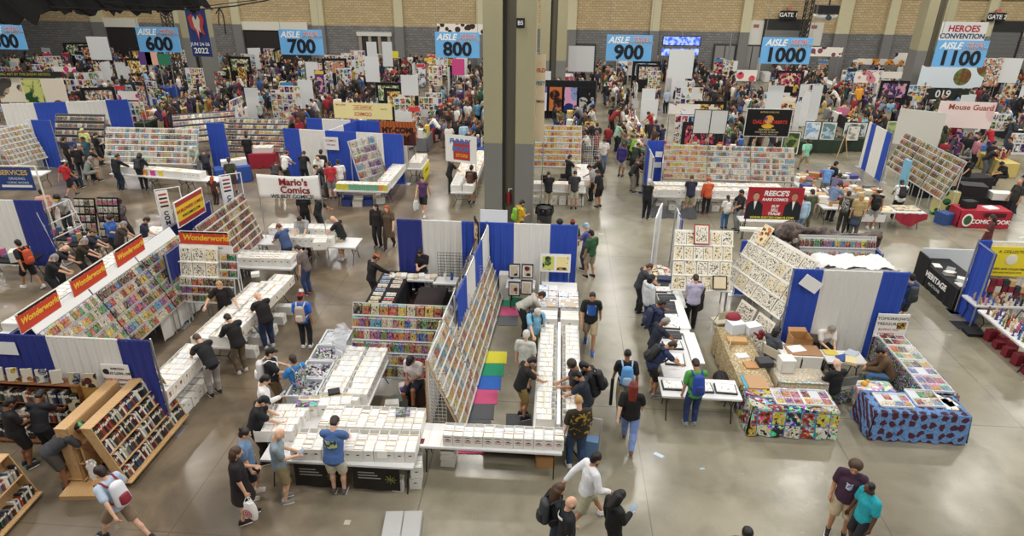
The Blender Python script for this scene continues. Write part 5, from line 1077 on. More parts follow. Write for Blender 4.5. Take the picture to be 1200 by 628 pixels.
for k in range(10):
    slab('stock_box', '%s stock box under the aisle figure table, %s from the front' % (['dark red', 'red'][k % 2], ORD[k]), 'box', (12.75+.22*(k % 2), 15.5+.21*k, 0), (.24, .2, .22+.06*(k % 3)), M(['7a1c2a', '8f2a35'][k % 2]), .1*(k % 3), 'stock boxes under the figure table')
slab('black_case', 'flat black case on the floor under the figure table', 'case', (12.5, 17.5, 0), (.5, .35, .1), M('18181a'))
def book_case(label, o, rz, W, D, H, rows, lean=0.0, wood=WOOD, fill=None, where='', name='bookcase', casters=False, z0=0.06, hmax=.24):
    """o = front lower left corner (floor), front faces local -y; leaning back by `lean` metres at the top"""
    t = thing(name, label, 'bookcase', (o[0], o[1], 0), rz); sh = lean/(H-z0)
    S = Matrix(((1, 0, 0, 0), (0, 1, sh, -sh*z0), (0, 0, 1, 0), (0, 0, 0, 1))); q = .022
    for x in (0, W-q): part('side_panel', MB().box(x, x+q, 0, D, z0, H, X=S), wood, t)
    part('back_panel', MB().box(0, W, D-.012, D, z0, H, X=S), wood, t)
    hs = (H-z0)/rows
    for k in range(rows+1): part('shelf' if k < rows else 'top_board', MB().box(q if k < rows else -.01, W-q if k < rows else W+.01, 0, D-.012, z0+hs*k, z0+hs*k+.014, X=S), wood, t)
    part('base_board', MB().box(-.02, W+.02, -.06, D+.06, z0-.03, z0), wood, t)
    if casters:
        for x in (.12, W-.12):
            for y in (.05, D-.05): part('caster', MB().cyl((x-.02, y, .03), (x+.02, y, .03), .03, 10), BLACK, t)
    r = random.Random(len(BOOKS)+5); X = Matrix.Translation((o[0], o[1], 0)) @ Matrix.Rotation(rz, 4, 'Z') @ S
    for k in range(rows if where != 'rear cart' else 0):
        x = q+.01; n = 0
        while x < W-q-.05:
            w = r.uniform(.03, .058) if not fill else fill(r); h = min(hs-.04, r.uniform(.78, 1)*hmax); 
            if r.random() < .04: x += .03
            BOOKS.append((X @ Matrix.Translation((x+w/2, r.uniform(0, .012)+.075, z0+hs*k+.016+h/2)) @ Matrix.Rotation(r.uniform(-.05, .05), 4, 'Y'), w*.94, .15, h, '%s book, %s from left, shelf %s of the %s' , n, ['one', 'two', 'three', 'four', 'five'][rows-1-k], where)); x += w; n += 1
    return t
SPN = [('a9a498', 'pale grey'), ('5f1d20', 'dark red'), ('1f2128', 'black'), ('cfc8b6', 'cream'), ('33486b', 'blue'), ('96392a', 'red'), ('4a352a', 'brown'), ('dedbd2', 'white'), ('2a2622', 'dark brown'), ('2f4a3b', 'green'), ('241f29', 'dark'), ('7c7468', 'taupe')]
def finish_books():
    me = {}
    for i, (X, w, d, h, lab, n, k, where) in enumerate(BOOKS):
        key = round(w, 2)
        c, cn = R.choice(SPN)
        if 'b' not in me:
            b = MB(); b.box(-.5, .5, -.5, .5, -.5, .5); b.box(-.44, .44, -.505, -.5, .12, .34, 1); me['b'] = b.mesh('book', [PAINT, M('d8d0be')])
        o = newobj('book', me['b'], None); o.matrix_world = X @ Matrix.Diagonal((w, d, h, 1)); o.color = (*lin(hexc(c)), 1); tag(o, lab % (cn, onum(n), k, where), 'book', 'books in the '+where)
book_case('wooden book cart with four full slanted shelves facing the left aisle', (-8.4, 9.6, 0), PI/2-.01, 2.2, .24, 1.46, 4, .45, WOOD, lambda r: r.uniform(.036, .06), 'slanted book cart', 'book_cart', True, .16, .29)
book_case('second wooden book cart backed against the slanted one', (-9.6, 11.8, 0), -PI/2-.01, 2.2, .26, 1.42, 1, -.0, WOOD, lambda r: 3.0, 'rear cart', 'book_cart', True, .16)
slab('wooden_pallet', 'low plywood platform under the near end of the book carts', 'platform', (-9.25, 9.45, .0), (.75, .5, .1), WOOD, .1)
t = thing('end_shelf', 'small plywood end shelf where the green-capped man bends', 'shelf', (-9.55, 9.75, 0), .12)
for x in (-.3, .3): part('side_panel', MB().box(x-.012, x+.012, -.15, .15, .1, .95), WOOD, t)
for z in (.12, .52, .93): part('shelf', MB().box(-.3, .3, -.15, .15, z, z+.02), WOOD, t)
for k in range(5): slab('paperback', 'paperback standing on the small end shelf, %s from the left' % ORD[k], 'book', (-9.75+.07*k, 9.72, .951), (.05, .16, .22), M(['3d3f44', '4a7a4a', 'c9c2b0', '5b4a3a', '8a8f9a'][k]), .12, 'paperbacks on the end shelf')
mb = MB(); rr = random.Random(8); mb.grid(lambda u, v: (-9.02+.1*math.cos(u*6.28)*(.4+.6*math.sin(v*2.6))+rr.uniform(-.03, .03), 9.52+.07*math.sin(u*6.28), .3+.42*v), 14, 8); solo('white_cloth', 'white cloth bunched at the near end of the slanted cart', 'cloth', mb, M('e9e6e0'))
book_case('long dark bookcase of graphic novels against the blue drape', (-12.6, 10.75, 0), 0, 2.6, .3, 1.5, 3, .1, WOOD2, lambda r: r.uniform(.05, .085), 'long dark bookcase', z0=.08, hmax=.3)
for k in range(7): slab('display_book', 'graphic novel standing face out on the dark bookcase, %s from the left' % ORD[k], 'book', (-12.45+.33*k, 10.92, 1.53), (.22, .03, .31), art_mat('novel%d' % (k % 4), ['b5703a', '8a9098', 'd9d5cc', 'c2a23a'][k % 4], '2a2430', 9, .48, 'cfc6b4'), .05*k, 'face-out novels on the dark bookcase', -.15)
t = thing('plywood_display', 'low plywood book display right of the dark bookcase', 'shelf', (-9.9, 10.85, 0), 0)
part('back_board', MB().box(-.35, .3, .1, .13, .9, 1.45), wood_mat('raw_ply', 'd0a45c', 'b58a45', 9), t); part('top_board', MB().box(-.36, .32, -.25, .14, .88, .9), WOOD2, t)
for x in (-.34, .3): part('side_panel', MB().box(x-.012, x+.012, -.25, .14, 0, .88), WOOD2, t)
for z in (.1, .48): part('shelf', MB().box(-.33, .29, -.25, .14, z, z+.02), WOOD2, t)
for k in range(4): slab('display_book', ['dark green novel standing on the low plywood display', 'dark blue novel standing on the low plywood display', 'red and grey novel on top of the raw plywood board', 'dark novel with a yellow tag on top of the raw plywood board'][k], 'book', (-10.1+.36*(k % 2), 10.72+.22*(k//2), [.91, .91, 1.46, 1.46][k]), (.24, .03, .32), art_mat('novelb%d' % k, ['3c5a4a', '2f3d5c', '8a8f99', '5a2a2a'][k], '1d1a1c', 9, .5, 'b5a98a'), .1, None, -.15)
for r_ in range(2):
    for k in range(8): slab('shelved_book', 'book on the low plywood display, %s from the left on %s shelf' % (ORD[k], ['the lower', 'the upper'][r_]), 'book', (-10.16+.072*k, 10.72, .125+.38*r_), (.06, .16, .27), M(SPN[(k*5+r_*3) % 12][0]), 0, 'books on the low plywood display')
book_case('bookcase cut off by the left edge of the picture', (-10.0, 8.05, 0), PI/2+.06, 1.2, .3, 1.05, 2, .3, WOOD, lambda r: r.uniform(.04, .06), 'edge bookcase', z0=.1)
drape('blue and white drape behind the bookstall', (-12.4, 11.36), (-8.48, 11.36), [(0, .41, BLUED, 'dark blue'), (.41, .82, WDR, 'white'), (.82, 1, BLUED, 'dark blue')])
slab('paper_sign', 'blank-looking white notice pinned on the dark blue drape', 'sign', (-11.75, 11.29, 1.95), (.5, .008, .32), M('e9e9ea'))
board_sign('white notice with a black disc and red line on the white drape', (-9.35, 11.24, .95), 0, .62, .9, 0, M('f1efea'), [('EVERYDAY', .065, .06, .8, TXT, .01, 0), ('BUY LOW, OR', .085, .06, .68, TXT, .02, 0), ('BOOK CLEARANCE', .07, 0, .52, M('b0344a'), .01, 0), ('GREAT CONDITION', .062, 0, .4, TXT, .01, 0), ('OF HALF THE PRICE', .062, 0, .3, TXT, .01, 0), ('COMING SOON', .055, 0, .19, TXT, 0, 0)], posts=False, extra=lambda t, z0: part('disc_mark', MB().cyl((-.22, -.008, z0+.72), (-.22, -.002, z0+.72), .07, 16), TXT, t))
for k in range(3):
    y0 = 11.75+1.95*k
    t, X = rack('tall leaning white rack of comics behind the bookstall drape, %s from the front' % ORD[k], (-10.62, y0, .78), (0, 1, 0), (-.42, 0, .9), 1.9, 1.6, 6, 12 if k else 16, .15 if k else .115, .252, '%s tall rack behind the bookstall' % ORD[k], rail=M('a09b92', .4), pal=None if k else ['e0c13f', 'd9cfb0', '2f9a6a', 'c8362f', 'e2dccb', 'd88a2c', '7b8a3a'], backmat=M('4f4a45') if k else M('8f8a7d'))
    mb = MB(); mb.add([(-11.36+10.62, 0, 2.2-.0), (-11.36+10.62, 1.9, 2.2), (-11.52+10.62, 1.9, 2.5), (-11.52+10.62, 0, 2.5)], [(0, 1, 2, 3)]); q = part('header_strip', mb, M('e6e6e4'), t); q.modifiers.new('s', 'SOLIDIFY').thickness = .02
mb = MB(); mb.grid(lambda u, v: (-10.75-.03*math.sin(u*30), 15.0+2.4*u, .75-.7*v), 30, 4); solo('white_skirting', 'white cloth hanging below the second tall rack', 'cloth', mb, WDR)
FLAME = M('d2452a'); YLW = M('f0c93a')
def flame(t, w, h, z0):
    mb = MB(); n = 12; vs = [(-w/2+w*k/n, -.004, z0+h*(.95-.12*(k % 2))) for k in range(n+1)]+[(w/2, -.004, z0+h*.05), (-w/2, -.004, z0+h*.05)]
    mb.add(vs, [tuple(range(len(vs)))[::-1]]); part('flame_print', mb, FLAME, t); part('dark_edge', MB().box(-w/2+.06, w/2-.02, -.006, -.004, z0+h*.86, z0+h*.97), M('1d1413'), t)
for k, (y, l) in enumerate(((12.1, 'flame-red banner with yellow script above the first tall rack'), (13.8, 'flame-red banner with yellow script above the second tall rack'), (15.5, 'flame-red banner with yellow script above the third tall rack'))):
    board_sign(l, (-11.45, y, 2.35), PI/2, 1.25, .5, 0, M('e8e2d8'), [('Wonderworld', .2, .03, .26, YLW, .03, .25)], posts=False, name='shop_banner', cat='banner', extra=lambda t, z0: flame(t, 1.25, .5, z0))
board_sign('flame-red banner with yellow script above the cream art pages', (-9.95, 16.62, 2.35), 0, 1.45, .42, 0, M('e8e2d8'), [('Wonderworld', .23, .04, .22, YLW, .03, .25)], posts=False, name='shop_banner', cat='banner', extra=lambda t, z0: flame(t, 1.45, .42, z0))
for k, (x, l) in enumerate(((-10.4, 'BUYING'), (-9.95, 'SELLING'), (-9.5, 'TRADING'))): pass
t = thing('header_board', 'white header board with small print under the flame banner', 'board', (-9.95, 16.62, 2.0)); part('board', MB().box(-.78, .78, 0, .02, 0, .34), WHITE, t); text('BUYING     SELLING     TRADING', .07, TXT, t, (0, -.006, .27))
rack('white rack of comics below the cream art pages', (-10.72, 16.1, .75), (1, 0, 0), (0, .25, .97), 1.6, .72, 3, 9, .16, .23, 'rack below the cream art pages', backmat=M('5f5a55'))
art_panel('white panel of cream art pages facing the camera in the left block', (-10.72, 16.35, 1.47), (1, 0, 0), (0, .22, .97), 1.15, 2, .44, (3, 3), 'cream art panel', mats=(INKED2, INKED))
rack('narrow rack of comics right of the cream art pages', (-9.52, 16.35, 1.45), (1, 0, 0), (0, .22, .97), .5, .72, 3, 2, .2, .21, 'narrow rack beside the cream pages', backmat=M('7a7a80'))
for k in range(2):
    rack('tall rack of brown comics near the white shop banner, %s one' % ['near', 'far'][k], (-10.32, 17.8+1.6*k, .75), (0, 1, 0), (-.28, 0, .95), 1.55, 1.75, 7, 11, .135, .24, '%s brown comic rack' % ['near', 'far'][k], pal=['5b4a3a', 'b5523a', 'd2a85a', 'd9cfb0', '913038', '5b4a3a'], backmat=M('6a5344'))
drape('blue drape running behind the tall comic racks', (-12.0, 20.9), (-12.0, 11.5), [(0, 1, BLUED, 'dark blue')], h=2.2)
drape('blue drape end between the two comic walls', (-10.85, 17.35), (-10.85, 16.0), [(0, 1, BLUED, 'dark blue')], h=2.3)
drape('blue drape behind the brown comic racks', (-10.95, 21.2), (-10.95, 17.8), [(0, 1, BLUED, 'dark blue')], h=2.35)
board_sign('red and yellow shop sign in a white frame over the comic wall', (-11.62, 19.0, 2.2), PI/2-.05, 1.5, .78, 0, M('efc832'), [('WORLDWIDE COMICS', .145, 0, .45, M('b0342a'), .03, 0), ('WWCOMICS.COM', .12, .02, .26, TXT, .02, 0)], posts=False, name='shop_sign', frame=M('f0f0ee'), extra=lambda t, z0: [part('red_stripe', MB().box(-.75, .75, -.004, -.001, a, b), M('b23a34'), t) for a, b in ((0, .15), (.63, .78))])
for k, (x, y, l) in enumerate(((-12.6, 19.2, 'white vertical sign lettered COMICS at the near end of the box row'), (-11.3, 20.9, 'white vertical sign lettered COMICS behind the yellow shop sign'))):
    t = thing('vertical_sign', l, 'sign', (x, y, 0), .75); part('board', MB().box(-.17, .17, 0, .02, 1.35, 3.05), M('f3f2ef'), t)
    for i, ch in enumerate('COMICS'): text(ch, .2, TXT, t, (0, -.008, 2.28-.165*i), bold=.03)
    for i in range(4): part('stripe', MB().box(-.12, .12, -.006, -.001, 2.5+.13*i, 2.56+.13*i), M('b5453f') if i % 2 else TXT, t)
    part('frame', MB().tube([(-.19, .04, 0), (-.19, .04, 3.1), (.6, .3, 3.0), (.6, .3, 0)], .016), M('f0f0ee', .3), t)
for k, y in enumerate((12.45,)): folding_table('folding table of boxes nearest the slanted book cart', (-8.85, y), 2.1, .74, PI/2)
box_row((-8.85, 11.5, .745), (-8.78, 13.5, .745), 9, PI/2, .68, 'the picture-fronted row by the book cart', style='pic', first='front')
for k in range(7): box((-8.75+.02*(k % 2), 11.6+.27*k, .0), PI/2, .5, 'the floor below the picture-fronted row', 'open', .25, .28, 'white box on the floor under the picture-fronted row, %s from the front' % ORD[k])
for k in range(2): folding_table('folding table under the long white box row, %s half' % ['near', 'far'][k], (-8.6+.08*k, 14.75+1.95*k), 1.9, .95, PI/2+.0)
box_row((-8.42, 13.85, .745), (-8.2, 17.6, .745), 17, PI/2-.05, .62, 'the long row along the left aisle', style='pic', first='front')
box_row((-8.98, 13.85, .745), (-8.8, 17.1, .745), 12, PI/2-.05, .5, 'the inner row behind the long aisle row', first='front', H=.22)
for k in range(5): box((-8.15+.02*k, 14.6+.6*k, 0), PI/2, .5, 'the floor below the long aisle row', 'open', .25, .28, 'white box on the floor under the long aisle row, %s from the front' % ORD[k])
folding_table('folding table of boxes at the head of the long row', (-9.35, 18.95), 1.95, .8)
box_row((-10.3, 19.0, .745), (-8.45, 19.05, .745), 9, 0, .66, 'the row at the head of the aisle table')
slab('baseball_hat', 'white and tan cap lying on a box beside the long row', 'cap', (-9.05, 17.45, 1.0), (.24, .2, .12), M('eae6de'), .4)
for k in range(2): folding_table('folding table of boxes below the white shop banner, %s one' % ['left', 'right'][k], (-9.6+1.85*k, 20.9), 1.83, .9)
box_row((-9.75, 20.65, .745), (-7.65, 20.75, .745), 10, 0, .42, 'the row below the white shop banner')
box_row((-10.3, 21.6, .745), (-7.75, 21.7, .745), 11, 0, .5, 'the rear row below the white shop banner')
box((-8.05, 20.45, .745), .2, .6, 'the corner below the white shop banner', 'open', .45, .28, 'wide white box with an oval handle right of the sellers')
t = thing('shop_banner', 'white cloth banner with red and black shop lettering on poles', 'banner', (-9.15, 21.0, 0), .02)
mb = MB(); mb.grid(lambda u, v: (-1.08+2.16*u, .03*math.sin(u*7), 2.28+.86*v-.05*math.sin(PI*u)*v), 20, 6); q = part('banner_cloth', mb, M('f0eee9'), t, True); q.modifiers.new('s', 'SOLIDIFY').thickness = .015
SREDD = M('8a1c24'); text("Mario's", .34, SREDD, t, (.18, -.04, 2.88), bold=.03); text('Comics', .34, SREDD, t, (.22, -.04, 2.6), bold=.03); text('WE BUY COMICS!', .19, TXT, t, (.1, -.04, 2.37), bold=.02)
for s in (-1, 1): part('pole', MB().cyl((s*1.1, .03, 0), (s*1.1, .03, 3.2), .018, 6), STEEL, t)
for k in range(4): folding_table('folding table of flat white stock behind the tall racks, %s from the front' % ORD[k], (-14.2, 14.9+1.84*k), 1.83, .8, PI/2)
box_row((-14.2, 14.1, .745), (-14.2, 21.2, .745), 30, -PI/2, .74, 'the white stock row behind the tall racks', first='front', H=.24)
drape('blue and white drape at the left edge beyond the aisle', (-19.3, 19.5), (-17.1, 19.6), [(0, .55, WDR, 'white'), (.55, 1, BLUED, 'dark blue')])
for k, (x, y) in enumerate(((-17.3, 21.2), (-16.5, 21.35))):
    rack('black spinner-style rack of prints in the aisle stall, %s one' % ['left', 'right'][k], (x-.3, y, .1), (1, .05, 0), (0, .22, .97), .75, 1.75, 6, 4, .16, .24, '%s black print rack' % ['left', 'right'][k], rail=BLACK, pal=['d9cfb0', 'c4668a', 'b5523a', '2c3140', 'e2dccb'], backmat=BLKD)
rack('narrow white wire rack leaning at the drape end of the aisle stall', (-16.95, 19.55, .05), (.1, 1, 0), (-.2, 0, .97), 1.4, 2.0, 4, 1, .1, .1, 'empty', rail=M('d8d8d8'), comics=False)
for k, (x, y, l) in enumerate(((-18.0, 18.6, 'black-topped table of toys before the blue drape'), (-17.4, 20.6, 'black-topped table of records in the aisle stall'), (-16.3, 20.1, 'black shelf table beside the print racks'))):
    folding_table(l, (x, y), 1.8 if k == 0 else 1.2, .7, 0, BLKD)
    for q in range(8): slab('toy_package', 'toy package on the %s, %s from the left' % (['black table by the blue drape', 'record table', 'black shelf table'][k], ORD[q]), 'package', (x-.65+.19*q*(1 if k == 0 else .75), y+.05*(q % 3), .745), (.15, .12, .12+.08*(q % 3)), M(['d9d5cc', '8a8f99', 'c4668a', '4a6a8a', 'b59a6a', '2c2c30'][(q+k) % 6]), .2*q, 'toy packages on the stall tables')
slab('white_coat', 'white coat thrown over the black table of toys', 'coat', (-17.5, 18.5, .745), (.55, .4, .35), M('dfdcd2'), .5)
t = thing('services_banner', 'navy banner reading SERVICES in gold on a white pipe frame', 'banner', (-20.6, 22.4, 0), .06)
part('banner_cloth', MB().box(-1.1, .9, 0, .02, 1.75, 2.65), M('24407e'), t); text('SERVICES', .27, M('d8b45a'), t, (.22, -.01, 2.45), bold=.02); text('GRADING', .14, M('cfd6e2'), t, (.3, -.01, 2.22)); text('COMIC BOOKS', .12, M('cfd6e2'), t, (.3, -.01, 2.06)); part('white_strip', MB().box(-.35, .8, -.01, 0, 1.88, 1.97), M('e8e6e2'), t)
part('pipe_frame', MB().tube([(-1.2, .04, 2.7), (1.1, .04, 2.7), (1.1, .04, 0)], .03), M('ece8dc', .4), t)
rack('long white wall of comics beyond the left aisle', (-22.0, 29.6, .75), (1, .02, 0), (0, .45, .89), 4.6, 1.75, 6, 28, .155, .262, 'long white comic wall', backmat=M('6f7a94'), pal=['d9cfb0', 'e2dccb', 'd2a85a', '4fa6c9', 'b5523a', '2c3140', 'd9cfb0'])
rack('shorter grey wall of comics left of the long white one', (-26.7, 32.6, .9), (1, .02, 0), (0, .4, .9), 2.7, 1.5, 4, 20, .13, .24, 'short grey comic wall', rail=GREYM, pal=['5b4a3a', 'b5523a', 'd9cfb0', '2c3140'], backmat=M('4a4644'))
rack('rack of comics cut by the left edge before the blue drape', (-28.6, 29.4, .75), (1, .02, 0), (0, .35, .93), 2.0, 1.7, 5, 12, .15, .25, 'rack at the left edge', backmat=M('d2d0c8'))
rack('white rack of leaning comics beside the long blue drape', (-26.3, 29.0, .6), (.3, 1, 0), (-.3, 0, .95), 1.8, 1.8, 7, 9, .15, .22, 'rack beside the long blue drape', pal=['e2dccb', 'd9cfb0', 'd2a85a'], backmat=M('d2d0c8'))
drape('long blue drape at the left edge in the middle distance', (-26.6, 31.0), (-25.3, 30.95), [(0, .22, WDR, 'white'), (.22, 1, BLUE, 'blue')]); drape('white and blue drape behind the left comic racks', (-30.5, 34.2), (-24.6, 36.3), [(0, .25, WDR, 'white'), (.25, .5, BLUE, 'blue'), (.5, .82, WDR, 'white'), (.82, 1, BLUE, 'blue')], h=2.5)
drape('blue drape at the right end of the long white comic wall', (-17.4, 31.3), (-16.5, 31.3), [(0, 1, BLUE, 'blue')]); 
slab('white_tray_table', 'white corrugated table top cut by the left edge', 'table', (-25.5, 27.4, .76), (4.6, .8, .06), M('e8e8e2')) if False else folding_table('white table cut by the left edge of the picture', (-25.2, 27.6), 3.2, .8, .1)
for k in range(3): folding_table('folding table before the long white comic wall, %s from the left' % ORD[k], (-19.7+1.85*k, 28.2-.25*k), 1.83, .76, -.1)
box_row((-20.3, 28.4, .745), (-16.0, 27.7, .745), 19, -.12, .5, 'the row before the long white comic wall')
for k, c in enumerate(('d98a2a', 'c23a8a', 'd9c23a', '4a8a5a', 'e8e6e0', '7aa04a')): slab('price_paper', '%s price paper hung on the front of the long wall tables' % ['orange', 'magenta', 'yellow', 'green', 'white', 'lime'][k], 'paper', (-18.9+.42*k, 27.88-.05*k, .68), (.24, .008, .3), M(c), -.12)
t, X = rack('leaning dark rack of comics beyond the blue drape end', (-17.6, 32.4, .7), (1, .03, 0), (0, .7, .72), 3.4, 2.0, 6, 18, .17, .26, 'leaning dark rack', rail=GREYM, pal=['5b4a3a', 'd9cfb0', 'b5523a', '2c3140', 'd2a85a'], backmat=M('5a5450'))
rack('leaning dark rack of comics running back toward the white cloth table', (-20.6, 33.6, .7), (.85, .5, 0), (-.3, .6, .72), 3.2, 1.8, 5, 17, .17, .26, 'second leaning dark rack', rail=GREYM, pal=['5b4a3a', 'd9cfb0', 'b5523a', '2c3140', 'd2a85a'], backmat=M('5a5450'))
def draped(label, c, L, W, mat, rz=0.0, group=None, h=.745):
    """far clothed table: table top with its hanging cloth as a part"""
    k = ('dr', round(L, 2), round(W, 2))
    if k not in _fm:
        mb = MB()
        for (a, b) in (((-L/2, -W/2), (L/2, -W/2)), ((L/2, -W/2), (L/2, W/2)), ((L/2, W/2), (-L/2, W/2)), ((-L/2, W/2), (-L/2, -W/2))):
            q = math.hypot(b[0]-a[0], b[1]-a[1]); nx, ny = (b[1]-a[1])/q, -(b[0]-a[0])/q
            mb.grid(lambda u, v: (a[0]+(b[0]-a[0])*u+nx*(.01+.03*v*(1+math.sin(u*q*16))), a[1]+(b[1]-a[1])*u+ny*(.01+.03*v*(1+math.sin(u*q*16))), h-.72*v), max(8, int(q*10)), 2)
        t_ = MB().box(-L/2, L/2, -W/2, W/2, h-.03, h); _fm[k] = (t_.mesh('table_top', []), mb.mesh('cloth_skirt', [], True), {})
    a, b, d = _fm[k]
    if mat.name not in d:
        x, y = a.copy(), b.copy(); x.materials.append(mat); y.materials.append(mat); d[mat.name] = (x, y)
    t = thing('clothed_table', label, 'table', (c[0], c[1], 0), rz, group); newobj('table_top', d[mat.name][0], t); newobj('cloth_skirt', d[mat.name][1], t); return t
TW, TK, TB, TR, TG, TGN = M('e3e1da', .8), M('1a1a1d', .85), M('2d4f9c', .8), M('9a2030', .8), M('77787a', .8), M('2c3a2c', .85)
for k in range(4): draped('long white-skirted table under the 700 sign, %s from the left' % ORD[k], (-18.2+1.9*k+1.8, 36.3), 1.88, .8, TW)
draped('red-skirted table with a white top near the blue drape', (-15.2, 32.3), 1.3, .9, TR, .2); draped('blue-skirted table of boxes near the aisle woman in green', (-15.6, 29.6), 1.6, .8, TB, .6)
box_row((-16.1, 29.6, .745), (-15.1, 30.2, .745), 5, .5, .5, 'the blue-skirted table')
box_row((-15.75, 32.3, .745), (-14.7, 32.5, .745), 5, .2, .6, 'the red-skirted table')
for k, (x0, x1, l, m) in enumerate(((-33.4, -31.9, 'hero poster with pale figures at the far left', art_mat('hero0', 'c2a88a', '4a4a44', 1.6, .5, 'e4dcc8')), (-31.8, -30.6, 'green hero poster at the far left', art_mat('hero1', 'c9cf7a', '1f4a2c', 1.4, .48)), (-30.5, -29.2, 'crowded hero poster at the far left', art_mat('hero2', 'd29a7a', '7a3a30', 2.2, .5, 'e6dcc6')))):
    board_sign(l, ((x0+x1)/2, 37.6, 0), .08, x1-x0, 1.45, 1.9, M('ece6d8'), [], frame=None, name='hero_poster', cat='poster', extra=lambda t, z0, m=m, w=x1-x0: part('poster_print', MB().box(-w/2+.03, w/2-.03, -.01, -.002, z0+.03, z0+1.42), m, t))
board_sign('black sign strip with green and gold letters over the hero posters', (-31.5, 37.5, 0), .08, 4.6, .34, 3.4, M('15201a'), [('COMIC ART BY THE SHOW ARTISTS', .2, 0, .17, M('a89a4a'), .02, 0)])
drape('blue and white drape behind the people of the 800 block', (-13.2, 30.6), (-7.2, 29.95), [(0, .14, BLUE, 'blue'), (.14, .36, WDR, 'white'), (.36, .62, BLUE, 'blue'), (.62, .84, WDR, 'white'), (.84, 1, BLUE, 'blue')])
drape('second blue and white drape line below the yellow banner', (-12.9, 32.95), (-7.6, 32.5), [(0, .16, BLUE, 'blue'), (.16, .45, WDR, 'white'), (.45, .85, BLUE, 'blue'), (.85, 1, WDR, 'white')])
drape('short divider drape between the two blue and white lines', (-10.9, 30.4), (-10.2, 32.7), [(0, .5, WDR, 'white'), (.5, 1, BLUE, 'blue')])
q = board_sign('long pale yellow banner seen from behind above the drapes', (-10.3, 34.3, 0), -.05, 3.2, .85, 2.15, M('efe1a0'), [], posts=True)
for b, s, x, z, m in (('COMICS', .26, 0, .25, M('c2604a')), ('BUYING ALL', .17, 0, .6, M('c2604a')), ('SINCE 1980', .11, -1.2, .72, M('c2785a')), ('WE BUY', .1, 1.15, .55, M('b08a5a'))):
    o = text(b, s, m, q, (x, -.006, 2.15+z), bold=.02); o.scale = (-1, 1, 1)
part('red_box_outline', MB().box(-.55, .55, -.004, -.001, 2.15+.48, 2.15+.5).box(-.55, .55, -.004, -.001, 2.15+.7, 2.15+.72), M('c2604a'), q)
board_sign('orange wood-look banner with dark lettering over the 800 block', (-7.6, 30.7, 0), -.03, 1.75, 1.15, 1.72, wood_mat('orange_plank', 'b8622a', '8f431c', 2), [('MY-COMI', .36, .0, .72, M('1c100c'), .05, 0), ('CON', .36, .15, .34, M('1c100c'), .05, 0)], extra=lambda t, z0: part('skyline_print', MB().add([(-.87, -.006, z0), (-.87, -.006, z0+.2), (-.6, -.006, z0+.42), (-.45, -.006, z0+.15), (.2, -.006, z0+.1), (.5, -.006, z0+.5), (.87, -.006, z0+.7), (.87, -.006, z0)], [tuple(range(8))[::-1]]), M('4a1d10'), t))
board_sign('small white poster pinned to the blue drape of the 800 block', (-10.75, 30.15, 0), -.08, .75, .62, 1.55, M('ece9e6'), [('COMICS', .14, 0, .45, M('a04a4a'), .01, 0), ('FOR SALE', .1, 0, .25, TXT, .0, 0)], posts=False)
rack('white wall rack of large comics leaning beside the white drape', (-9.0, 28.6, .6), (.55, .85, 0), (-.25, .1, .96), 1.9, 1.8, 5, 5, .3, .32, 'large rack by the drape', backmat=M('d9d6d0'), pal=['d9cfb0', '8e4b9c', 'b5523a', '4fa6c9', 'e2dccb'])
GRNF = ['7fb07a', '5fa088', 'c9c23a', '6fa84a', 'e0903a']
folding_table('folding table with green-fronted boxes facing the camera', (-8.4, 26.9), 2.4, .7); folding_table('folding table with green-fronted boxes along the aisle', (-7.5, 28.7), 3.0, .7, PI/2)
for k in range(12):
    x = -9.4+.19*k; box((x, 26.85, .745), 0, .42, 'the green-fronted row', 'open', .185, .27, 'box with a coloured front card, %s from the left on the green-fronted table' % ORD[k])
    slab('front_card', '%s card on the front of the green-fronted table, %s from the left' % (['yellow', 'green'][k > 2] if k < 10 else 'orange', ORD[k]), 'card', (x, 26.63, .75), (.17, .006, .26), M('c9c23a' if k < 3 or k == 11 else ('e0903a' if k == 10 else '6fa888')), 0, 'front cards of the green-fronted table')
box_row((-7.5, 27.2, .745), (-7.45, 30.1, .745), 14, PI/2, .6, 'the aisle side of the green-fronted table', first='front')
for k, (x, y, c) in enumerate(((-9.1, 26.8, '2c3f7a'), (-8.6, 26.7, 'cfcac0'), (-8.2, 26.9, '2c3f7a'), (-7.7, 27.2, 'd9d5cc'))): card_box(['blue tub under the green-fronted table', 'pale carton under the green-fronted table', 'second blue tub under the green-fronted table', 'white carton under the table corner by the aisle'][k], (x, y, 0), .1*k, (.42, .34, .3), M(c), True)
board_sign('yellow cloth sign hung on the end table of the 800 block', (-6.35, 31.0, 0), PI/2, 1.5, .7, .05, M('e3d52a'), [('COMICS', .22, 0, .4, M('4a4416'), 0, 0)], posts=False, name='yellow_cloth'); folding_table('end table of white boxes with the yellow cloth', (-6.75, 31.0), 1.8, .74, PI/2); box_row((-6.75, 30.2, .745), (-6.75, 31.9, .745), 8, PI/2, .6, 'the table with the yellow cloth', first='front')
board_sign('slanted white shop sign with blue letters on a red block', (-4.25, 28.6, 0), -.3, 1.55, 1.25, 1.55, M('eeede8'), [('FUNNY', .3, -.05, .95, M('2d74b8'), .05, .1), ('BOOK', .3, 0, .62, M('2d74b8'), .05, .1), ('STORE', .2, .05, .32, M('e0b03a'), .03, 0)], name='shop_sign', extra=lambda t, z0: part('red_block', MB().box(-.38, .45, -.004, -.001, z0+.12, z0+1.0), M('b5352c'), t))
for k in range(3): folding_table('folding table of boxes beside the funny shop sign, %s from the front' % ORD[k], (-4.0, 27.7+2.0*k), 1.9, .95, PI/2)
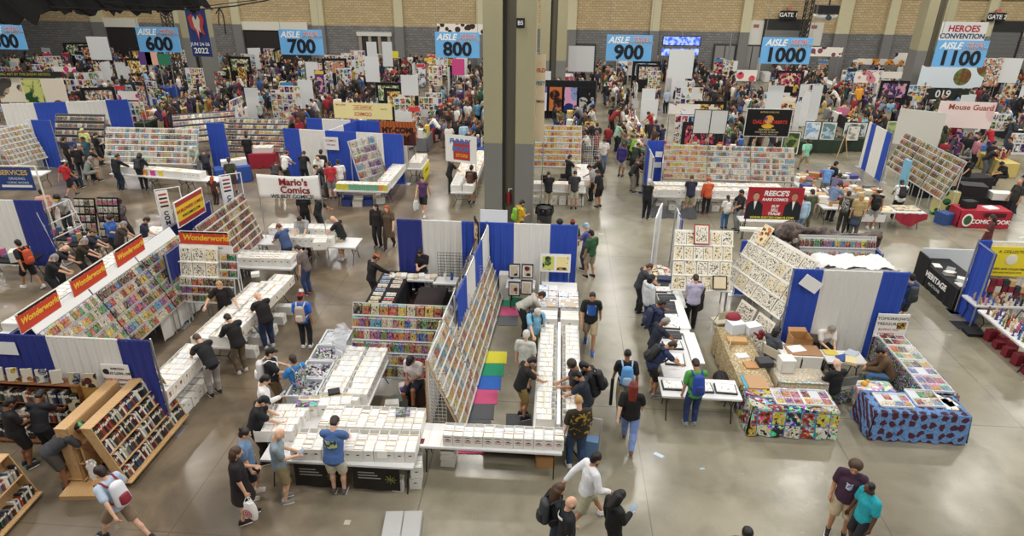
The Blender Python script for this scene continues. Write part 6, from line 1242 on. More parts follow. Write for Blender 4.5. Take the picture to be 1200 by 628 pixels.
box_row((-4.25, 26.9, .745), (-4.3, 32.8, .745), 26, -PI/2, .5, 'the left column beside the slanted white sign', first='front'); box_row((-3.72, 26.9, .745), (-3.75, 32.8, .745), 26, PI/2, .5, 'the right column beside the slanted white sign', first='front')
rack('tall wall of yellow-edged comics behind the pillar booth', (-1.15, 31.0, .75), (1, .02, 0), (0, .6, .8), 2.4, 2.2, 7, 16, .145, .285, 'wall behind the pillar booth', pal=['e0c13f', 'd2a85a', 'd88a2c', 'd9cfb0', 'b5523a'], backmat=M('d6d3c8'))
rack('narrow side rack of comics beside the pillar', (-1.25, 28.6, .6), (0, 1, 0), (-.12, 0, .98), 2.3, 1.9, 7, 14, .14, .22, 'side rack beside the pillar', pal=['d2a85a', 'b5523a', 'd9cfb0'])
folding_table('folding table facing the camera in the pillar booth', (.15, 27.75), 2.5, .8); folding_table('folding table along the aisle in the pillar booth', (1.25, 29.6), 2.6, .8, PI/2)
box_row((-1.0, 27.7, .745), (.9, 27.75, .745), 9, 0, .5, 'the front row of the pillar booth'); box_row((1.25, 28.2, .745), (1.25, 30.8, .745), 12, PI/2, .7, 'the aisle row of the pillar booth', first='front')
box((1.1, 27.75, .745), 0, .6, 'the corner of the pillar booth', 'open', .42, .3, 'wide white box at the aisle corner of the pillar booth')
for k in range(6): box((-.8+.4*k, 27.9, 0), 0, .4, 'the floor of the pillar booth', 'open', .3, .3, 'white box on the floor of the pillar booth, %s from the left' % ORD[k])
CHB = M('1b1b1d', .5); chair('black folding chair in the pillar booth, nearer the pillar', (-.4, 29.6), 0, CHB); chair('black folding chair in the pillar booth, nearer the aisle', (.45, 29.9), .2, CHB)
mb = MB()
for i in range(2):
    for j in range(3): X = frame_matrix((1.4+.42*i, 31.4, .1+.72*j), (1, 0, 0), (0, .1, 1)); grid_panel(mb, .4, .7, .1, .008, X)
solo('wire_cubes', 'stack of white wire cubes at the aisle end of the comic wall', 'rack', mb, M('dcdcda', .4))
t = thing('trash_bin', 'black-lined trash bin standing behind the drape near the pillar', 'bin', (-.35, 24.9, 0)); part('bin_body', MB().cyl((0, 0, 0), (0, 0, .85), .28, 20, r2=.33), M('2a2b2d', .5), t, True); mb = MB(); mb.grid(lambda u, v: ((.34+.03*math.sin(u*50))*math.cos(u*2*PI)*(1+.06*v), (.34+.03*math.sin(u*50))*math.sin(u*2*PI)*(1+.06*v), .9-.28*v), 40, 3); part('bin_liner', mb, M('121214', .25), t, True)
board_sign('blank white board behind the drape left of the pillar', (-2.05, 21.15, 0), 0, .95, .8, 1.25, M('e9ebee', .3), [], thick=.03, name='white_board', cat='board')
for k in range(4):
    board_sign(['violet fantasy poster on the black stand, leftmost', 'dark red fantasy poster on the black stand', 'blue seascape poster with a dark tower on the black stand', 'black-crowned poster on the black stand, nearest the aisle'][k], (-1.15+1.02*k, 45.2, 0), 0, .95, 1.7, .55, M('101014'), [], posts=True, post_mat=BLACK, name='fantasy_poster', cat='poster', extra=lambda t, z0, k=k: part('poster_print', MB().box(-.42, .42, -.01, -.002, z0+.05, z0+1.65), art_mat('fantasy%d' % k, ['6a6ac2', '7a3a2a', '8a9ac8', 'c2c2c0'][k], ['20204a', '1c1010', '1c2c6a', '0c0c0e'][k], 2.0, .52, ['d9d9f0', 'c2703a', 'd9a0c0', '15151a'][k]), t))
drape('black drape framing the fantasy posters', (-1.8, 45.5), (2.6, 45.5), [(0, 1, BLKD, 'black')], h=2.6)
board_sign('tall orange-lettered banner standing along the pillar edge', (-.75, 26.3, 0), -.1, .5, 3.4, 3.2, M('e6d2b4'), [('WILD', .2, 0, 2.8, M('c2602a'), .03, 0), ('WEST', .2, 0, 2.3, M('3a7a9a'), .03, 0), ('COMICS', .12, 0, 1.6, TXT, .02, 0)], name='tall_banner', cat='banner')
for k in range(3):
    rack('long rack of comics under the black shop banner, %s section' % ['left', 'middle', 'right'][k], (4.95+1.95*k, 29.0, .95), (1, .0, 0), (0, .5, .86), 1.9, 1.6, 6, 14, .132, .25, '%s section of the long rack' % ['left', 'middle', 'right'][k], rail=M('b5b1a8', .4), pal=['d2a85a', 'd88a2c', 'd9cfb0', 'b5523a', 'e0c13f'] if k == 0 else ['d9cfb0', '8a8f99' if False else 'e2dccb', '5b4a3a', '4fa6c9', 'b5523a'], backmat=M('8a8680'))
drape('blue drape at the left end of the long comic rack', (4.2, 29.8), (4.95, 29.85), [(0, 1, BLUE, 'blue')], h=2.5); drape('white and blue drape turned along the 900 aisle', (4.15, 27.2), (4.15, 29.7), [(0, .6, WDR, 'white'), (.6, 1, BLUE, 'blue')], h=2.4)
for k, z in ((0, 1.75), (1, 1.25)): slab('paper_notice', ['upper white notice on the blue drape end', 'lower white notice on the blue drape end'][k], 'sign', (4.75, 29.74, z), (.32, .01, .26), M('f0f0ee'))
for k in range(4): folding_table('folding table of boxes before the long comic rack, %s from the left' % ORD[k], (5.2+1.85*k, 27.5), 1.83, .76)
box_row((4.25, 27.4, .745), (11.2, 27.65, .745), 34, .03, .5, 'the front row under the long comic rack')
box_row((4.4, 28.1, .745), (9.9, 28.3, .745), 26, .03, .5, 'the rear row under the long comic rack')
for k in range(9): box((4.6+.62*k, 27.7, 0), 0, .45, 'the floor under the long rack tables', 'open', .32, .28, 'white box on the floor under the long rack tables, %s from the left' % ORD[k])
mb = MB(); mb.grid(lambda u, v: (4.2+1.9*u, 26.9-.5*v+.05*math.sin(u*20), .35*(1-v)*(.6+.4*math.sin(u*9))+.02), 24, 6); solo('grey_tarp', 'grey tarp bunched on the floor under the long rack tables', 'tarp', mb, M('4b4c4e', .9))
t = board_sign('black shop banner with red and yellow emblem over the long rack', (9.85, 31.2, 0), .02, 2.05, 1.25, 2.5, M('0f0f11', .4), [('DALE', .24, -.42, .66, M('c8382a'), .03, 0), ('ROBERTS', .2, .46, .66, M('c8382a'), .03, 0), ('COMICS', .18, .02, .47, M('2a1a0a'), .03, 0), ('BUYING & SELLING', .1, 0, 1.12, M('c9b46a'), .01, 0), ('TOP PRICES PAID', .1, 0, .3, M('d9c98a'), .01, 0), ('GOLDEN AGE  SILVER AGE', .09, 0, .19, M('d9c98a'), .01, 0), ('WWW.COMICS.COM', .08, .1, .08, M('b9b0a0'), .0, 0)], name='shop_banner', cat='banner', frame=M('d8d8d6'))
part('emblem', MB().ell((0, -.004, 2.5+.47), (.3, .006, .11), 18, 8), M('e6b43a'), t); part('figure_print', MB().ell((.02, -.004, 2.5+.78), (.22, .006, .2), 14, 8), art_mat('emblem_art', '3a4a9a', 'b03a3a', 9, .5, 'e0a04a'), t)
for k in range(2): board_sign('blank white panel left of the black shop banner, %s one' % ['left', 'right'][k], (7.25+.82*k, 33.2, 0), 0, .78, 1.15, 2.1, M('e4e6e2', .4), [], frame=BLACK, name='display_screen', cat='panel')
t = board_sign('red banner with two suited men advertising rare comics', (8.4, 24.2, 0), .03, 2.1, 1.28, .92, M('b02a34', .4), [('REECE\'S', .27, .02, 1.04, WHT, .04, .12), ('RARE COMICS', .15, .0, .8, WHT, .04, .12), ('BUY', .15, .05, .53, WHT, .03, .12), ('SELL', .15, .05, .38, WHT, .03, .12), ('TRADE', .15, .05, .23, WHT, .03, .12), ('WWW.REECESCOMICS.COM', .13, .0, .07, M('e3d83a'), .02, 0)], name='shop_banner', cat='banner', post_mat=BLACK)
part('black_strip', MB().box(-1.05, 1.05, -.004, -.001, .92, 1.07), BLACK, t)
for s, sk in ((-.72, 'cf9a7a'), (.72, 'c08a68')):
    mb = MB(); mb.add([(s-.33, -.005, 1.05), (s-.3, -.005, 1.5), (s-.14, -.005, 1.66), (s+.14, -.005, 1.66), (s+.3, -.005, 1.5), (s+.33, -.005, 1.05)], [tuple(range(6))[::-1]]); part('suit_print', mb, M('171a22'), t)
    part('shirt_print', MB().add([(s-.06, -.008, 1.66), (s+.06, -.008, 1.66), (s, -.008, 1.3)], [(0, 2, 1)]), WHT, t); part('head_print', MB().ell((s, -.007, 1.83), (.115, .004, .15), 16, 10), M(sk), t); part('hair_print', MB().ell((s, -.005, 1.9), (.12, .004, .12), 16, 8), M('4a3020'), t)
folding_table('white table behind the red suit banner', (8.3, 24.7), 2.0, .6); slab('white_tray', 'flat white tray on the table below the red suit banner', 'tray', (8.2, 23.9, .55), (2.0, .25, .1), WHITE)
for k, (x, y, L, l) in enumerate(((12.4, 26.6, 2.6, 'crowded front table with a red cloth, right island'), (14.2, 26.4, 1.8, 'front table of comics under the white-shirted shopper'), (11.4, 29.0, 3.2, 'crowded side table along the island edge'), (13.2, 28.6, 2.4, 'inner table piled with brown boxes'), (13.0, 30.8, 2.6, 'rear table with red packages'))): folding_table(l, (x, y), L, .8, PI/2 if k == 2 else 0)
mb = MB(); mb.grid(lambda u, v: (13.9+1.25*u, 25.98-.06*math.sin(u*14), .72-.55*v*(.4+.6*abs(math.sin(u*3.2)))), 24, 5); solo('red_cloth', 'dark red cloth hanging from the front table of the right island', 'cloth', mb, M('a02538', .7))
slab('orange_poster_sheet', 'orange and yellow poster sheet lying on the front table of the island', 'poster', (13.2, 26.4, .746), (1.3, .55, .01), art_mat('orange_sheet', 'd9a05a', 'b8501f', 5, .5, 'ead9a0')); slab('white_sign', 'white card hanging under the front table of the right island', 'sign', (13.0, 26.0, .3), (1.1, .01, .32), M('e6e6e2')); slab('dark_tray', 'grey comic tray right of the orange poster sheet', 'tray', (14.5, 26.5, .746), (1.0, .6, .05), art_mat('dark_tray', 'b5b0a5', '5a5a5c', 9, .5, 'd2c2a0'))
rr = random.Random(77)
for k in range(64):
    tb = k % 4; x, y = [(11.4+rr.uniform(-.3, .3), rr.uniform(27.5, 30.5)), (rr.uniform(12.1, 14.3), 28.6+rr.uniform(-.3, .3)), (rr.uniform(11.8, 14.2), 30.8+rr.uniform(-.3, .3)), (rr.uniform(11.3, 13.6), 26.75+rr.uniform(-.2, .2))][tb]
    cn = rr.choice([('b98a58', 'brown'), ('e4e0d6', 'white'), ('a8323a', 'red'), ('d9d2bc', 'cream'), ('c4a070', 'tan'), ('6a6c70', 'grey'), ('4a4a8a', 'violet')])
    slab('stock_package', '%s package, %s one set down on the %s of the island' % (cn[1], onum(k//4), ['side table', 'box table', 'rear table', 'front table'][tb]), 'package', (x, y, .745+.006*(k % 5)), (rr.uniform(.25, .5), rr.uniform(.2, .4), rr.uniform(.08, .3)), M(cn[0]), rr.uniform(-.4, .4), 'packages on the right island')
drape('blue and white drape standing across the right island', (16.35, 35.3), (16.3, 32.6), [(0, .12, WDR, 'white'), (.12, .32, BLUE, 'blue'), (.32, .78, WDR, 'white'), (.78, 1, BLUE, 'blue')]) 
for k in range(3):
    rack('white wire rack of brown comics across the right island, %s from the far end' % ORD[k], (16.25, 32.4-1.75*k, .9), (0, -1, 0), (.3, 0, .95), 1.65, 1.75, 6, 9, .16, .25, 'island wall rack %s' % ['one', 'two', 'three'][k], pal=['5b4a3a', 'b5523a', 'd9cfb0', 'd2a85a', '7b8a3a'], backmat=M('6a6058'))
slab('light_blue_board', 'light blue board leaning on the island comic racks', 'board', (15.6, 29.3, .75), (.12, .5, 1.3), M('7fb8d2'))
board_sign('big blank white board tilted behind the island drape', (19.35, 36.2, 0), -.45, 2.15, 1.9, 1.0, M('d3d1c6', .5), [], thick=.05, name='white_board', cat='board')
draped('red table skirt lettered COMIC BOOK at the right', (17.75, 26.9), 2.0, .8, M('b02438', .7)); 
t = thing('table_lettering', 'white lettering and eye emblem on the red table skirt', 'lettering', (17.75, 26.42, 0)); text('COMIC BOOK', .24, WHT, t, (.2, -.02, .3), bold=.03); part('emblem', MB().ell((-.7, 0, .35), (.17, .01, .22), 18, 8), M('3a5a3a'), t); part('emblem_ring', MB().ell((-.7, .003, .35), (.22, .01, .28), 18, 8), WHITE, t); part('dark_bars', MB().box(-.1, .75, -.004, 0, .5, .68), M('3a1018'), t)
for k, (x, y, d, c, l) in enumerate(((16.9, 28.0, (.9, .3, 1.1), '2f7a4a', 'green comic-art standee beside the black island corner'), (18.2, 28.6, (1.0, .7, .5), '1d1d20', 'black case on the tables behind the red skirt'), (19.2, 28.2, (.8, .5, .3), 'e6e4de', 'white packages behind the red skirt'), (18.0, 29.9, (.6, .1, .6), 'd9b48a', 'tan picture board behind the black case'), (17.0, 29.6, (.7, .1, .45), '3a3a3e', 'dark lettered sign behind the green standee'), (17.2, 26.9, (.5, .35, .3), '17171a', 'black bag on the red-skirted table'), (18.1, 26.9, (.5, .4, .04), 'efeeea', 'white sheets on the red-skirted table'), (16.4, 26.9, (.5, .5, .5), '34508a', 'blue bin left of the red table'))): slab(['standee', 'case', 'package', 'board', 'sign', 'bag', 'paper', 'bin'][k], l, 'stock', (x, y, .745 if k in (1, 2, 3, 4, 5, 6) else .0), d, [art_mat('standee_art', '3a8a5a', '20402a', 4, .5, 'd9d28a'), M(c)][0 if k == 0 else 1], .1*k-.3)
draped('black-clothed tables behind the red skirt', (18.7, 28.6), 2.2, .8, TK); draped('white-topped table of the drawing men at the right', (19.8, 31.6), 2.0, .8, TK, .2); draped('dark table right of the island wall', (17.6, 30.8), 1.4, .8, TK, .2)
for k in range(3): draped('dark green-clothed table of paintings, %s from the left' % ORD[k], (13.6+1.95*k, 38.0+.5*k), 1.9, .8, TGN)
for k, (x, y, w, h, c, d, l) in enumerate(((13.2, 37.3, .95, 1.25, '8a9a5a', '3a4a2a', 'large framed green painting standing before the painting tables'), (14.6, 38.2, .8, 1.0, '8ab0d2', 'dfe6ea', 'framed pale blue painting on the left painting table'), (15.5, 38.2, .8, 1.0, 'b5ccd9', '6a8a8a', 'framed grey-blue painting on the left painting table'), (17.4, 39.2, 1.3, .8, 'c9d2d2', '5a6a6a', 'wide framed aircraft painting on the middle table'), (16.9, 38.2, .7, .8, 'e3e0d6', '9a9a90', 'small white drawing before the aircraft painting'), (19.6, 39.4, .8, .9, '7a9a5a', 'b5c28a', 'framed green landscape on the right painting table'))):
    board_sign(l, (x, y, .745 if k else .1), .05*(k-2), w, h, 0, M('efece4'), [], posts=False, frame=M('2a2018'), name='framed_painting', cat='painting', extra=lambda t, z0, c=c, d=d, w=w, h=h, k=k: part('painting_picture', MB().box(-w/2+.06, w/2-.06, -.01, -.002, .06, h-.06), art_mat('painting%d' % k, c, d, 3, .5), t))
t = thing('wooden_easel', 'folding wooden easel standing left of the artist table', 'easel', (16.1, 37.1, 0)); 
for a, b in (((-.3, 0, 0), (0, .2, 1.3)), ((.3, 0, 0), (0, .2, 1.3)), ((0, .6, 0), (0, .2, 1.3))): part('leg', MB().cyl(a, b, .025, 6), WOOD, t)
d1 = P('person with long brown hair and a dark grey backpack walking along the bottom edge', None, -70, 'walk', 'long:b', 'long:1b1c20', 'trousers:26364a', 'l', h=(656, 573))
d2 = P('bald bearded person in a black tee with white back print at the bottom edge', None, -75, 'stand', 'bald:k', 'tee:14161c', 'trousers:1d1f26', 'l', h=(669, 589), beard='k', w=1.15)
d3 = P('person in a white sweatshirt and khaki shorts striding in white sneakers', None, -65, 'stride', 'short:k', 'long:dedfe2', 'shorts:a8a488', 't', 'ececec', h=(699, 537), ht=1.03)
d4 = P('person with long black hair in a black hoodie looking at a phone', None, -60, 'phone', 'long:k', 'hoodie:131316', 'shorts:17171a', 'p', h=(727, 581), ht=.95)
d5 = P('person with dark hair whose head alone shows at the bottom edge', None, 180, 'stand', 'short:k', 'tee:3a3d44', 'trousers:22252c', 't', h=(876, 626))
d6 = P('person with a brown headband in a purple patterned shirt and khaki shorts', None, 150, 'pockets', 'curly:b', 'tee:3d2138', 'shorts:b9a98c', 't', '1d1d1f', h=(1002, 548), w=1.15, ht=1.02)
d7 = P('person in a teal tee standing beside the purple patterned shirt', None, 105, 'easy', 'buzz:k', 'tee:1f9fae', 'shorts:1c1f26', 'n', h=(1019, 572), ht=.98)
P('person in a black print tee and khaki shorts walking toward the camera', (690, 408), 178, 'walk', 'short:d', 'tee:15161a', 'shorts:b3a284', 't', '2a5aa8', ht=1.04, w=1.08)
d9 = P('person wearing a sky blue backpack walking away with a black tube', (729, 484), 0, 'walk2', 'buzz:k', 'tee:17181c', 'trousers:a3987a', 'm', ht=1.02)
P('person with long red hair in a black tee and light blue jeans', (735, 523), -8, 'walk', 'long:r', 'tee:101013', 'trousers:7d93c8', 'p', '6a4a35', w=1.2)
d11 = P('person in a green tee with a royal blue backpack at the portfolio table', (808, 497), 6, 'reach', 'short:d', 'tee:4f9a4a', 'trousers:263a66', 't', '8f9294')
d12 = P('person with a black backpack and black shorts leaning over portfolios', (765, 463), -78, 'deep', 'short:d', 'tee:222c52', 'shorts:16171b', 't', '9a9a98')
P('grey-haired person in a navy polo bent over the open portfolios', None, -70, 'browse', 'short:g', 'tee:1c2233', 'trousers:20242e', 'm', h=(780, 377))
d14 = P('person in a navy hoodie with a hand on the chin at the portfolios', None, -70, 'chin', 'short:k', 'hoodie:222c4a', 'trousers:22304a', 'm', h=(776, 356))
d15 = P('person in a white hooded top and jeans with a small grey bag', None, -65, 'stand', 'bob:k', 'hoodie:cfd2d6', 'trousers:2a3d63', 't', h=(764, 326))
P('person in glasses and a dark grey shirt behind the white hooded top', None, -80, 'browse', 'short:b', 'tee:33353a', 'trousers:1e2025', 'l', h=(761, 313))
P('person in a lavender dress shirt and black trousers before the art easel', (808, 384), 0, 'both', 'short:d', 'long:b9b3cf', 'trousers:17181d', 't', w=1.12)
P('person in a red cap and dark jacket beside the lavender shirt', None, 60, 'sit', 'short:k', 'jacket:26272b', 'trousers:22242a', 't', h=(819, 334), cap='a02030')
P('silver-haired person dressed in black standing alone in the middle aisle', (756, 256), -30, 'folded', 'short:w', 'long:131417', 'trousers:15161a', 'p', w=1.1)
d20 = P('person in a black and gold camouflage shirt and jeans beside the box table', None, 15, 'easy', 'buzz:y', 'tee:2b2617', 'trousers:2f4468', 'l', 'e4e4e4', h=(678, 470), ht=1.05, w=1.12)
P('person in a navy tee and black cap digging in the aisle boxes', None, 70, 'browse', 'short:k', 'tee:1b2230', 'trousers:2c313b', 't', h=(676, 440), cap='15161a')
d22 = P('person in a black jacket with a black backpack at the aisle boxes', None, 80, 'browse', 'short:k', 'jacket:17181d', 'trousers:8a8c8e', 't', h=(684, 429))
P('curly-haired person holding up a comic between two dark-clothed shoppers', None, 95, 'both', 'curly:d', 'tee:2a2226', 'trousers:22242c', 't', h=(670, 428))
P('person in a grey tee bending under the far end of the box table', None, -80, 'bend', 'short:k', 'tee:b5b2a8', 'trousers:26282e', 't', h=(635, 346))
d25 = P('smiling seller in a light blue tee with lanyard and dark backpack straps', None, 200, 'reach', 'short:w', 'tee:7fb9d9', 'trousers:6a6a4a', 'l', h=(630, 366), w=1.12)
P('white-haired person in a pale patterned shirt behind the box table', None, -15, 'stand', 'short:w', 'tee:c3c6bd', 'shorts:9a8c66', 'l', h=(617, 392))
P('person in a black tee and khaki shorts reaching into the inner boxes', (612, 489), -70, 'browse', 'short:k', 'tee:141519', 'shorts:8a7648', 't', '1c1c1f', w=1.1)
P('person in a sky blue cap and purple shirt at the drape end', None, 60, 'talk', 'short:w', 'tee:5a5f9a', 'trousers:3a3f55', 'l', h=(687, 265), cap='6fa3cf')
P('person in a forest green tee and khaki shorts at the drape end', (691, 325), 40, 'easy', 'short:k', 'tee:2f5a3a', 'shorts:a39a82', 't', '1a1a1c', cap='1b1c1f')
d30 = P('person in a yellow tee with a green bag behind the drape', None, -60, 'phone', 'short:k', 'tee:dba52a', 'trousers:3a3a3e', 't', h=(612, 238), beard='k')
P('pink-topped person half hidden behind the drape by the bin', None, 10, 'stand', 'long:d', 'tee:c96a7a', 'trousers:2a2a2e', 't', h=(631, 262), ht=.95)
P('black-haired person half hidden behind the white drape panel', None, 0, 'stand', 'curly:k', 'tee:222226', 'trousers:222226', 't', h=(656, 261))
P('person in a red cap half hidden behind the blue drape panel', None, 0, 'stand', 'short:k', 'tee:33363c', 'trousers:222226', 't', h=(671, 261), cap='b3202c')
P('person in a black tee and khaki trousers at the pillar booth', (642, 246), 5, 'browse', 'short:k', 'tee:14151a', 'trousers:b5ac96', 't')
P('person in a charcoal tee and white shorts at the pillar booth', (672, 245), 0, 'reach', 'short:d', 'tee:34363b', 'shorts:c9c4b4', 't')
P('person in a black tee and black shorts at the pillar booth corner', (701, 243), 45, 'reach', 'tail:d', 'tee:15161b', 'shorts:1a1b20', 't')
P('person in a grey tee and black cap with a dark shoulder bag', (693, 236), 70, 'reach', 'short:k', 'tee:9fa3a6', 'trousers:202127', 't', cap='1a1a1d')
P('seller in a black tee behind the pillar booth boxes', None, -60, 'talk', 'short:d', 'tee:191a1e', 'trousers:22242a', 't', h=(668, 184))
P('person in a white tee with backpack straps walking up the 900 aisle', (706, 200), 175, 'phone', 'short:k', 'tee:e3e0d8', 'trousers:5f7296', 't')
P('person in a black top leaning across the pillar booth aisle table', None, 80, 'browse', 'short:k', 'long:1b1c20', 'trousers:24262c', 't', h=(699, 186))
P('person in a navy tee and khaki shorts with a teal bag on the 900 aisle', (698, 180), 20, 'carry', 'short:k', 'tee:2c3038', 'shorts:a3977a', 't')
P('person in a black tee and khaki trousers walking up the 900 aisle', (716, 155), 5, 'walk', 'tail:k', 'tee:1a1b1f', 'trousers:a59a82', 't')
P('long-skirted person in black near the fantasy posters', (709, 124), 30, 'walk2', 'tail:k', 'long:1b1b20', 'trousers:27324c', 't')
P('person in a light blue tee beside the fantasy posters', (693, 145), 80, 'stand', 'short:g', 'tee:6a9fd0', 'shorts:8a7a5c', 'l')
P('person in an olive jacket seated before the fantasy posters', None, 180, 'sit', 'short:b', 'jacket:6b6540', 'trousers:3a3630', 't', h=(657, 130))
P('person in dark clothes seated beside the olive jacket', None, 150, 'sit', 'short:k', 'tee:22242a', 'trousers:1d1f24', 't', h=(673, 129))
P('person in a purple hoodie and khaki shorts in the 900 aisle queue', (727, 207), -30, 'phone', 'short:k', 'hoodie:3d2f7a', 'shorts:b5ac98', 'm')
P('person in a tan camouflage shirt in the 900 aisle queue', (737, 188), -40, 'reach', 'short:k', 'tee:8c8460', 'trousers:5a5640', 't')
P('person in a dark green tee and backpack in the 900 aisle queue', (742, 206), -35, 'browse', 'short:k', 'tee:2c3a2e', 'trousers:26282c', 't', cap='22241f')
P('person with a brown bag crouched low by the blue drape', (745, 217), -40, 'bend', 'long:d', 'tee:6a4a30', 'trousers:4a4036', 't')
P('person in a black tee bending at the near end of the queue', None, -60, 'deep', 'short:k', 'tee:18191d', 'trousers:9a9080', 't', h=(751, 190))
P('person in a lime top in the 900 aisle queue', None, -60, 'browse', 'short:d', 'tee:86b03a', 'trousers:2e3036', 't', h=(747, 161))
P('person in a mint top in the 900 aisle queue', None, -70, 'browse', 'bob:k', 'tee:9fc9ae', 'trousers:22242a', 't', h=(728, 146))
P('person in a white tee bent over the tables of the 900 aisle', None, -70, 'deep', 'short:b', 'tee:dedad0', 'trousers:2b2d34', 't', h=(741, 141))
P('person in a red tee behind the busy tables of the 900 aisle', None, 100, 'browse', 'short:k', 'tee:a8232c', 'trousers:25272c', 't', h=(760, 133))
P('person in a black tee with a cap standing in the 900 aisle crowd', None, -60, 'stand', 'short:k', 'tee:1b1c20', 'trousers:2c2e35', 't', h=(730, 118), cap='1c1c1f')
P('person in a pale blue shirt behind the 900 aisle tables', None, 20, 'stand', 'short:g', 'tee:a9bdd6', 'trousers:1d1f24', 'l', h=(782, 106))
P('person in a navy tee holding a baby behind the blue drape', None, 40, 'folded', 'short:k', 'tee:2a3350', 'trousers:25272d', 't', h=(776, 148))
P('person in a dark jacket beside the navy tee behind the blue drape', None, -30, 'stand', 'short:d', 'jacket:2a2f42', 'trousers:2b2e36', 't', h=(769, 143))
P('person in a navy tee and khaki shorts at the long rack boxes', (806, 251), -5, 'browse', 'short:d', 'tee:1f263a', 'shorts:a89c7c', 't', 'dcdcdc', w=1.08)
P('child in an orange costume with a yellow harness at the long rack boxes', (826, 251), 0, 'reach', 'curly:o', 'long:c2542a', 'trousers:1a1a1e', 'l', '8a2a24', ht=.93)
P('seller in a blue check shirt seated under the long rack', None, 180, 'sit', 'short:g', 'tee:8a9ac2', 'trousers:3a3f4c', 'l', h=(857, 205))
P('seller in a salmon shirt seated under the long rack', None, 180, 'sit', 'short:w', 'tee:e3a48a', 'trousers:3a3f4c', 'l', h=(874, 204))
P('person in a black print tee and grey trousers beside the red banner', (863, 270), 100, 'talk', 'short:k', 'tee:18191e', 'trousers:8a8c8a', 't', beard='k')
d65 = P('child in a white top and long blue skirt beside the red banner', (848, 268), 10, 'stand', 'tail:d', 'tee:dcdcd8', 'trousers:3f6a96', 't', ht=.82)
P('person in a light blue shirt right of the red banner', None, 10, 'stand', 'short:b', 'long:a9c9e0', 'trousers:7a8ca6', 'l', h=(943, 232))
P('person in an olive tee right of the red banner', None, 20, 'stand', 'short:d', 'tee:4a5440', 'trousers:5a5a4a', 'l', h=(952, 225))
P('person in a mint green tee walking past the painting tables', (940, 201), 10, 'walk', 'short:k', 'tee:8fd0b4', 'shorts:9a8a72', 't')
P('person in a blue floral shirt and khaki shorts at the right island', (963, 235), -20, 'browse', 'short:g', 'tee:6a93c9', 'shorts:a08c6a', 'l')
P('person in a black vest behind the blue floral shirt', None, -70, 'stand', 'short:k', 'tee:1c1d22', 'trousers:24262c', 't', h=(980, 192))
P('person in a purple-grey tee in the right island cluster', None, -50, 'browse', 'short:k', 'tee:6a6482', 'trousers:2a2c34', 'n', h=(984, 206))
d72 = P('person in a steel blue tee with a dark strap in the right island cluster', None, -60, 'reach', 'short:k', 'tee:6f86a8', 'trousers:2b2f3a', 't', h=(984, 217), cap='22242a')
d73 = P('person with a dark camouflage backpack in the right island cluster', None, -30, 'stand', 'short:d', 'tee:46462e', 'trousers:2d2d26', 't', h=(995, 227))
P('person in a tan top in the right island cluster', None, -20, 'stand', 'bob:y', 'tee:b09a6a', 'trousers:5a5a50', 'l', h=(1010, 230))
d75 = P('person in a navy tee crouched low by the brown cloth roll', None, -20, 'sitlean', 'short:d', 'tee:2f3a4e', 'trousers:22252c', 't', h=(1005, 242))
d76 = P('person in a white cap and black vest with grey shorts', (1019, 268), -15, 'stand', 'short:d', 'tank:16171a', 'shorts:a5a6a4', 't', 'e4e4e4', cap='efefec')
d77 = P('person in a white tee with a black sling bag at the island racks', None, -10, 'browse', 'short:k', 'tee:e6e6e4', 'trousers:1b1c20', 'n', h=(1057, 214), w=1.15)
P('person in black leaning on the dark table of the 1000 aisle', None, 120, 'browse', 'short:k', 'tee:1b1b1e', 'trousers:1b1b1e', 't', h=(1134, 188))
P('person in a black tee drawing at the white-topped table', None, 90, 'sitlean', 'short:k', 'tee:191a1d', 'trousers:1b1b1e', 't', h=(1174, 192), beard='k')
P('broad person in dark grey at the right edge table', (1181, 258), 100, 'easy', 'bald:k', 'tee:2e2f2d', 'trousers:1f2022', 't', w=1.25, ht=1.04)
P('person in a black cap and navy tee behind the broad man', (1188, 250), 60, 'stand', 'short:k', 'tee:20242e', 'trousers:2c3a5a', 'l', cap='15161a', w=1.1)
P('person with brown hair in a maroon top near the right edge', None, 60, 'carry', 'long:d', 'dress:5c2a30', 'trousers:4a2428', 't', h=(1163, 255), ht=.95)
P('person in a light blue polo with folded arms by the paintings', (1007, 168), 100, 'folded', 'short:d', 'tee:7fb8c4', 'shorts:1c1d20', 't')
P('person with a wolf tee seated at the artist table', None, 180, 'sit', 'long:b', 'tank:26262a', 'trousers:222226', 't', h=(978, 150))
P('big person in a bright orange muscle costume and blue trunks', (1001, 133), 15, 'stand', 'bald:k', 'long:e39a2c', 'shorts:1f4a72', 't', w=1.3, ht=1.2)
P('person in a red tee and khaki shorts at the red-skirted book tables', (1154, 183), 20, 'browse', 'buzz:k', 'tee:b02030', 'shorts:b09a72', 't')
P('person in a black top reaching over the book tables', (1145, 180), 30, 'reach', 'short:k', 'long:1f2024', 'trousers:26282e', 't')
P('person in a dark red hooded cloak at the book tables', (1115, 172), 15, 'stand', 'hood:r', 'hoodie:7a1824', 'trousers:5a1820', 't')
d89 = P('person in a grey tee sitting low before the book tables', None, 60, 'sitlean', 'long:d', 'tee:8f9398', 'trousers:a9a9a6', 't', h=(1132, 170))
P('person in a teal top sitting low before the book tables', None, 20, 'sitlean', 'bob:k', 'tee:1f7a7a', 'trousers:22242a', 't', h=(1110, 178))
d91 = P('person with a dark backpack at the right edge of the book tables', (1178, 172), 25, 'browse', 'short:k', 'tee:3a4250', 'trousers:3a3f4a', 't')
d92 = P('person with a grey backpack standing behind the blue drape end', (1068, 392), 10, 'stand', 'short:k', 'tee:2e4a86', 'shorts:2c3648', 'l', h=(1068, 325))
P('person in a black and white plaid shirt seated by the white boxes', None, -60, 'sit', 'bob:k', 'long:4a4e56', 'trousers:3a5a8a', 't', h=(911, 388))
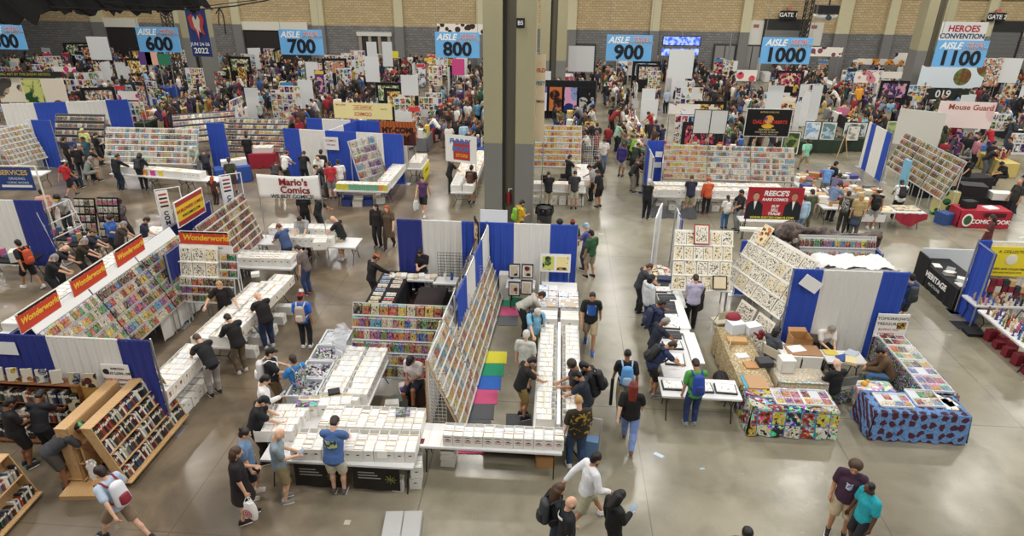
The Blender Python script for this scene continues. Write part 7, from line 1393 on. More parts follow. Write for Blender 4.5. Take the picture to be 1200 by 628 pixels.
P('person in a white short-sleeved shirt seated before the white drape', None, 190, 'sitlean', 'short:g', 'tee:e3dfd8', 'trousers:1c1d21', 'l', h=(975, 386))
P('bald person in a black shirt seated with the back to the camera', None, 20, 'sit', 'bald:k', 'long:17181c', 'trousers:8f949a', 'p', h=(981, 426), w=1.1)
P('person in a brown jacket and jeans leaning forward on a chair', None, 75, 'sitlean', 'short:k', 'jacket:5c452e', 'trousers:4f74a0', 't', h=(1031, 412))
P('person in a blue tee and white shorts facing the big box block', (398, 577), 0, 'browse', 'short:d', 'tee:46659a', 'shorts:d3cdb8', 'l', '55575a', w=1.15, ht=1.04)
d98 = P('bald person in a grey tee and khaki shorts holding a phone', None, -65, 'both', 'bald:k', 'tee:7f8f98', 'shorts:8a7a58', 'l', '8f8c86', h=(327, 509), beard='g', ht=1.02)
P('person with a hair bun in a blue denim shirt', None, -70, 'easy', 'bun:d', 'tee:6a86a8', 'shorts:232836', 'l', 'c9c4bc', h=(287, 508), w=1.15, ht=.97)
d100 = P('person with brown hair in a black dress carrying a white bag', None, -60, 'carry', 'bob:b', 'tee:1b1517', 'skirt:241a1c', 'l', '2a1a1a', h=(277, 530), w=1.2)
P('person in a black tee and black cap digging in the corner boxes', None, -65, 'browse', 'short:k', 'tee:15161a', 'trousers:2a1f1c', 'l', h=(309, 470), cap='141416', w=1.2)
d102 = P('person with white sleeves and a phone behind the black-capped shopper', None, -65, 'phone', 'short:k', 'long:e2e2e0', 'trousers:3a3430', 'l', h=(311, 445))
d103 = P('person in a black tee and cap with a white backpack', None, -65, 'talk', 'short:k', 'tee:16171a', 'trousers:6a5236', 'l', h=(317, 413), cap='1a1a1c', w=1.15)
d104 = P('person in a bright blue tee with a camouflage backpack', None, 50, 'talk', 'short:d', 'tee:2f7ec2', 'trousers:8a8270', 't', h=(343, 421), ht=.95)
d105 = P('person in a red cap and blue tee with a beige backpack', (360, 407), 5, 'stand', 'short:k', 'tee:2f66c8', 'trousers:1c1e28', 't', 'e6e6e6', cap='c02838', ht=.97)
P('person in a dark tee and jeans at the long white boxes', (316, 407), 50, 'browse', 'bald:k', 'tee:1d1517', 'trousers:27385a', 'l', 'd0d0d0', w=1.2)
P('person in a black jacket with a helmet-like bag at the long boxes', (284, 436), 55, 'browse', 'short:k', 'jacket:1a1719', 'trousers:6a5c48', 'l', 'd5d0ca')
d108 = P('person in a black tee and grey sweatpants digging in boxes', (253, 462), 55, 'deep', 'short:b', 'tee:17171a', 'trousers:a39d98', 'l', '1d1d1f', ht=1.03)
P('blond seller in a black tee with open hands behind the boxes', None, 190, 'wide', 'short:y', 'tee:1b1417', 'trousers:22242c', 'l', h=(257, 334), w=1.15)
P('person in a brown-grey tee and jeans at the head of the long row', (362, 344), 75, 'reach', 'short:d', 'tee:6f625f', 'trousers:3a4a72', 'l', '7a3a34')
P('seller in a grey tee behind the boxes under the white shop banner', None, 180, 'browse', 'short:d', 'tee:a3a5a8', 'trousers:3a3d45', 'l', h=(351, 257))
P('person in a navy tee and red cap sorting under the white shop banner', None, 60, 'browse', 'short:b', 'tee:42557f', 'trousers:3a3a3e', 'l', h=(327, 266), cap='b8442f', w=1.15)
P('bald person in a black tee and tan shorts at the corner boxes', (402, 304), 80, 'browse', 'bald:k', 'tee:17181b', 'shorts:b3a482', 'l', 'e4e4e2', w=1.12)
P('dark-clothed person partly hidden by the left half of the shop banner', None, 20, 'stand', 'short:k', 'tee:1c1c20', 'trousers:1c1c20', 't', h=(354, 226))
P('dark-clothed person partly hidden by the right half of the shop banner', None, -40, 'browse', 'short:k', 'tee:1d1d21', 'trousers:2a2a2e', 't', h=(377, 231))
P('person with dark hair in black on the left aisle, left of a pair', (444, 289), 170, 'stand', 'long:k', 'long:221b1e', 'trousers:241f24', 'p')
P('person with red-blond hair in a brown print dress on the left aisle', (457, 291), 175, 'walk2', 'long:o', 'dress:5a4636', 'trousers:3a2f28', 'p')
d118 = P('person in a purple tank top and black shorts carrying a white bag', (497, 252), 178, 'walk', 'short:d', 'tank:54335f', 'shorts:1d1d22', 'l', 'dcdcda')
P('seller in a dark polo leaning by the white stacks', None, 170, 'bend' if False else 'situp', 'short:d', 'tee:1d1b26', 'trousers:1b1d27', 'l', h=(492, 296), beard='d')
P('person in an orange and white cap and black hoodie at the black table', None, -50, 'reach', 'short:k', 'long:1a1517', 'trousers:1b191d', 't', h=(441, 302), cap='d9683a')
d130 = P('seller in a white tee and black cap sitting by the tiered rack', None, 165, 'situp', 'short:k', 'tee:d9d0cc', 'shorts:1f2130', 'm', '3a2a2a', h=(481, 422), cap='1a1719')
d122 = P('person in a pale blue tee with a white backpack striding at the bottom left', None, 75, 'stride', 'short:d', 'tee:b3c3d6', 'shorts:8a7660', 'l', '2a2a2e', h=(117, 553), ht=1.03)
d123 = P('person in a lime green cap bending at the small end shelf', (86, 566), -55, 'bend', 'short:k', 'tee:3a3b3f', 'shorts:4a4540', 'm', '4a3a38', cap='63b06a', w=1.12)
P('person in a dark tee browsing the dark bookcase', None, 0, 'browse', 'short:k', 'tee:1f1f24', 'trousers:22232a', 'm', h=(48, 463))
P('person in black tee and shorts standing at the left edge bookcase', (22, 540), -30, 'both', 'short:k', 'tee:171416', 'shorts:1f1a1c', 'm', h=(12, 472), w=1.2)
P('grey-bearded person in a black print tee leaning on the stock row', None, -60, 'browse', 'short:g', 'tee:191a1c', 'trousers:25272c', 'l', h=(64, 302), beard='w', w=1.12)
P('bald person in a black tee leaning on the stock row', None, -60, 'deep', 'bald:k', 'tee:1c1d20', 'trousers:22242a', 'l', h=(77, 291), w=1.15)
d128 = P('person in black with an orange backpack walking off to the left', (40, 338), 75, 'walk', 'short:k', 'tee:17171a', 'shorts:19191c', 't', 'e0e0de', w=1.1)
P('grey-haired person in a black and gold tee at the stock row', None, -60, 'browse', 'short:g', 'tee:2a2618', 'trousers:25272c', 'l', h=(99, 283))
P('person in a navy tee and brown cap at the stock row', None, -60, 'browse', 'short:b', 'tee:272b38', 'trousers:25272c', 'l', h=(109, 272), cap='6a5a3a', w=1.2)
P('curly-haired person in a blue tee at the stock row', None, -90, 'both', 'curly:d', 'tee:3a66b0', 'trousers:1f2128', 'l', h=(129, 256))
P('person in a brown tee at the stock row', None, -60, 'browse', 'short:g', 'tee:3f342f', 'trousers:2a2826', 'l', h=(145, 263), w=1.12)
P('person in a black tee and blue vest at the far end of the stock row', None, -75, 'reach', 'short:d', 'tee:262a3a', 'trousers:25272c', 'l', h=(172, 258))
d134 = P('person in dark brown with a big backpack on the 700 aisle', (150, 283), -30, 'walk2', 'short:k', 'tee:57525a', 'trousers:3a2c28', 'n', '2a2522')
P('person in a red tee and white cap walking on the 700 aisle', (85, 231), -20, 'walk', 'short:k', 'tee:b82a34', 'shorts:17171a', 't', '3a3a3c', cap='e6e3de')
d136 = P('person in a grey camouflage tee sitting at the long wall tables', None, -30, 'sitlean', 'short:g', 'tee:7f857e', 'shorts:8f928e', 't', h=(106, 186))
P('person in a black tee and jeans at the long wall tables', (143, 223), -20, 'reach', 'short:k', 'long:191a1e', 'trousers:232c44', 't', w=1.12)
d138 = P('person in a black hooded top and dark backpack at the long wall tables', (170, 222), 5, 'browse', 'hood:k', 'hoodie:17171a', 'trousers:2a2024', 't')
d139 = P('person in a navy tee with a dark backpack at the price papers', (246, 216), 35, 'browse', 'short:b', 'tee:23283a', 'trousers:2b2028', 't')
P('person in an olive tee and brown skirt walking past the blue table', (275, 228), 20, 'walk2', 'tail:d', 'tee:3f4630', 'skirt:3a3038', 'l')
P('child with long auburn hair beyond the yellow shop sign', (254, 240), -10, 'stand', 'long:o', 'tee:4a2c28', 'trousers:3a2a2a', 'l', ht=.75)
P('seller in a cream tee behind the long wall tables', None, 180, 'stand', 'bald:k', 'tee:e9e3d8', 'trousers:8a8c90', 'l', h=(173, 168), w=1.15)
P('seller in a sage tee behind the long wall tables', None, 180, 'browse', 'short:w', 'tee:9fb09f', 'trousers:6a6c70', 'l', h=(224, 175))
P('person in a peach tee beside the navy services banner', None, 40, 'stand', 'short:k', 'tee:e0a78f', 'trousers:3a3a3e', 'l', h=(48, 225))
P('person in a yellow beanie and grey vest at the toy stall', None, 190, 'browse', 'curly:k', 'tee:a9aca8', 'trousers:26282c', 'n', h=(67, 232), cap='d9a52c')
for k, (px, py, c, l) in enumerate(((75, 163, '1b1c1f', 'first person in black in the group before the grey wall'), (88, 172, '17171a', 'person with a tripod stick in the group before the grey wall'), (97, 163, '2f5a6a', 'person in a teal print tee in the group before the grey wall'), (96, 153, 'd9d98a', 'person in a pale yellow cap in the group before the grey wall'), (112, 158, '1d1f26', 'tall person in navy in the group before the grey wall'), (113, 147, '8a8f99', 'grey-shirted person in the group before the grey wall'), (120, 150, '22252e', 'person in dark navy turned right in the group before the grey wall'), (124, 142, '5f5f66', 'person at the back of the group before the grey wall'), (78, 193, '1c1c1e', 'person in black seated below the group before the grey wall'), (110, 176, '1d1e21', 'person in a black tee bent over the table end of the long wall'))):
    P(l, None, [-20, 30, 160, 190, -30, 170, -80, 150, -10, -30][k], ['stand', 'easy', 'folded', 'stand', 'phone', 'pockets', 'browse', 'stand', 'sit', 'deep'][k], ['short:k', 'short:d', 'short:k', 'short:g'][k % 4], 'tee:'+c, 'trousers:'+['1d1e22', '2b2d33', '26334f'][k % 3], 'tlm'[k % 3], h=(px, py), cap='d2cf8a' if k == 3 else None)
d150 = P('person in a black tee with white back print beside the dark racks', (294, 196), 10, 'stand', 'short:k', 'tee:17181b', 'trousers:27304a', 't', w=1.15)
P('person in a grey tee with a black bag beside the red-skirted table', (323, 187), 0, 'easy', 'bald:k', 'tee:9a9c9f', 'shorts:1d1e22', 't', w=1.1)
P('person in a grey shirt and jeans at the white-skirted tables', (308, 150), 0, 'browse', 'short:k', 'tee:9aa096', 'trousers:26385c', 't')
P('person in a red hooded top behind the blue drape end', None, 60, 'stand', 'hood:r', 'hoodie:a02630', 'trousers:25272c', 't', h=(349, 141))
for k, (px, py, c, cap, l) in enumerate(((336, 180, 'eceae4', 'c02a2a', 'person in a white tee and red cap before the blue and white drape'), (356, 180, '1c1d20', None, 'person with a black backpack before the white drape of the 800 block'), (372, 186, 'e3e1da', None, 'bald person in white before the white drape of the 800 block'), (376, 178, '17181b', None, 'person in black facing the blue drape of the 800 block'), (386, 192, 'b8323a', None, 'person in a red tee and grey shorts beside the green-fronted boxes'), (396, 190, 'e6e4de', None, 'person in a white tee left of the leaning comic rack'), (324, 192, '2f2a2c', None, 'crouching dark-haired person at the edge of the white shop banner'), (370, 196, '2a2c33', None, 'person with a dark top bending below the bald one in white'))):
    P(l, None, [-20, 0, 180, 0, 20, 30, 10, 100][k], ['browse', 'browse', 'browse', 'stand', 'stand', 'easy', 'bend', 'deep'][k], ['short:k', 'short:k', 'bald:k', 'short:k', 'short:d', 'short:k', 'short:d', 'short:d'][k], 'tee:'+c, ('shorts:' if k == 4 else 'trousers:')+['3a3d45', '26282e', '5a5c60', '1d1e22', '8f9194', '7a7c80', '2a2c30', '3a3a3e'][k], 'ltltlttl'[k], h=(px, py), cap=cap)
P('person in a white tee bent over the yellow cloth table', (512, 167), 80, 'deep', 'short:d', 'tee:e9e8e4', 'shorts:20222c', 'l')
P('person in black leaning at the slanted white sign tables', None, -60, 'browse', 'short:k', 'tee:1a1b1f', 'trousers:25272c', 't', h=(532, 188))
d164 = P('person with a brown backpack and khaki shorts at the slanted sign tables', (553, 238), -10, 'stand', 'short:k', 'tee:3a2a24', 'shorts:8f8a76', 't')
P('seller in a blue tee behind the slanted sign tables', None, 200, 'sit', 'short:w', 'tee:5a6fb0', 'trousers:3a3d4a', 'l', h=(560, 160))
P('person in a blue top and dark shorts walking on the 800 aisle', (560, 150), 10, 'walk2', 'short:b', 'tee:5a93b5', 'shorts:1f2128', 'l')
P('person in a light blue shirt near the slanted white sign', None, 20, 'stand', 'short:k', 'long:a8cbe0', 'trousers:7f93a8', 't', h=(543, 145))
for k, (px, py, c, l) in enumerate(((514, 126, '1c1d21', 'person in black among the tables left of the pillar'), (517, 139, '8f8a80', 'seated person in grey left of the pillar'), (531, 128, '5a5a4e', 'person in olive grey left of the pillar'), (543, 118, '1b1c20', 'tall person in black left of the pillar'), (550, 108, '7a2a34', 'person in dark red left of the pillar'), (530, 103, '22242a', 'person in a dark tee beside the white panels left of the pillar'), (494, 148, '9aa0a6', 'person in grey seated by the orange banner'), (436, 100, '1d1e22', 'person in a long black dress on the 800 aisle'), (432, 116, 'a9d4e6', 'person in a pale blue top on the 800 aisle'), (452, 84, '7a3a5a', 'person in a plum shirt and jeans on the 800 aisle'), (461, 80, 'b8323a', 'person in a red tee on the 800 aisle'), (408, 105, '22252e', 'person in navy near the yellow banner'), (716, 78, '9fa39a', 'person in a grey tee and dark shorts far up the 900 aisle'), (702, 78, '5a3a30', 'person in brown far up the 900 aisle'), (730, 82, '3a3c40', 'person in charcoal at the table under the 900 sign'))):
    P(l, None, [40, 150, 20, 10, 200, 30, 180, 150, 10, 190, 20, 60, 10, 190, 5][k], ['browse', 'sit', 'stand', 'stand', 'talk', 'browse', 'sit', 'walk', 'stand', 'walk2', 'stand', 'stand', 'walk', 'walk2', 'stand'][k], ['short:k', 'short:d', 'short:k', 'long:k', 'short:b'][k % 5], 'tee:'+c, ['trousers:', 'shorts:'][k % 4 == 3 and 1 or 0]+['22242a', '3a3f55', '2b3a5c', '5a5648'][k % 4], 'tlmp'[k % 4], h=(px, py))
prep_people()
FARP = []
for pi, (p, bk) in enumerate((('stand', 'trousers'), ('easy', 'shorts'), ('walk', 'trousers'), ('browse', 'shorts'), ('talk', 'trousers'), ('sit', 'trousers'), ('pockets', 'shorts'), ('deep', 'trousers'))):
    J = SK(p)
    ks = [want(('f_body', p), lambda mb: b_body(mb, J, 1.05), .046), want(('f_shirt', p), lambda mb: b_top(mb, J, 1.08, 'tee'), .05), want(('f_bottom', p, bk), lambda mb: b_bot(mb, J, 1.05, bk), .05), want(('f_shoe', p), lambda mb: [b_shoe(mb, J, n) for n in 'LR'], .045)]
    def hr(mb):
        hd = J['HM'].to_4x4(); hd.translation = J['head']; q = MB(); b_hair(q, 'long' if pi in (2, 4) else 'short'); mb.add([hd @ V(v) for v in q.v], q.f)
    ks.append(want(('f_hair', p), hr, .042)); FARP.append(ks)
bake(); place_people(); PPL = {d['label']: d for d in PEOPLE}
for d, m, tr, l in ((d1, M('33363b', .6), M('22252a'), 'dark grey backpack of the long-haired person at the bottom edge'), (d9, M('5b9ad6', .6), M('9db4cc'), 'sky blue backpack worn in the middle aisle'), (d11, M('22439c', .6), M('1c347c'), 'royal blue backpack worn over the green tee'), (d12, M('1c1d20'), None, 'black backpack of the shopper leaning over portfolios'), (d14, M('26304e'), None, 'navy backpack of the hand-to-chin shopper'), (d22, M('1b1c1f'), None, 'black backpack worn over the black jacket'), (d25, M('23262c'), None, 'dark backpack of the seller in light blue'), (d30, M('7ab03a'), None, 'lime green backpack of the person in yellow'), (d65, M('e3e1de'), None, 'small white backpack of the child in the blue skirt'), (d73, busy_mat('camo', 16, .35, .45, .5), None, 'camouflage backpack in the right island cluster'), (d76, M('141517'), None, 'black string backpack of the person in the white cap'), (d77, M('131416'), None, 'black sling bag worn over the white tee'), (d91, M('2a2f38'), None, 'dark backpack at the right edge book tables'), (d92, M('3c3f42'), M('2d3033'), 'grey backpack worn behind the blue drape end'), (d103, M('d9d5d2'), M('f0eeec'), 'white backpack worn over the black tee at the left tables'), (d104, busy_mat('camo_brown', 18, .4, .6, .45), None, 'brown camouflage backpack worn over the bright blue tee'), (d105, M('b3a392'), M('cfc4b6'), 'beige backpack worn by the person in the red cap'), (d122, M('e2e4ea'), M('8a2434'), 'white and maroon backpack worn by the striding person at bottom left'), (d128, M('c8502c'), None, 'orange backpack worn by the person in black walking left'), (d134, M('3a2522'), None, 'big dark brown backpack on the 700 aisle'), (d138, M('1d1e21'), M('2d2f33'), 'dark backpack worn over the black hooded top'), (d139, M('1b1e28'), None, 'dark backpack of the shopper at the price papers'), (d164, M('5c3a2a'), None, 'brown backpack at the slanted sign tables')): backpack(l, d, m, trim=tr)
bag('white carrier bag with red rings held by the person in the black dress', pw(d100, d100['j']['Rhand'])-V((0, 0, .02)), M('efeeec', .4), -.2, rings=True)
bag('thin white carrier bag in the hand of the person with white sleeves', pw(d102, d102['j']['Lhand']), M('dfe2e4', .35), .4); bag('small white carrier bag held by the person in the bright blue tee', pw(d104, d104['j']['Rhand'])+V((0, 0, -.2)), M('e6e7e9', .35), .2, h=.3)
bag('white carrier bag held by the person in the purple tank top', pw(d118, d118['j']['Rhand']), M('dcdedc', .35), 1.0); bag('white carrier bag hanging from the green-capped person', pw(d123, (-.25, -.1, .85)), M('e6e5e2', .35), .5, h=.25, w=.22)
def phone(l, d, k='Rhand', up=.06):
    p = pw(d, d['j'][k]); slab('phone', l, 'phone', (p.x, p.y, p.z+up), (.075, .15, .01), M('9db9dc', .2), math.radians(d['face'])).rotation_euler = (.6, 0, math.radians(d['face']))
card_box('brown crate under the seated seller by the tiered rack', tuple(pw(d130, (0, -.16, 0))), .2, (.4, .36, .56), DKBR, False)
phone('phone held by the black-haired person in the hoodie', d4); phone('phone held by the bald person in grey', d98); phone('phone held by the person with white sleeves', d102)
q = pw(d9, (-.29, -.0, .84)); solo('poster_tube', 'long black poster tube carried in the middle aisle', 'tube', MB().cyl((0, 0, -.62), (0, 0, .12), .04, 12), BLACK, q)
def decal(d, w, h, z, m, back=False, label=None):
    y = (.118*(.5+.5*d['w'])+.035)*(-1 if back else 1)
    mb = MB(); mb.grid(lambda u, v: (-w/2+w*u, y-(.05*(2*u-1)**2)*(-1 if back else 1), z-h/2+h*v), 6, 2); q = part('shirt_print', mb, m, d['obj'], label=label); q.modifiers.new('s', 'SOLIDIFY').thickness = .006
decal(d2, .2, .05, 1.36, WHT, True); decal(PPL['person in a black print tee and khaki shorts walking toward the camera'], .22, .3, 1.24, art_mat('tee_print', '8fc0e6', 'e9eef4', 9, .5, '2a5aa8'))
decal(PPL['person in a blue tee and white shorts facing the big box block'], .24, .16, 1.3, art_mat('tee_print2', '27384f', 'b9c48a', 14, .5), True); decal(d6, .13, .13, 1.25, art_mat('tee_print3', 'c9d0d8', '3a5a9a', 14, .5)); decal(d20, .42, .5, 1.22, art_mat('camo_print', 'b08c34', '14130f', 9, .56), True)
FR = random.Random(21)
AIS = [(-51, 400), (-32.3, 500), (-23.2, 600), (-14.6, 700), (-5.7, 800), (3.2, 900), (12.2, 1000), (21.3, 1100), (30.3, 1200), (39.4, 1300), (48.4, 1400)]
AISX = [-50.4, -41.4, -32.3, -23.3, -14.6, -5.7, 2.9, 12.1, 21.3, 30.4, 39.5, 48.5]
def block_name(x):
    for (a, n), (b, m) in zip(AIS[1:], AIS[2:]):
        if a <= x < b: return 'by the %s sign' % {500: 'five-hundred', 600: 'six-hundred', 700: 'seven-hundred', 800: 'eight-hundred', 900: 'nine-hundred', 1000: 'thousand', 1100: 'eleven-hundred', 1200: 'second gate', 1300: 'right-end'}[n]
    return 'at the outer end'
_cnt = {}
def nth(key):
    _cnt[key] = _cnt.get(key, -1)+1; return onum(_cnt[key]) if _cnt[key] < 69 else 'far %s' % onum(_cnt[key]-69)
def inview(x, y, m=15):
    u, v, z = Q((x, y, .8)); return -m < u < 1200+m and v > -5 and z > 0
POSTER = [art_mat('far_print%d' % i, a, b, 6, .5, c, .62) for i, (a, b, c) in enumerate((('d98a5a', '3a2430', 'e6d9b0'), ('7fa8d2', '26304a', 'e4e6ea'), ('c24a6a', '2a1a2a', 'e2c9a0'), ('9ab57a', '2d3a2a', 'e9e4c9'), ('e6dccb', '4a4a4a', 'c98a6a'), ('6a4a8a', '17151f', 'd9a0b0'), ('e0c25a', '6a2a1c', 'f0eada'), ('b9bcc2', '3a3c42', 'e9e9e6')))]
TCL = [(TW, 'white'), (TW, 'white'), (TK, 'black'), (TK, 'black'), (TB, 'blue'), (TR, 'red'), (TG, 'grey'), (M('c9b46a', .8), 'mustard'), (TGN, 'dark green'), (M('5a3a6a', .8), 'purple')]
PANM = M('dcdedd', .5)
DSP = []
PPX = [(Q(d['pos']+V((0, 0, 1.2))), d['pos'].y) for d in PEOPLE if d['pos'].y > 33]
def far_display(x, y, rz, kind, bn):
    u = Q((x, y, 1.2))[0]
    if any(abs(u-p[0]) < 17 and y-.5 < py < y+7 for p, py in PPX): return
    DSP.append((x, y))
    if kind == 0:     # white print wall
        w, h = FR.uniform(1.0, 1.9), FR.uniform(1.5, 2.3); l = 'print wall of small pictures, %s from front %s' % (nth(('pw', bn)), bn)
        t = thing('print_display', l, 'display', (x, y, 0), rz); part('wall_frame', MB().box(-w/2, w/2, 0, .05, .5, h).box(-w/2, -w/2+.04, -.2, .25, 0, .5).box(w/2-.04, w/2, -.2, .25, 0, .5), PANM, t)
        mb = MB(); nx, nz = int(w/.3), int((h-.6)/.36)
        for i in range(nx):
            for j in range(nz):
                if FR.random() < .88: mb.box(-w/2+w*(i+.1)/nx, -w/2+w*(i+.9)/nx, -.012, 0, .6+(h-.62)*(j+.08)/nz, .6+(h-.62)*(j+.92)/nz, FR.randrange(8))
        q = part('picture_prints', mb, POSTER, t)
    elif kind == 1:   # blank white panel
        w, h = FR.uniform(.8, 1.2), FR.uniform(1.8, 2.5); l = 'plain white standing panel, %s from front %s' % (nth(('wp', bn)), bn)
        t = thing('display_screen', l, 'panel', (x, y, 0), rz); part('panel_sheet', MB().box(-w/2, w/2, 0, .03, .08, h), PANM, t)
        for s in (-1, 1): part('foot', MB().box(s*w*.4-.03, s*w*.4+.03, -.3, .3, 0, .08), GREYM, t)
    elif kind == 2:   # pull-up banner
        w, h = FR.uniform(.75, .95), FR.uniform(1.9, 2.15); m = FR.choice(POSTER); l = 'upright printed banner, %s from front %s' % (nth(('pb', bn)), bn)
        t = thing('standing_banner', l, 'banner', (x, y, 0), rz); part('banner_sheet', MB().box(-w/2, w/2, 0, .015, .1, h), m, t); part('base', MB().box(-w/2, w/2, -.12, .14, 0, .1), GREYM, t); part('title_strip', MB().box(-w/2+.04, w/2-.04, -.006, 0, h-.34, h-.08), M(FR.choice(['e9e4d6', 'd23a3a', '22242a', 'e3c23a', '3a8ac2'])), t)
    elif kind == 3:   # dark back drape
        w = FR.uniform(1.8, 2.6); l = 'black pipe-hung backdrop, %s from front %s' % (nth(('bd', bn)), bn)
        t = thing('booth_backdrop', l, 'drape', (x, y, 0), rz); part('backdrop_cloth', MB().box(-w/2, w/2, 0, .03, .05, 2.3), BLKD, t); 
        for s in (-1, 1): part('post', MB().cyl((s*w/2, .04, 0), (s*w/2, .04, 2.32), .02, 5), STEEL, t)
        part('banner_sheet', MB().box(-w*.4, w*.4, -.012, 0, 1.1, 2.1), FR.choice(POSTER), t)
    else:             # wire tower of shirts / toys
        l = 'dark wire tower of hanging goods, %s from front %s' % (nth(('wt', bn)), bn); t = thing('goods_tower', l, 'rack', (x, y, 0), rz); mb = MB()
        for i in range(3): grid_panel(mb, .6, 1.9, .3, .012, Matrix.Rotation(i*2.09, 4, 'Z') @ frame_matrix((-.3, -.18, .05), (1, 0, 0), (0, 0, 1)))
        part('wire_frame', mb, LEGM, t); g = MB()
        for k in range(16): a = FR.uniform(0, 6); z = .3+1.6*FR.random(); g.cbox((.3*math.cos(a), .3*math.sin(a), z), (.22, .22, .26), FR.randrange(8))
        q = part('hanging_goods', g, POSTER, t)
def far_goods(x, y, rz, bn, n=3):
    c, s = math.cos(rz), math.sin(rz)
    for k in range(n):
        lx = FR.uniform(-.8, .8); ly = FR.uniform(-.25, .25); p = (x+lx*c-ly*s, y+lx*s+ly*c, .746+.004*k)
        h = FR.choice([.03, .05, .14, .3, .5]); cn = FR.choice([('e8e5dd', 'white'), ('c8503a', 'red'), ('d9a05a', 'tan'), ('3f6fb8', 'blue'), ('2a2c30', 'black'), ('e0c25a', 'yellow'), ('c97a94', 'pink'), ('6a9a6a', 'green')])
        if FR.random() < .5: o = slab('print_stand', 'small %s print stand, %s from front %s' % (cn[1], nth(('ps', cn[1], bn)), bn), 'print', p, (.42, .04, .5), FR.choice(POSTER), rz+FR.uniform(-.3, .3))
        else: slab('goods_box', '%s box of goods on a table, %s from front %s' % (cn[1], nth(('gb', cn[1], bn)), bn), 'box', p, (FR.uniform(.2, .45), FR.uniform(.2, .35), h), M(cn[0]), rz+FR.uniform(-.4, .4))
SPOTS = []
def clear_zone(x, y):
    """already built booths in the middle distance"""
    if y < 33.5: return False
    if -34 < x < -13.5 and y < 38.2: return False
    if -13.5 < x < -6.5 and y < 35: return False
    if -2.5 < x < 3 and 43.5 < y < 47: return False
    if 12.3 < x < 20.2 and y < 41: return False
    if -5.5 < x < -2.5 and y < 34.5: return False
    if 4 < x < 11.2 and y < 34: return False
    return True
nt = 0
for a, b in zip(AISX, AISX[1:]):
    x0, x1 = a+1.55, b-1.55; xm = (a+b)/2
    y = 33.0
    while y < 63.0:
        y += 1.95
        if 47.2 < y < 50: continue
        for sx, rz in ((x0+.4, PI/2), (x1-.4, -PI/2)):
            if not inview(sx, y) or not clear_zone(sx, y): continue
            if FR.random() < .1: continue
            m, mn = FR.choice(TCL); bn = block_name(sx)
            draped('%s-clothed dealer table, %s from front %s' % (mn, nth(('t', mn, bn)), bn), (sx, y), 1.85, .76, m, rz)
            if y < 58: far_goods(sx, y, rz, bn, 5 if y < 50 else 3)
            nt += 1
            ix = sx+(1.0 if rz > 0 else -1.0)
            r = FR.random()
            if r < .62: far_display(ix+FR.uniform(-.2, .2), y+FR.uniform(-.3, .3), FR.choice([0, 0, 0, .3, -.3, PI/2*(1 if sx < 0 else -1)]), FR.choices([0, 1, 2, 3, 4], [5, 1.6, 3, 1.6, 2])[0], bn)
            SPOTS.append((sx+(-.95 if rz > 0 else .95), y, -90 if rz > 0 else 90, 0)); SPOTS.append((sx+(.75 if rz > 0 else -.75), y+.3, 90 if rz > 0 else -90, 1))
        if inview(xm, y) and clear_zone(xm, y) and FR.random() < .55: far_display(xm+FR.uniform(-.6, .6), y, FR.choice([0, 0, .2, -.2]), FR.choices([0, 1, 2, 3, 4], [5, 1.6, 3, 2, 1.6])[0], block_name(xm))
def farboard(label, px, py0, py1, y, w, mat, name, cat, lines=(), z0=None, rz=0.0, **kw):
    d0 = _fw+_rr*((px-600)/CF)-_uu*((py0-314)/CF); d1 = _fw+_rr*((px-600)/CF)-_uu*((py1-314)/CF)
    zt = CH+d0.z*y/d0.y; zb = max(.05, CH+d1.z*y/d1.y); x = (d0.x*y/d0.y+d1.x*y/d1.y)/2
    return board_sign(label, (x, y, 0), rz, w, zt-zb, zb, mat, [(b, s, lx, (zt-zb)*fz, m, .02, 0) for b, s, lx, fz, m in lines], name=name, cat=cat, **kw)
farboard('big poster of a brown dinosaur on green below the 1100 sign', 1115, 77, 103, 52, 4.6, art_mat('dino_art', '5a8a4a', '7a4a2a', .9, .5, 'dfe9ee'), 'dinosaur_poster', 'poster')
farboard('black table front with chalk numerals 019 at the right', 1110, 104, 117, 49, 2.9, M('1d2620'), 'chalk_sign', 'sign', [('019', .7, -.3, .5, M('e9e9e4'))])
farboard('pink fantasy banner with red flowing title above the book tables', 1131, 119, 150, 38.5, 2.9, art_mat('pink_fantasy', 'e6c3c2', 'b58a8a', 1.3, .42, 'efdcd8'), 'title_banner', 'banner', [('Mouse Guard', .42, .2, .78, M('9c4a3a'))], rz=-.1)
farboard('tall picture banner right of the dinosaur poster', 1160, 68, 100, 53, 1.5, POSTER[4], 'standing_banner', 'banner'); farboard('tall pale blank panel right of the picture banner', 1181, 68, 97, 53, 1.6, PANM, 'display_screen', 'panel', rz=-.15)
farboard('glowing blue stage screen against the back wall under the 900 sign side', 799, 42, 54, 62, 3.4, M('16203a'), 'stage_screen', 'screen')
scr = newmat('lit_screen')[0]; bb = scr.node_tree.nodes['Principled BSDF']; L_ = scr.node_tree.links; vv = scr.node_tree.nodes.new('ShaderNodeTexNoise'); vv.inputs['Scale'].default_value = 3; tc = scr.node_tree.nodes.new('ShaderNodeTexCoord'); L_.new(tc.outputs['Object'], vv.inputs['Vector'])
rp = scr.node_tree.nodes.new('ShaderNodeValToRGB'); rp.color_ramp.elements[0].position = .42; rp.color_ramp.elements[0].color = (.05, .12, .7, 1); rp.color_ramp.elements[1].position = .6; rp.color_ramp.elements[1].color = (.45, .6, 1, 1); L_.new(vv.outputs[0], rp.inputs[0]); L_.new(rp.outputs[0], bb.inputs['Emission Color']); bb.inputs['Emission Strength'].default_value = 1.2; bb.inputs['Base Color'].default_value = (.01, .01, .02, 1)
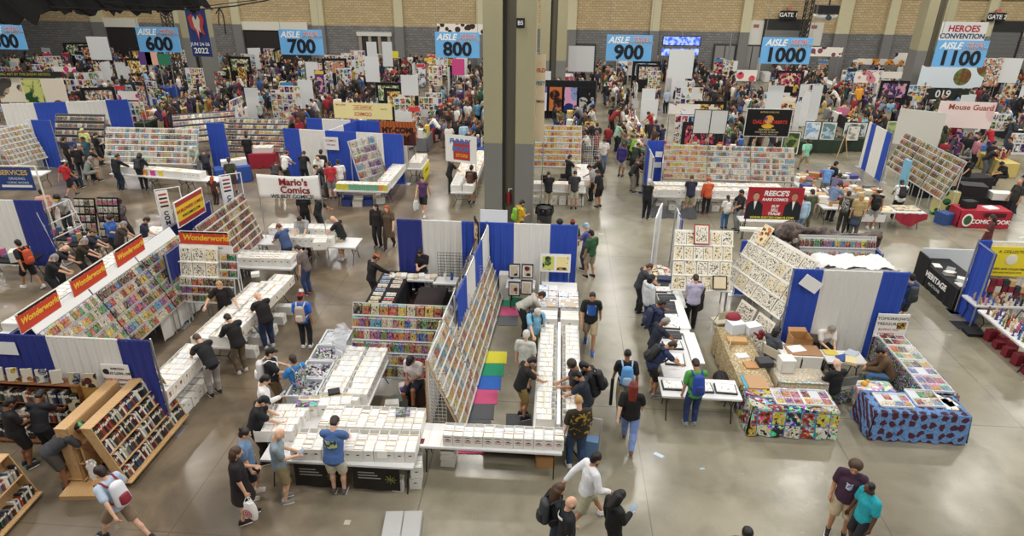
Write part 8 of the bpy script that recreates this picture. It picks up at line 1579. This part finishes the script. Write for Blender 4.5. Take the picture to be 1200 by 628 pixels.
for px, py0, py1, w, l in ((799, 43, 53, 3.2, 'large lit panel'), (780, 57, 65, .7, 'left lit panel'), (814, 57, 65, .7, 'right lit panel'), (797, 57, 61, 1.4, 'low lit panel')): farboard('%s of the glowing blue stage display' % l, px, py0, py1, 61.5, w, scr, 'lit_screen', 'screen', posts=True, post_mat=LEGM)
for k, x in enumerate((10.9, 15.2)): solo('stage_truss', 'thin aluminium truss post at the %s of the blue stage display' % ['left', 'right'][k], 'truss', MB().cyl((0, 0, 0), (0, 0, 4.3), .06, 6), STEEL, (x, 62.3, 0))
for px, y, py0, py1, w, l in ((798, 53, 58, 92, 1.9, 'tall white grid panel before the blue stage display'), (436, 50, 49, 76, .75, 'tall white panel under the back wall door at the 800 aisle, left'), (454, 50, 49, 78, .75, 'tall white panel under the back wall door at the 800 aisle, right'), (436, 44, 66, 96, .95, 'white panel with pink drawings by the 800 aisle'), (116, 48, 43, 70, 1.6, 'broad white panel left of the 600 sign'), (681, 56, 54, 84, 2.1, 'white booth wall under the back wall near the pillar'), (480, 42, 88, 112, 1.1, 'pale grey booth wall left of the 800 sign panel'), (908, 39, 100, 128, .9, 'white panel near the black shop banner'), (955, 40, 100, 140, .6, 'slim white panel leaning by the paintings')): farboard(l, px, py0, py1, y, w, PANM, 'display_screen', 'panel', posts=False)
for px, y, py0, py1, w, c, l in ((540, 60, 28, 40, 4.2, '3a2a20', 'strip of framed pictures on the wall above the 800 sign'), (460, 52, 60, 68, .9, 'e0d23a', 'yellow poster near the back wall door'), (537, 48, 69, 88, .9, 'd24a8a', 'pink and yellow poster under the 800 sign'), (75, 42, 78, 84, 1.6, 'd23a8a', 'bright pink table banner at the upper left'), (150, 37, 107, 117, 1.2, 'c2307a', 'magenta sheet hung before a table at the upper left'), (192, 46, 63, 76, .9, '2a7a5a', 'green poster under the 600 sign'), (178, 46, 61, 76, .9, 'e0b09a', 'salmon poster under the 600 sign'), (170, 46, 60, 76, .9, '5a3a7a', 'purple and gold poster under the 600 sign'), (875, 45, 82, 95, 1.3, 'd9505a', 'red-pink poster near the gate doors'), (1016, 46, 84, 97, 1.6, 'd98a94', 'pink poster in the crowd right of the 1000 sign'), (1045, 50, 84, 92, 1.4, '3a8ad2', 'blue sign in the crowd left of the big pillar'), (1034, 58, 69, 76, 4, 'e0903a', 'orange fascia on a stall against the back wall'), (802, 37, 122, 134, 1.7, 'e9e9ea', 'white backdrop with red marks behind the 900 tables'), (1060, 60, 62, 74, 1.6, '2a2a5a', 'navy banner against the back wall left of the big pillar'), (955, 60, 55, 66, 4.6, '8a4a5a', 'mixed-colour stall sign left of the lattice mast')): farboard(l, px, py0, py1, y, w, art_mat('fb'+c, c, '2a2226' if c != 'e9e9ea' else 'b02a3a', 3, .4, 'ece6da') if w > 1 else M(c), 'stall_poster', 'poster')
rr = random.Random(31)
for k in range(46):
    x, y = rr.uniform(5.2, 9.5), rr.uniform(32.5, 35.5); cn = rr.choice([('c8302c', 'red'), ('e0b03a', 'yellow'), ('e4e0d6', 'white'), ('3a6ab0', 'blue'), ('d9803a', 'orange'), ('2a2a2e', 'black')])
    slab('toy_box', '%s toy box in the bright heap behind the long rack, %s of its colour' % (cn[1], nth(('tb', cn[1]))), 'box', (x, y, .745), (rr.uniform(.2, .35), .2, rr.uniform(.15, .5)), M(cn[0]), rr.uniform(-.6, .6), 'toy boxes behind the long rack')
for k in range(3): draped('white-clothed table under the bright heap of toy boxes, %s from the left' % ORD[k], (5.8+1.6*k, 34), 1.6, 3.2, TW)
HAIRC = [('17120f', 'black'), ('3a2618', 'dark'), ('6a4a30', 'brown'), ('9a9894', 'grey'), ('a87a4a', 'fair')]
SHC = [('141519', 'black', 17), ('1f273c', 'navy', 6), ('dcd8cf', 'white', 5), ('74777c', 'grey', 4), ('8c2028', 'red', 3), ('2f5690', 'blue', 2), ('3f4b32', 'olive', 2), ('b5783a', 'orange', .7), ('463056', 'purple', 1), ('7fa6bb', 'sky blue', 1), ('b0707e', 'pink', .7), ('29583f', 'green', 1), ('bf9f42', 'yellow', .5), ('4a382e', 'brown', 3)]
PNC = [('1d1e22', 'black'), ('2c3a58', 'denim'), ('a89a7c', 'khaki'), ('5a5c60', 'grey')]
_fv = {}
def far_mesh(pi, pc, hc, sk):
    key = (pi, pc, hc, sk)
    if key not in _fv:
        bm = bmesh.new(); 
        for mi, k in enumerate(FARP[pi]):
            n0 = len(bm.faces); bm.from_mesh(SPECS[k]); bm.faces.ensure_lookup_table()
            for f in bm.faces[n0:]: f.material_index = mi; f.smooth = True
        me = bpy.data.meshes.new('crowd_person'); bm.to_mesh(me); bm.free()
        for m in (M(SKN[sk], .55), CLOTH, M(PNC[pc][0], .8), M('2a2a2c', .6), M(HAIRC[hc][0], .6)): me.materials.append(m)
        _fv[key] = me
    return _fv[key]
crowd = []
for (x, y, f, seller) in SPOTS:
    for q in range(3 if not seller else 2):
        if FR.random() < (.8 if not seller else .6): crowd.append((x+FR.uniform(-.45, .45), y+FR.uniform(-.95, .95), f+FR.uniform(-35, 35), FR.choice([0, 3, 3, 4, 7, 1]) if not seller else FR.choice([0, 4, 5, 5, 6])))
for ax in AISX:
    for k in range(46):
        x, y = ax+FR.uniform(-1.0, 1.0), FR.uniform(34.5, 64.5)
        if clear_zone(x, y) and not (1 < x < 4.6 and FR.random() < .6) and FR.random() < .8: crowd.append((x, y, FR.choice([0, 180])+FR.uniform(-40, 40), FR.choice([0, 1, 2, 2, 6, 4])))
for k in range(110):
    x, y = FR.uniform(-46, 46), FR.uniform(47.5, 49.8); crowd.append((x, y, FR.choice([90, -90])+FR.uniform(-40, 40), FR.choice([0, 1, 2, 2, 6])))
def colband(x, y): return any(abs(x-cx) < 1.6 and 51.6 < y < 55 for cx in (-.5, -29.1, -30.7, 27.7))
crowd = [c for c in crowd if all((c[0]-a)**2+(c[1]-b)**2 > .42 for a, b in DSP)]
crowd = [c for c in crowd if inview(c[0], c[1], 5) and not colband(c[0], c[1])]
keep = []; cell = {}
for c in crowd:
    k = (int(c[0]/.48+500), int(c[1]/.48))
    if k in cell: continue
    cell[k] = 1; keep.append(c)
crowd = sorted(keep, key=lambda c: c[1])
NIND = max(0, 318-len(PEOPLE)); NPM = {}; cv, cf, cc, nv = [], [], [], 0
import numpy as np
for i, (x, y, f, pi) in enumerate(crowd):
    pc, hc, sk = FR.randrange(4), FR.choices(range(5), [5, 4, 3, 1.2, 1.2])[0], FR.choice('lltpmn')
    sh = FR.choices(SHC, [s[2] for s in SHC])[0]; ht = FR.uniform(.92, 1.06)
    if i < NIND:
        bn = block_name(x); o = newobj('person', far_mesh(pi, pc % 4, hc % 3, FR.choice('ltm')), None, (x, y, 0), math.radians(f), lin(hexc(sh[0]))); o.scale = (ht,)*3
        pn = {0: 'standing', 1: 'standing', 2: 'walking', 3: 'browsing', 4: 'talking', 5: 'sitting', 6: 'waiting', 7: 'bending'}[pi]
        tag(o, 'distant person %s in %s, %s from front %s' % (pn, sh[1], nth(('p', pn, sh[1], bn)), bn), 'person', 'distant visitors')
    else:
        X = Matrix.Translation((x, y, 0)) @ Matrix.Rotation(math.radians(f), 4, 'Z') @ Matrix.Scale(ht, 4)
        cols = [lin(hexc(c)) for c in (SKN[sk], sh[0], PNC[pc][0], '2a2a2c', HAIRC[hc][0])]
        for k, c in zip(FARP[pi], cols):
            if k not in NPM:
                me = SPECS[k]; me.calc_loop_triangles(); v = np.empty(len(me.vertices)*3, 'f4'); me.vertices.foreach_get('co', v); t3 = np.empty(len(me.loop_triangles)*3, 'i4'); me.loop_triangles.foreach_get('vertices', t3); NPM[k] = (v.reshape(-1, 3), t3.reshape(-1, 3))
            v, t3 = NPM[k]; A = np.array(X); cv.append(v @ A[:3, :3].T.astype('f4')+A[:3, 3].astype('f4')); cf.append(t3+nv); cc.append(np.tile(np.array((*c, 1), 'f4'), (len(v), 1))); nv += len(v)
if cv:
    cv, cf, cc = np.concatenate(cv), np.concatenate(cf), np.concatenate(cc); me = bpy.data.meshes.new('crowd'); me.vertices.add(len(cv)); me.vertices.foreach_set('co', cv.ravel()); me.loops.add(cf.size); me.loops.foreach_set('vertex_index', cf.ravel().astype('i4'))
    me.polygons.add(len(cf)); me.polygons.foreach_set('loop_start', np.arange(0, cf.size, 3, dtype='i4')); me.update(calc_edges=True); me.shade_smooth()
    at = me.color_attributes.new('col', 'FLOAT_COLOR', 'POINT'); at.data.foreach_set('color', cc.ravel()); me.materials.append(VCOL)
    o = tag(newobj('crowd', me), 'dense crowd of small far figures thronging the back of the hall', 'crowd', None, 'stuff'); print('CROWD faces', len(cf))
dg = bpy.context.evaluated_depsgraph_get(); dg.update()
for o in [o for o in bpy.data.objects if o.type == 'FONT']:
    me = bpy.data.meshes.new_from_object(o.evaluated_get(dg)); n = newobj(o.name, me, o.parent); n.matrix_local = o.matrix_local; nm = o.name
    bpy.data.objects.remove(o); n.name = nm
finish_boxes(); finish_comics(); finish_books()
for l, os_ in LABELS.items():
    if len(os_) > 1 or not 4 <= len(l.split()) <= 16: print('LABEL', len(os_), len(l.split()), l)
print('COUNTS', len(PEOPLE), 'crowd', len(crowd), 'boxes', len(BOXES), 'comics', len(COMICS), 'books', len(BOOKS), 'tables', nt, 'objects', len(bpy.data.objects))
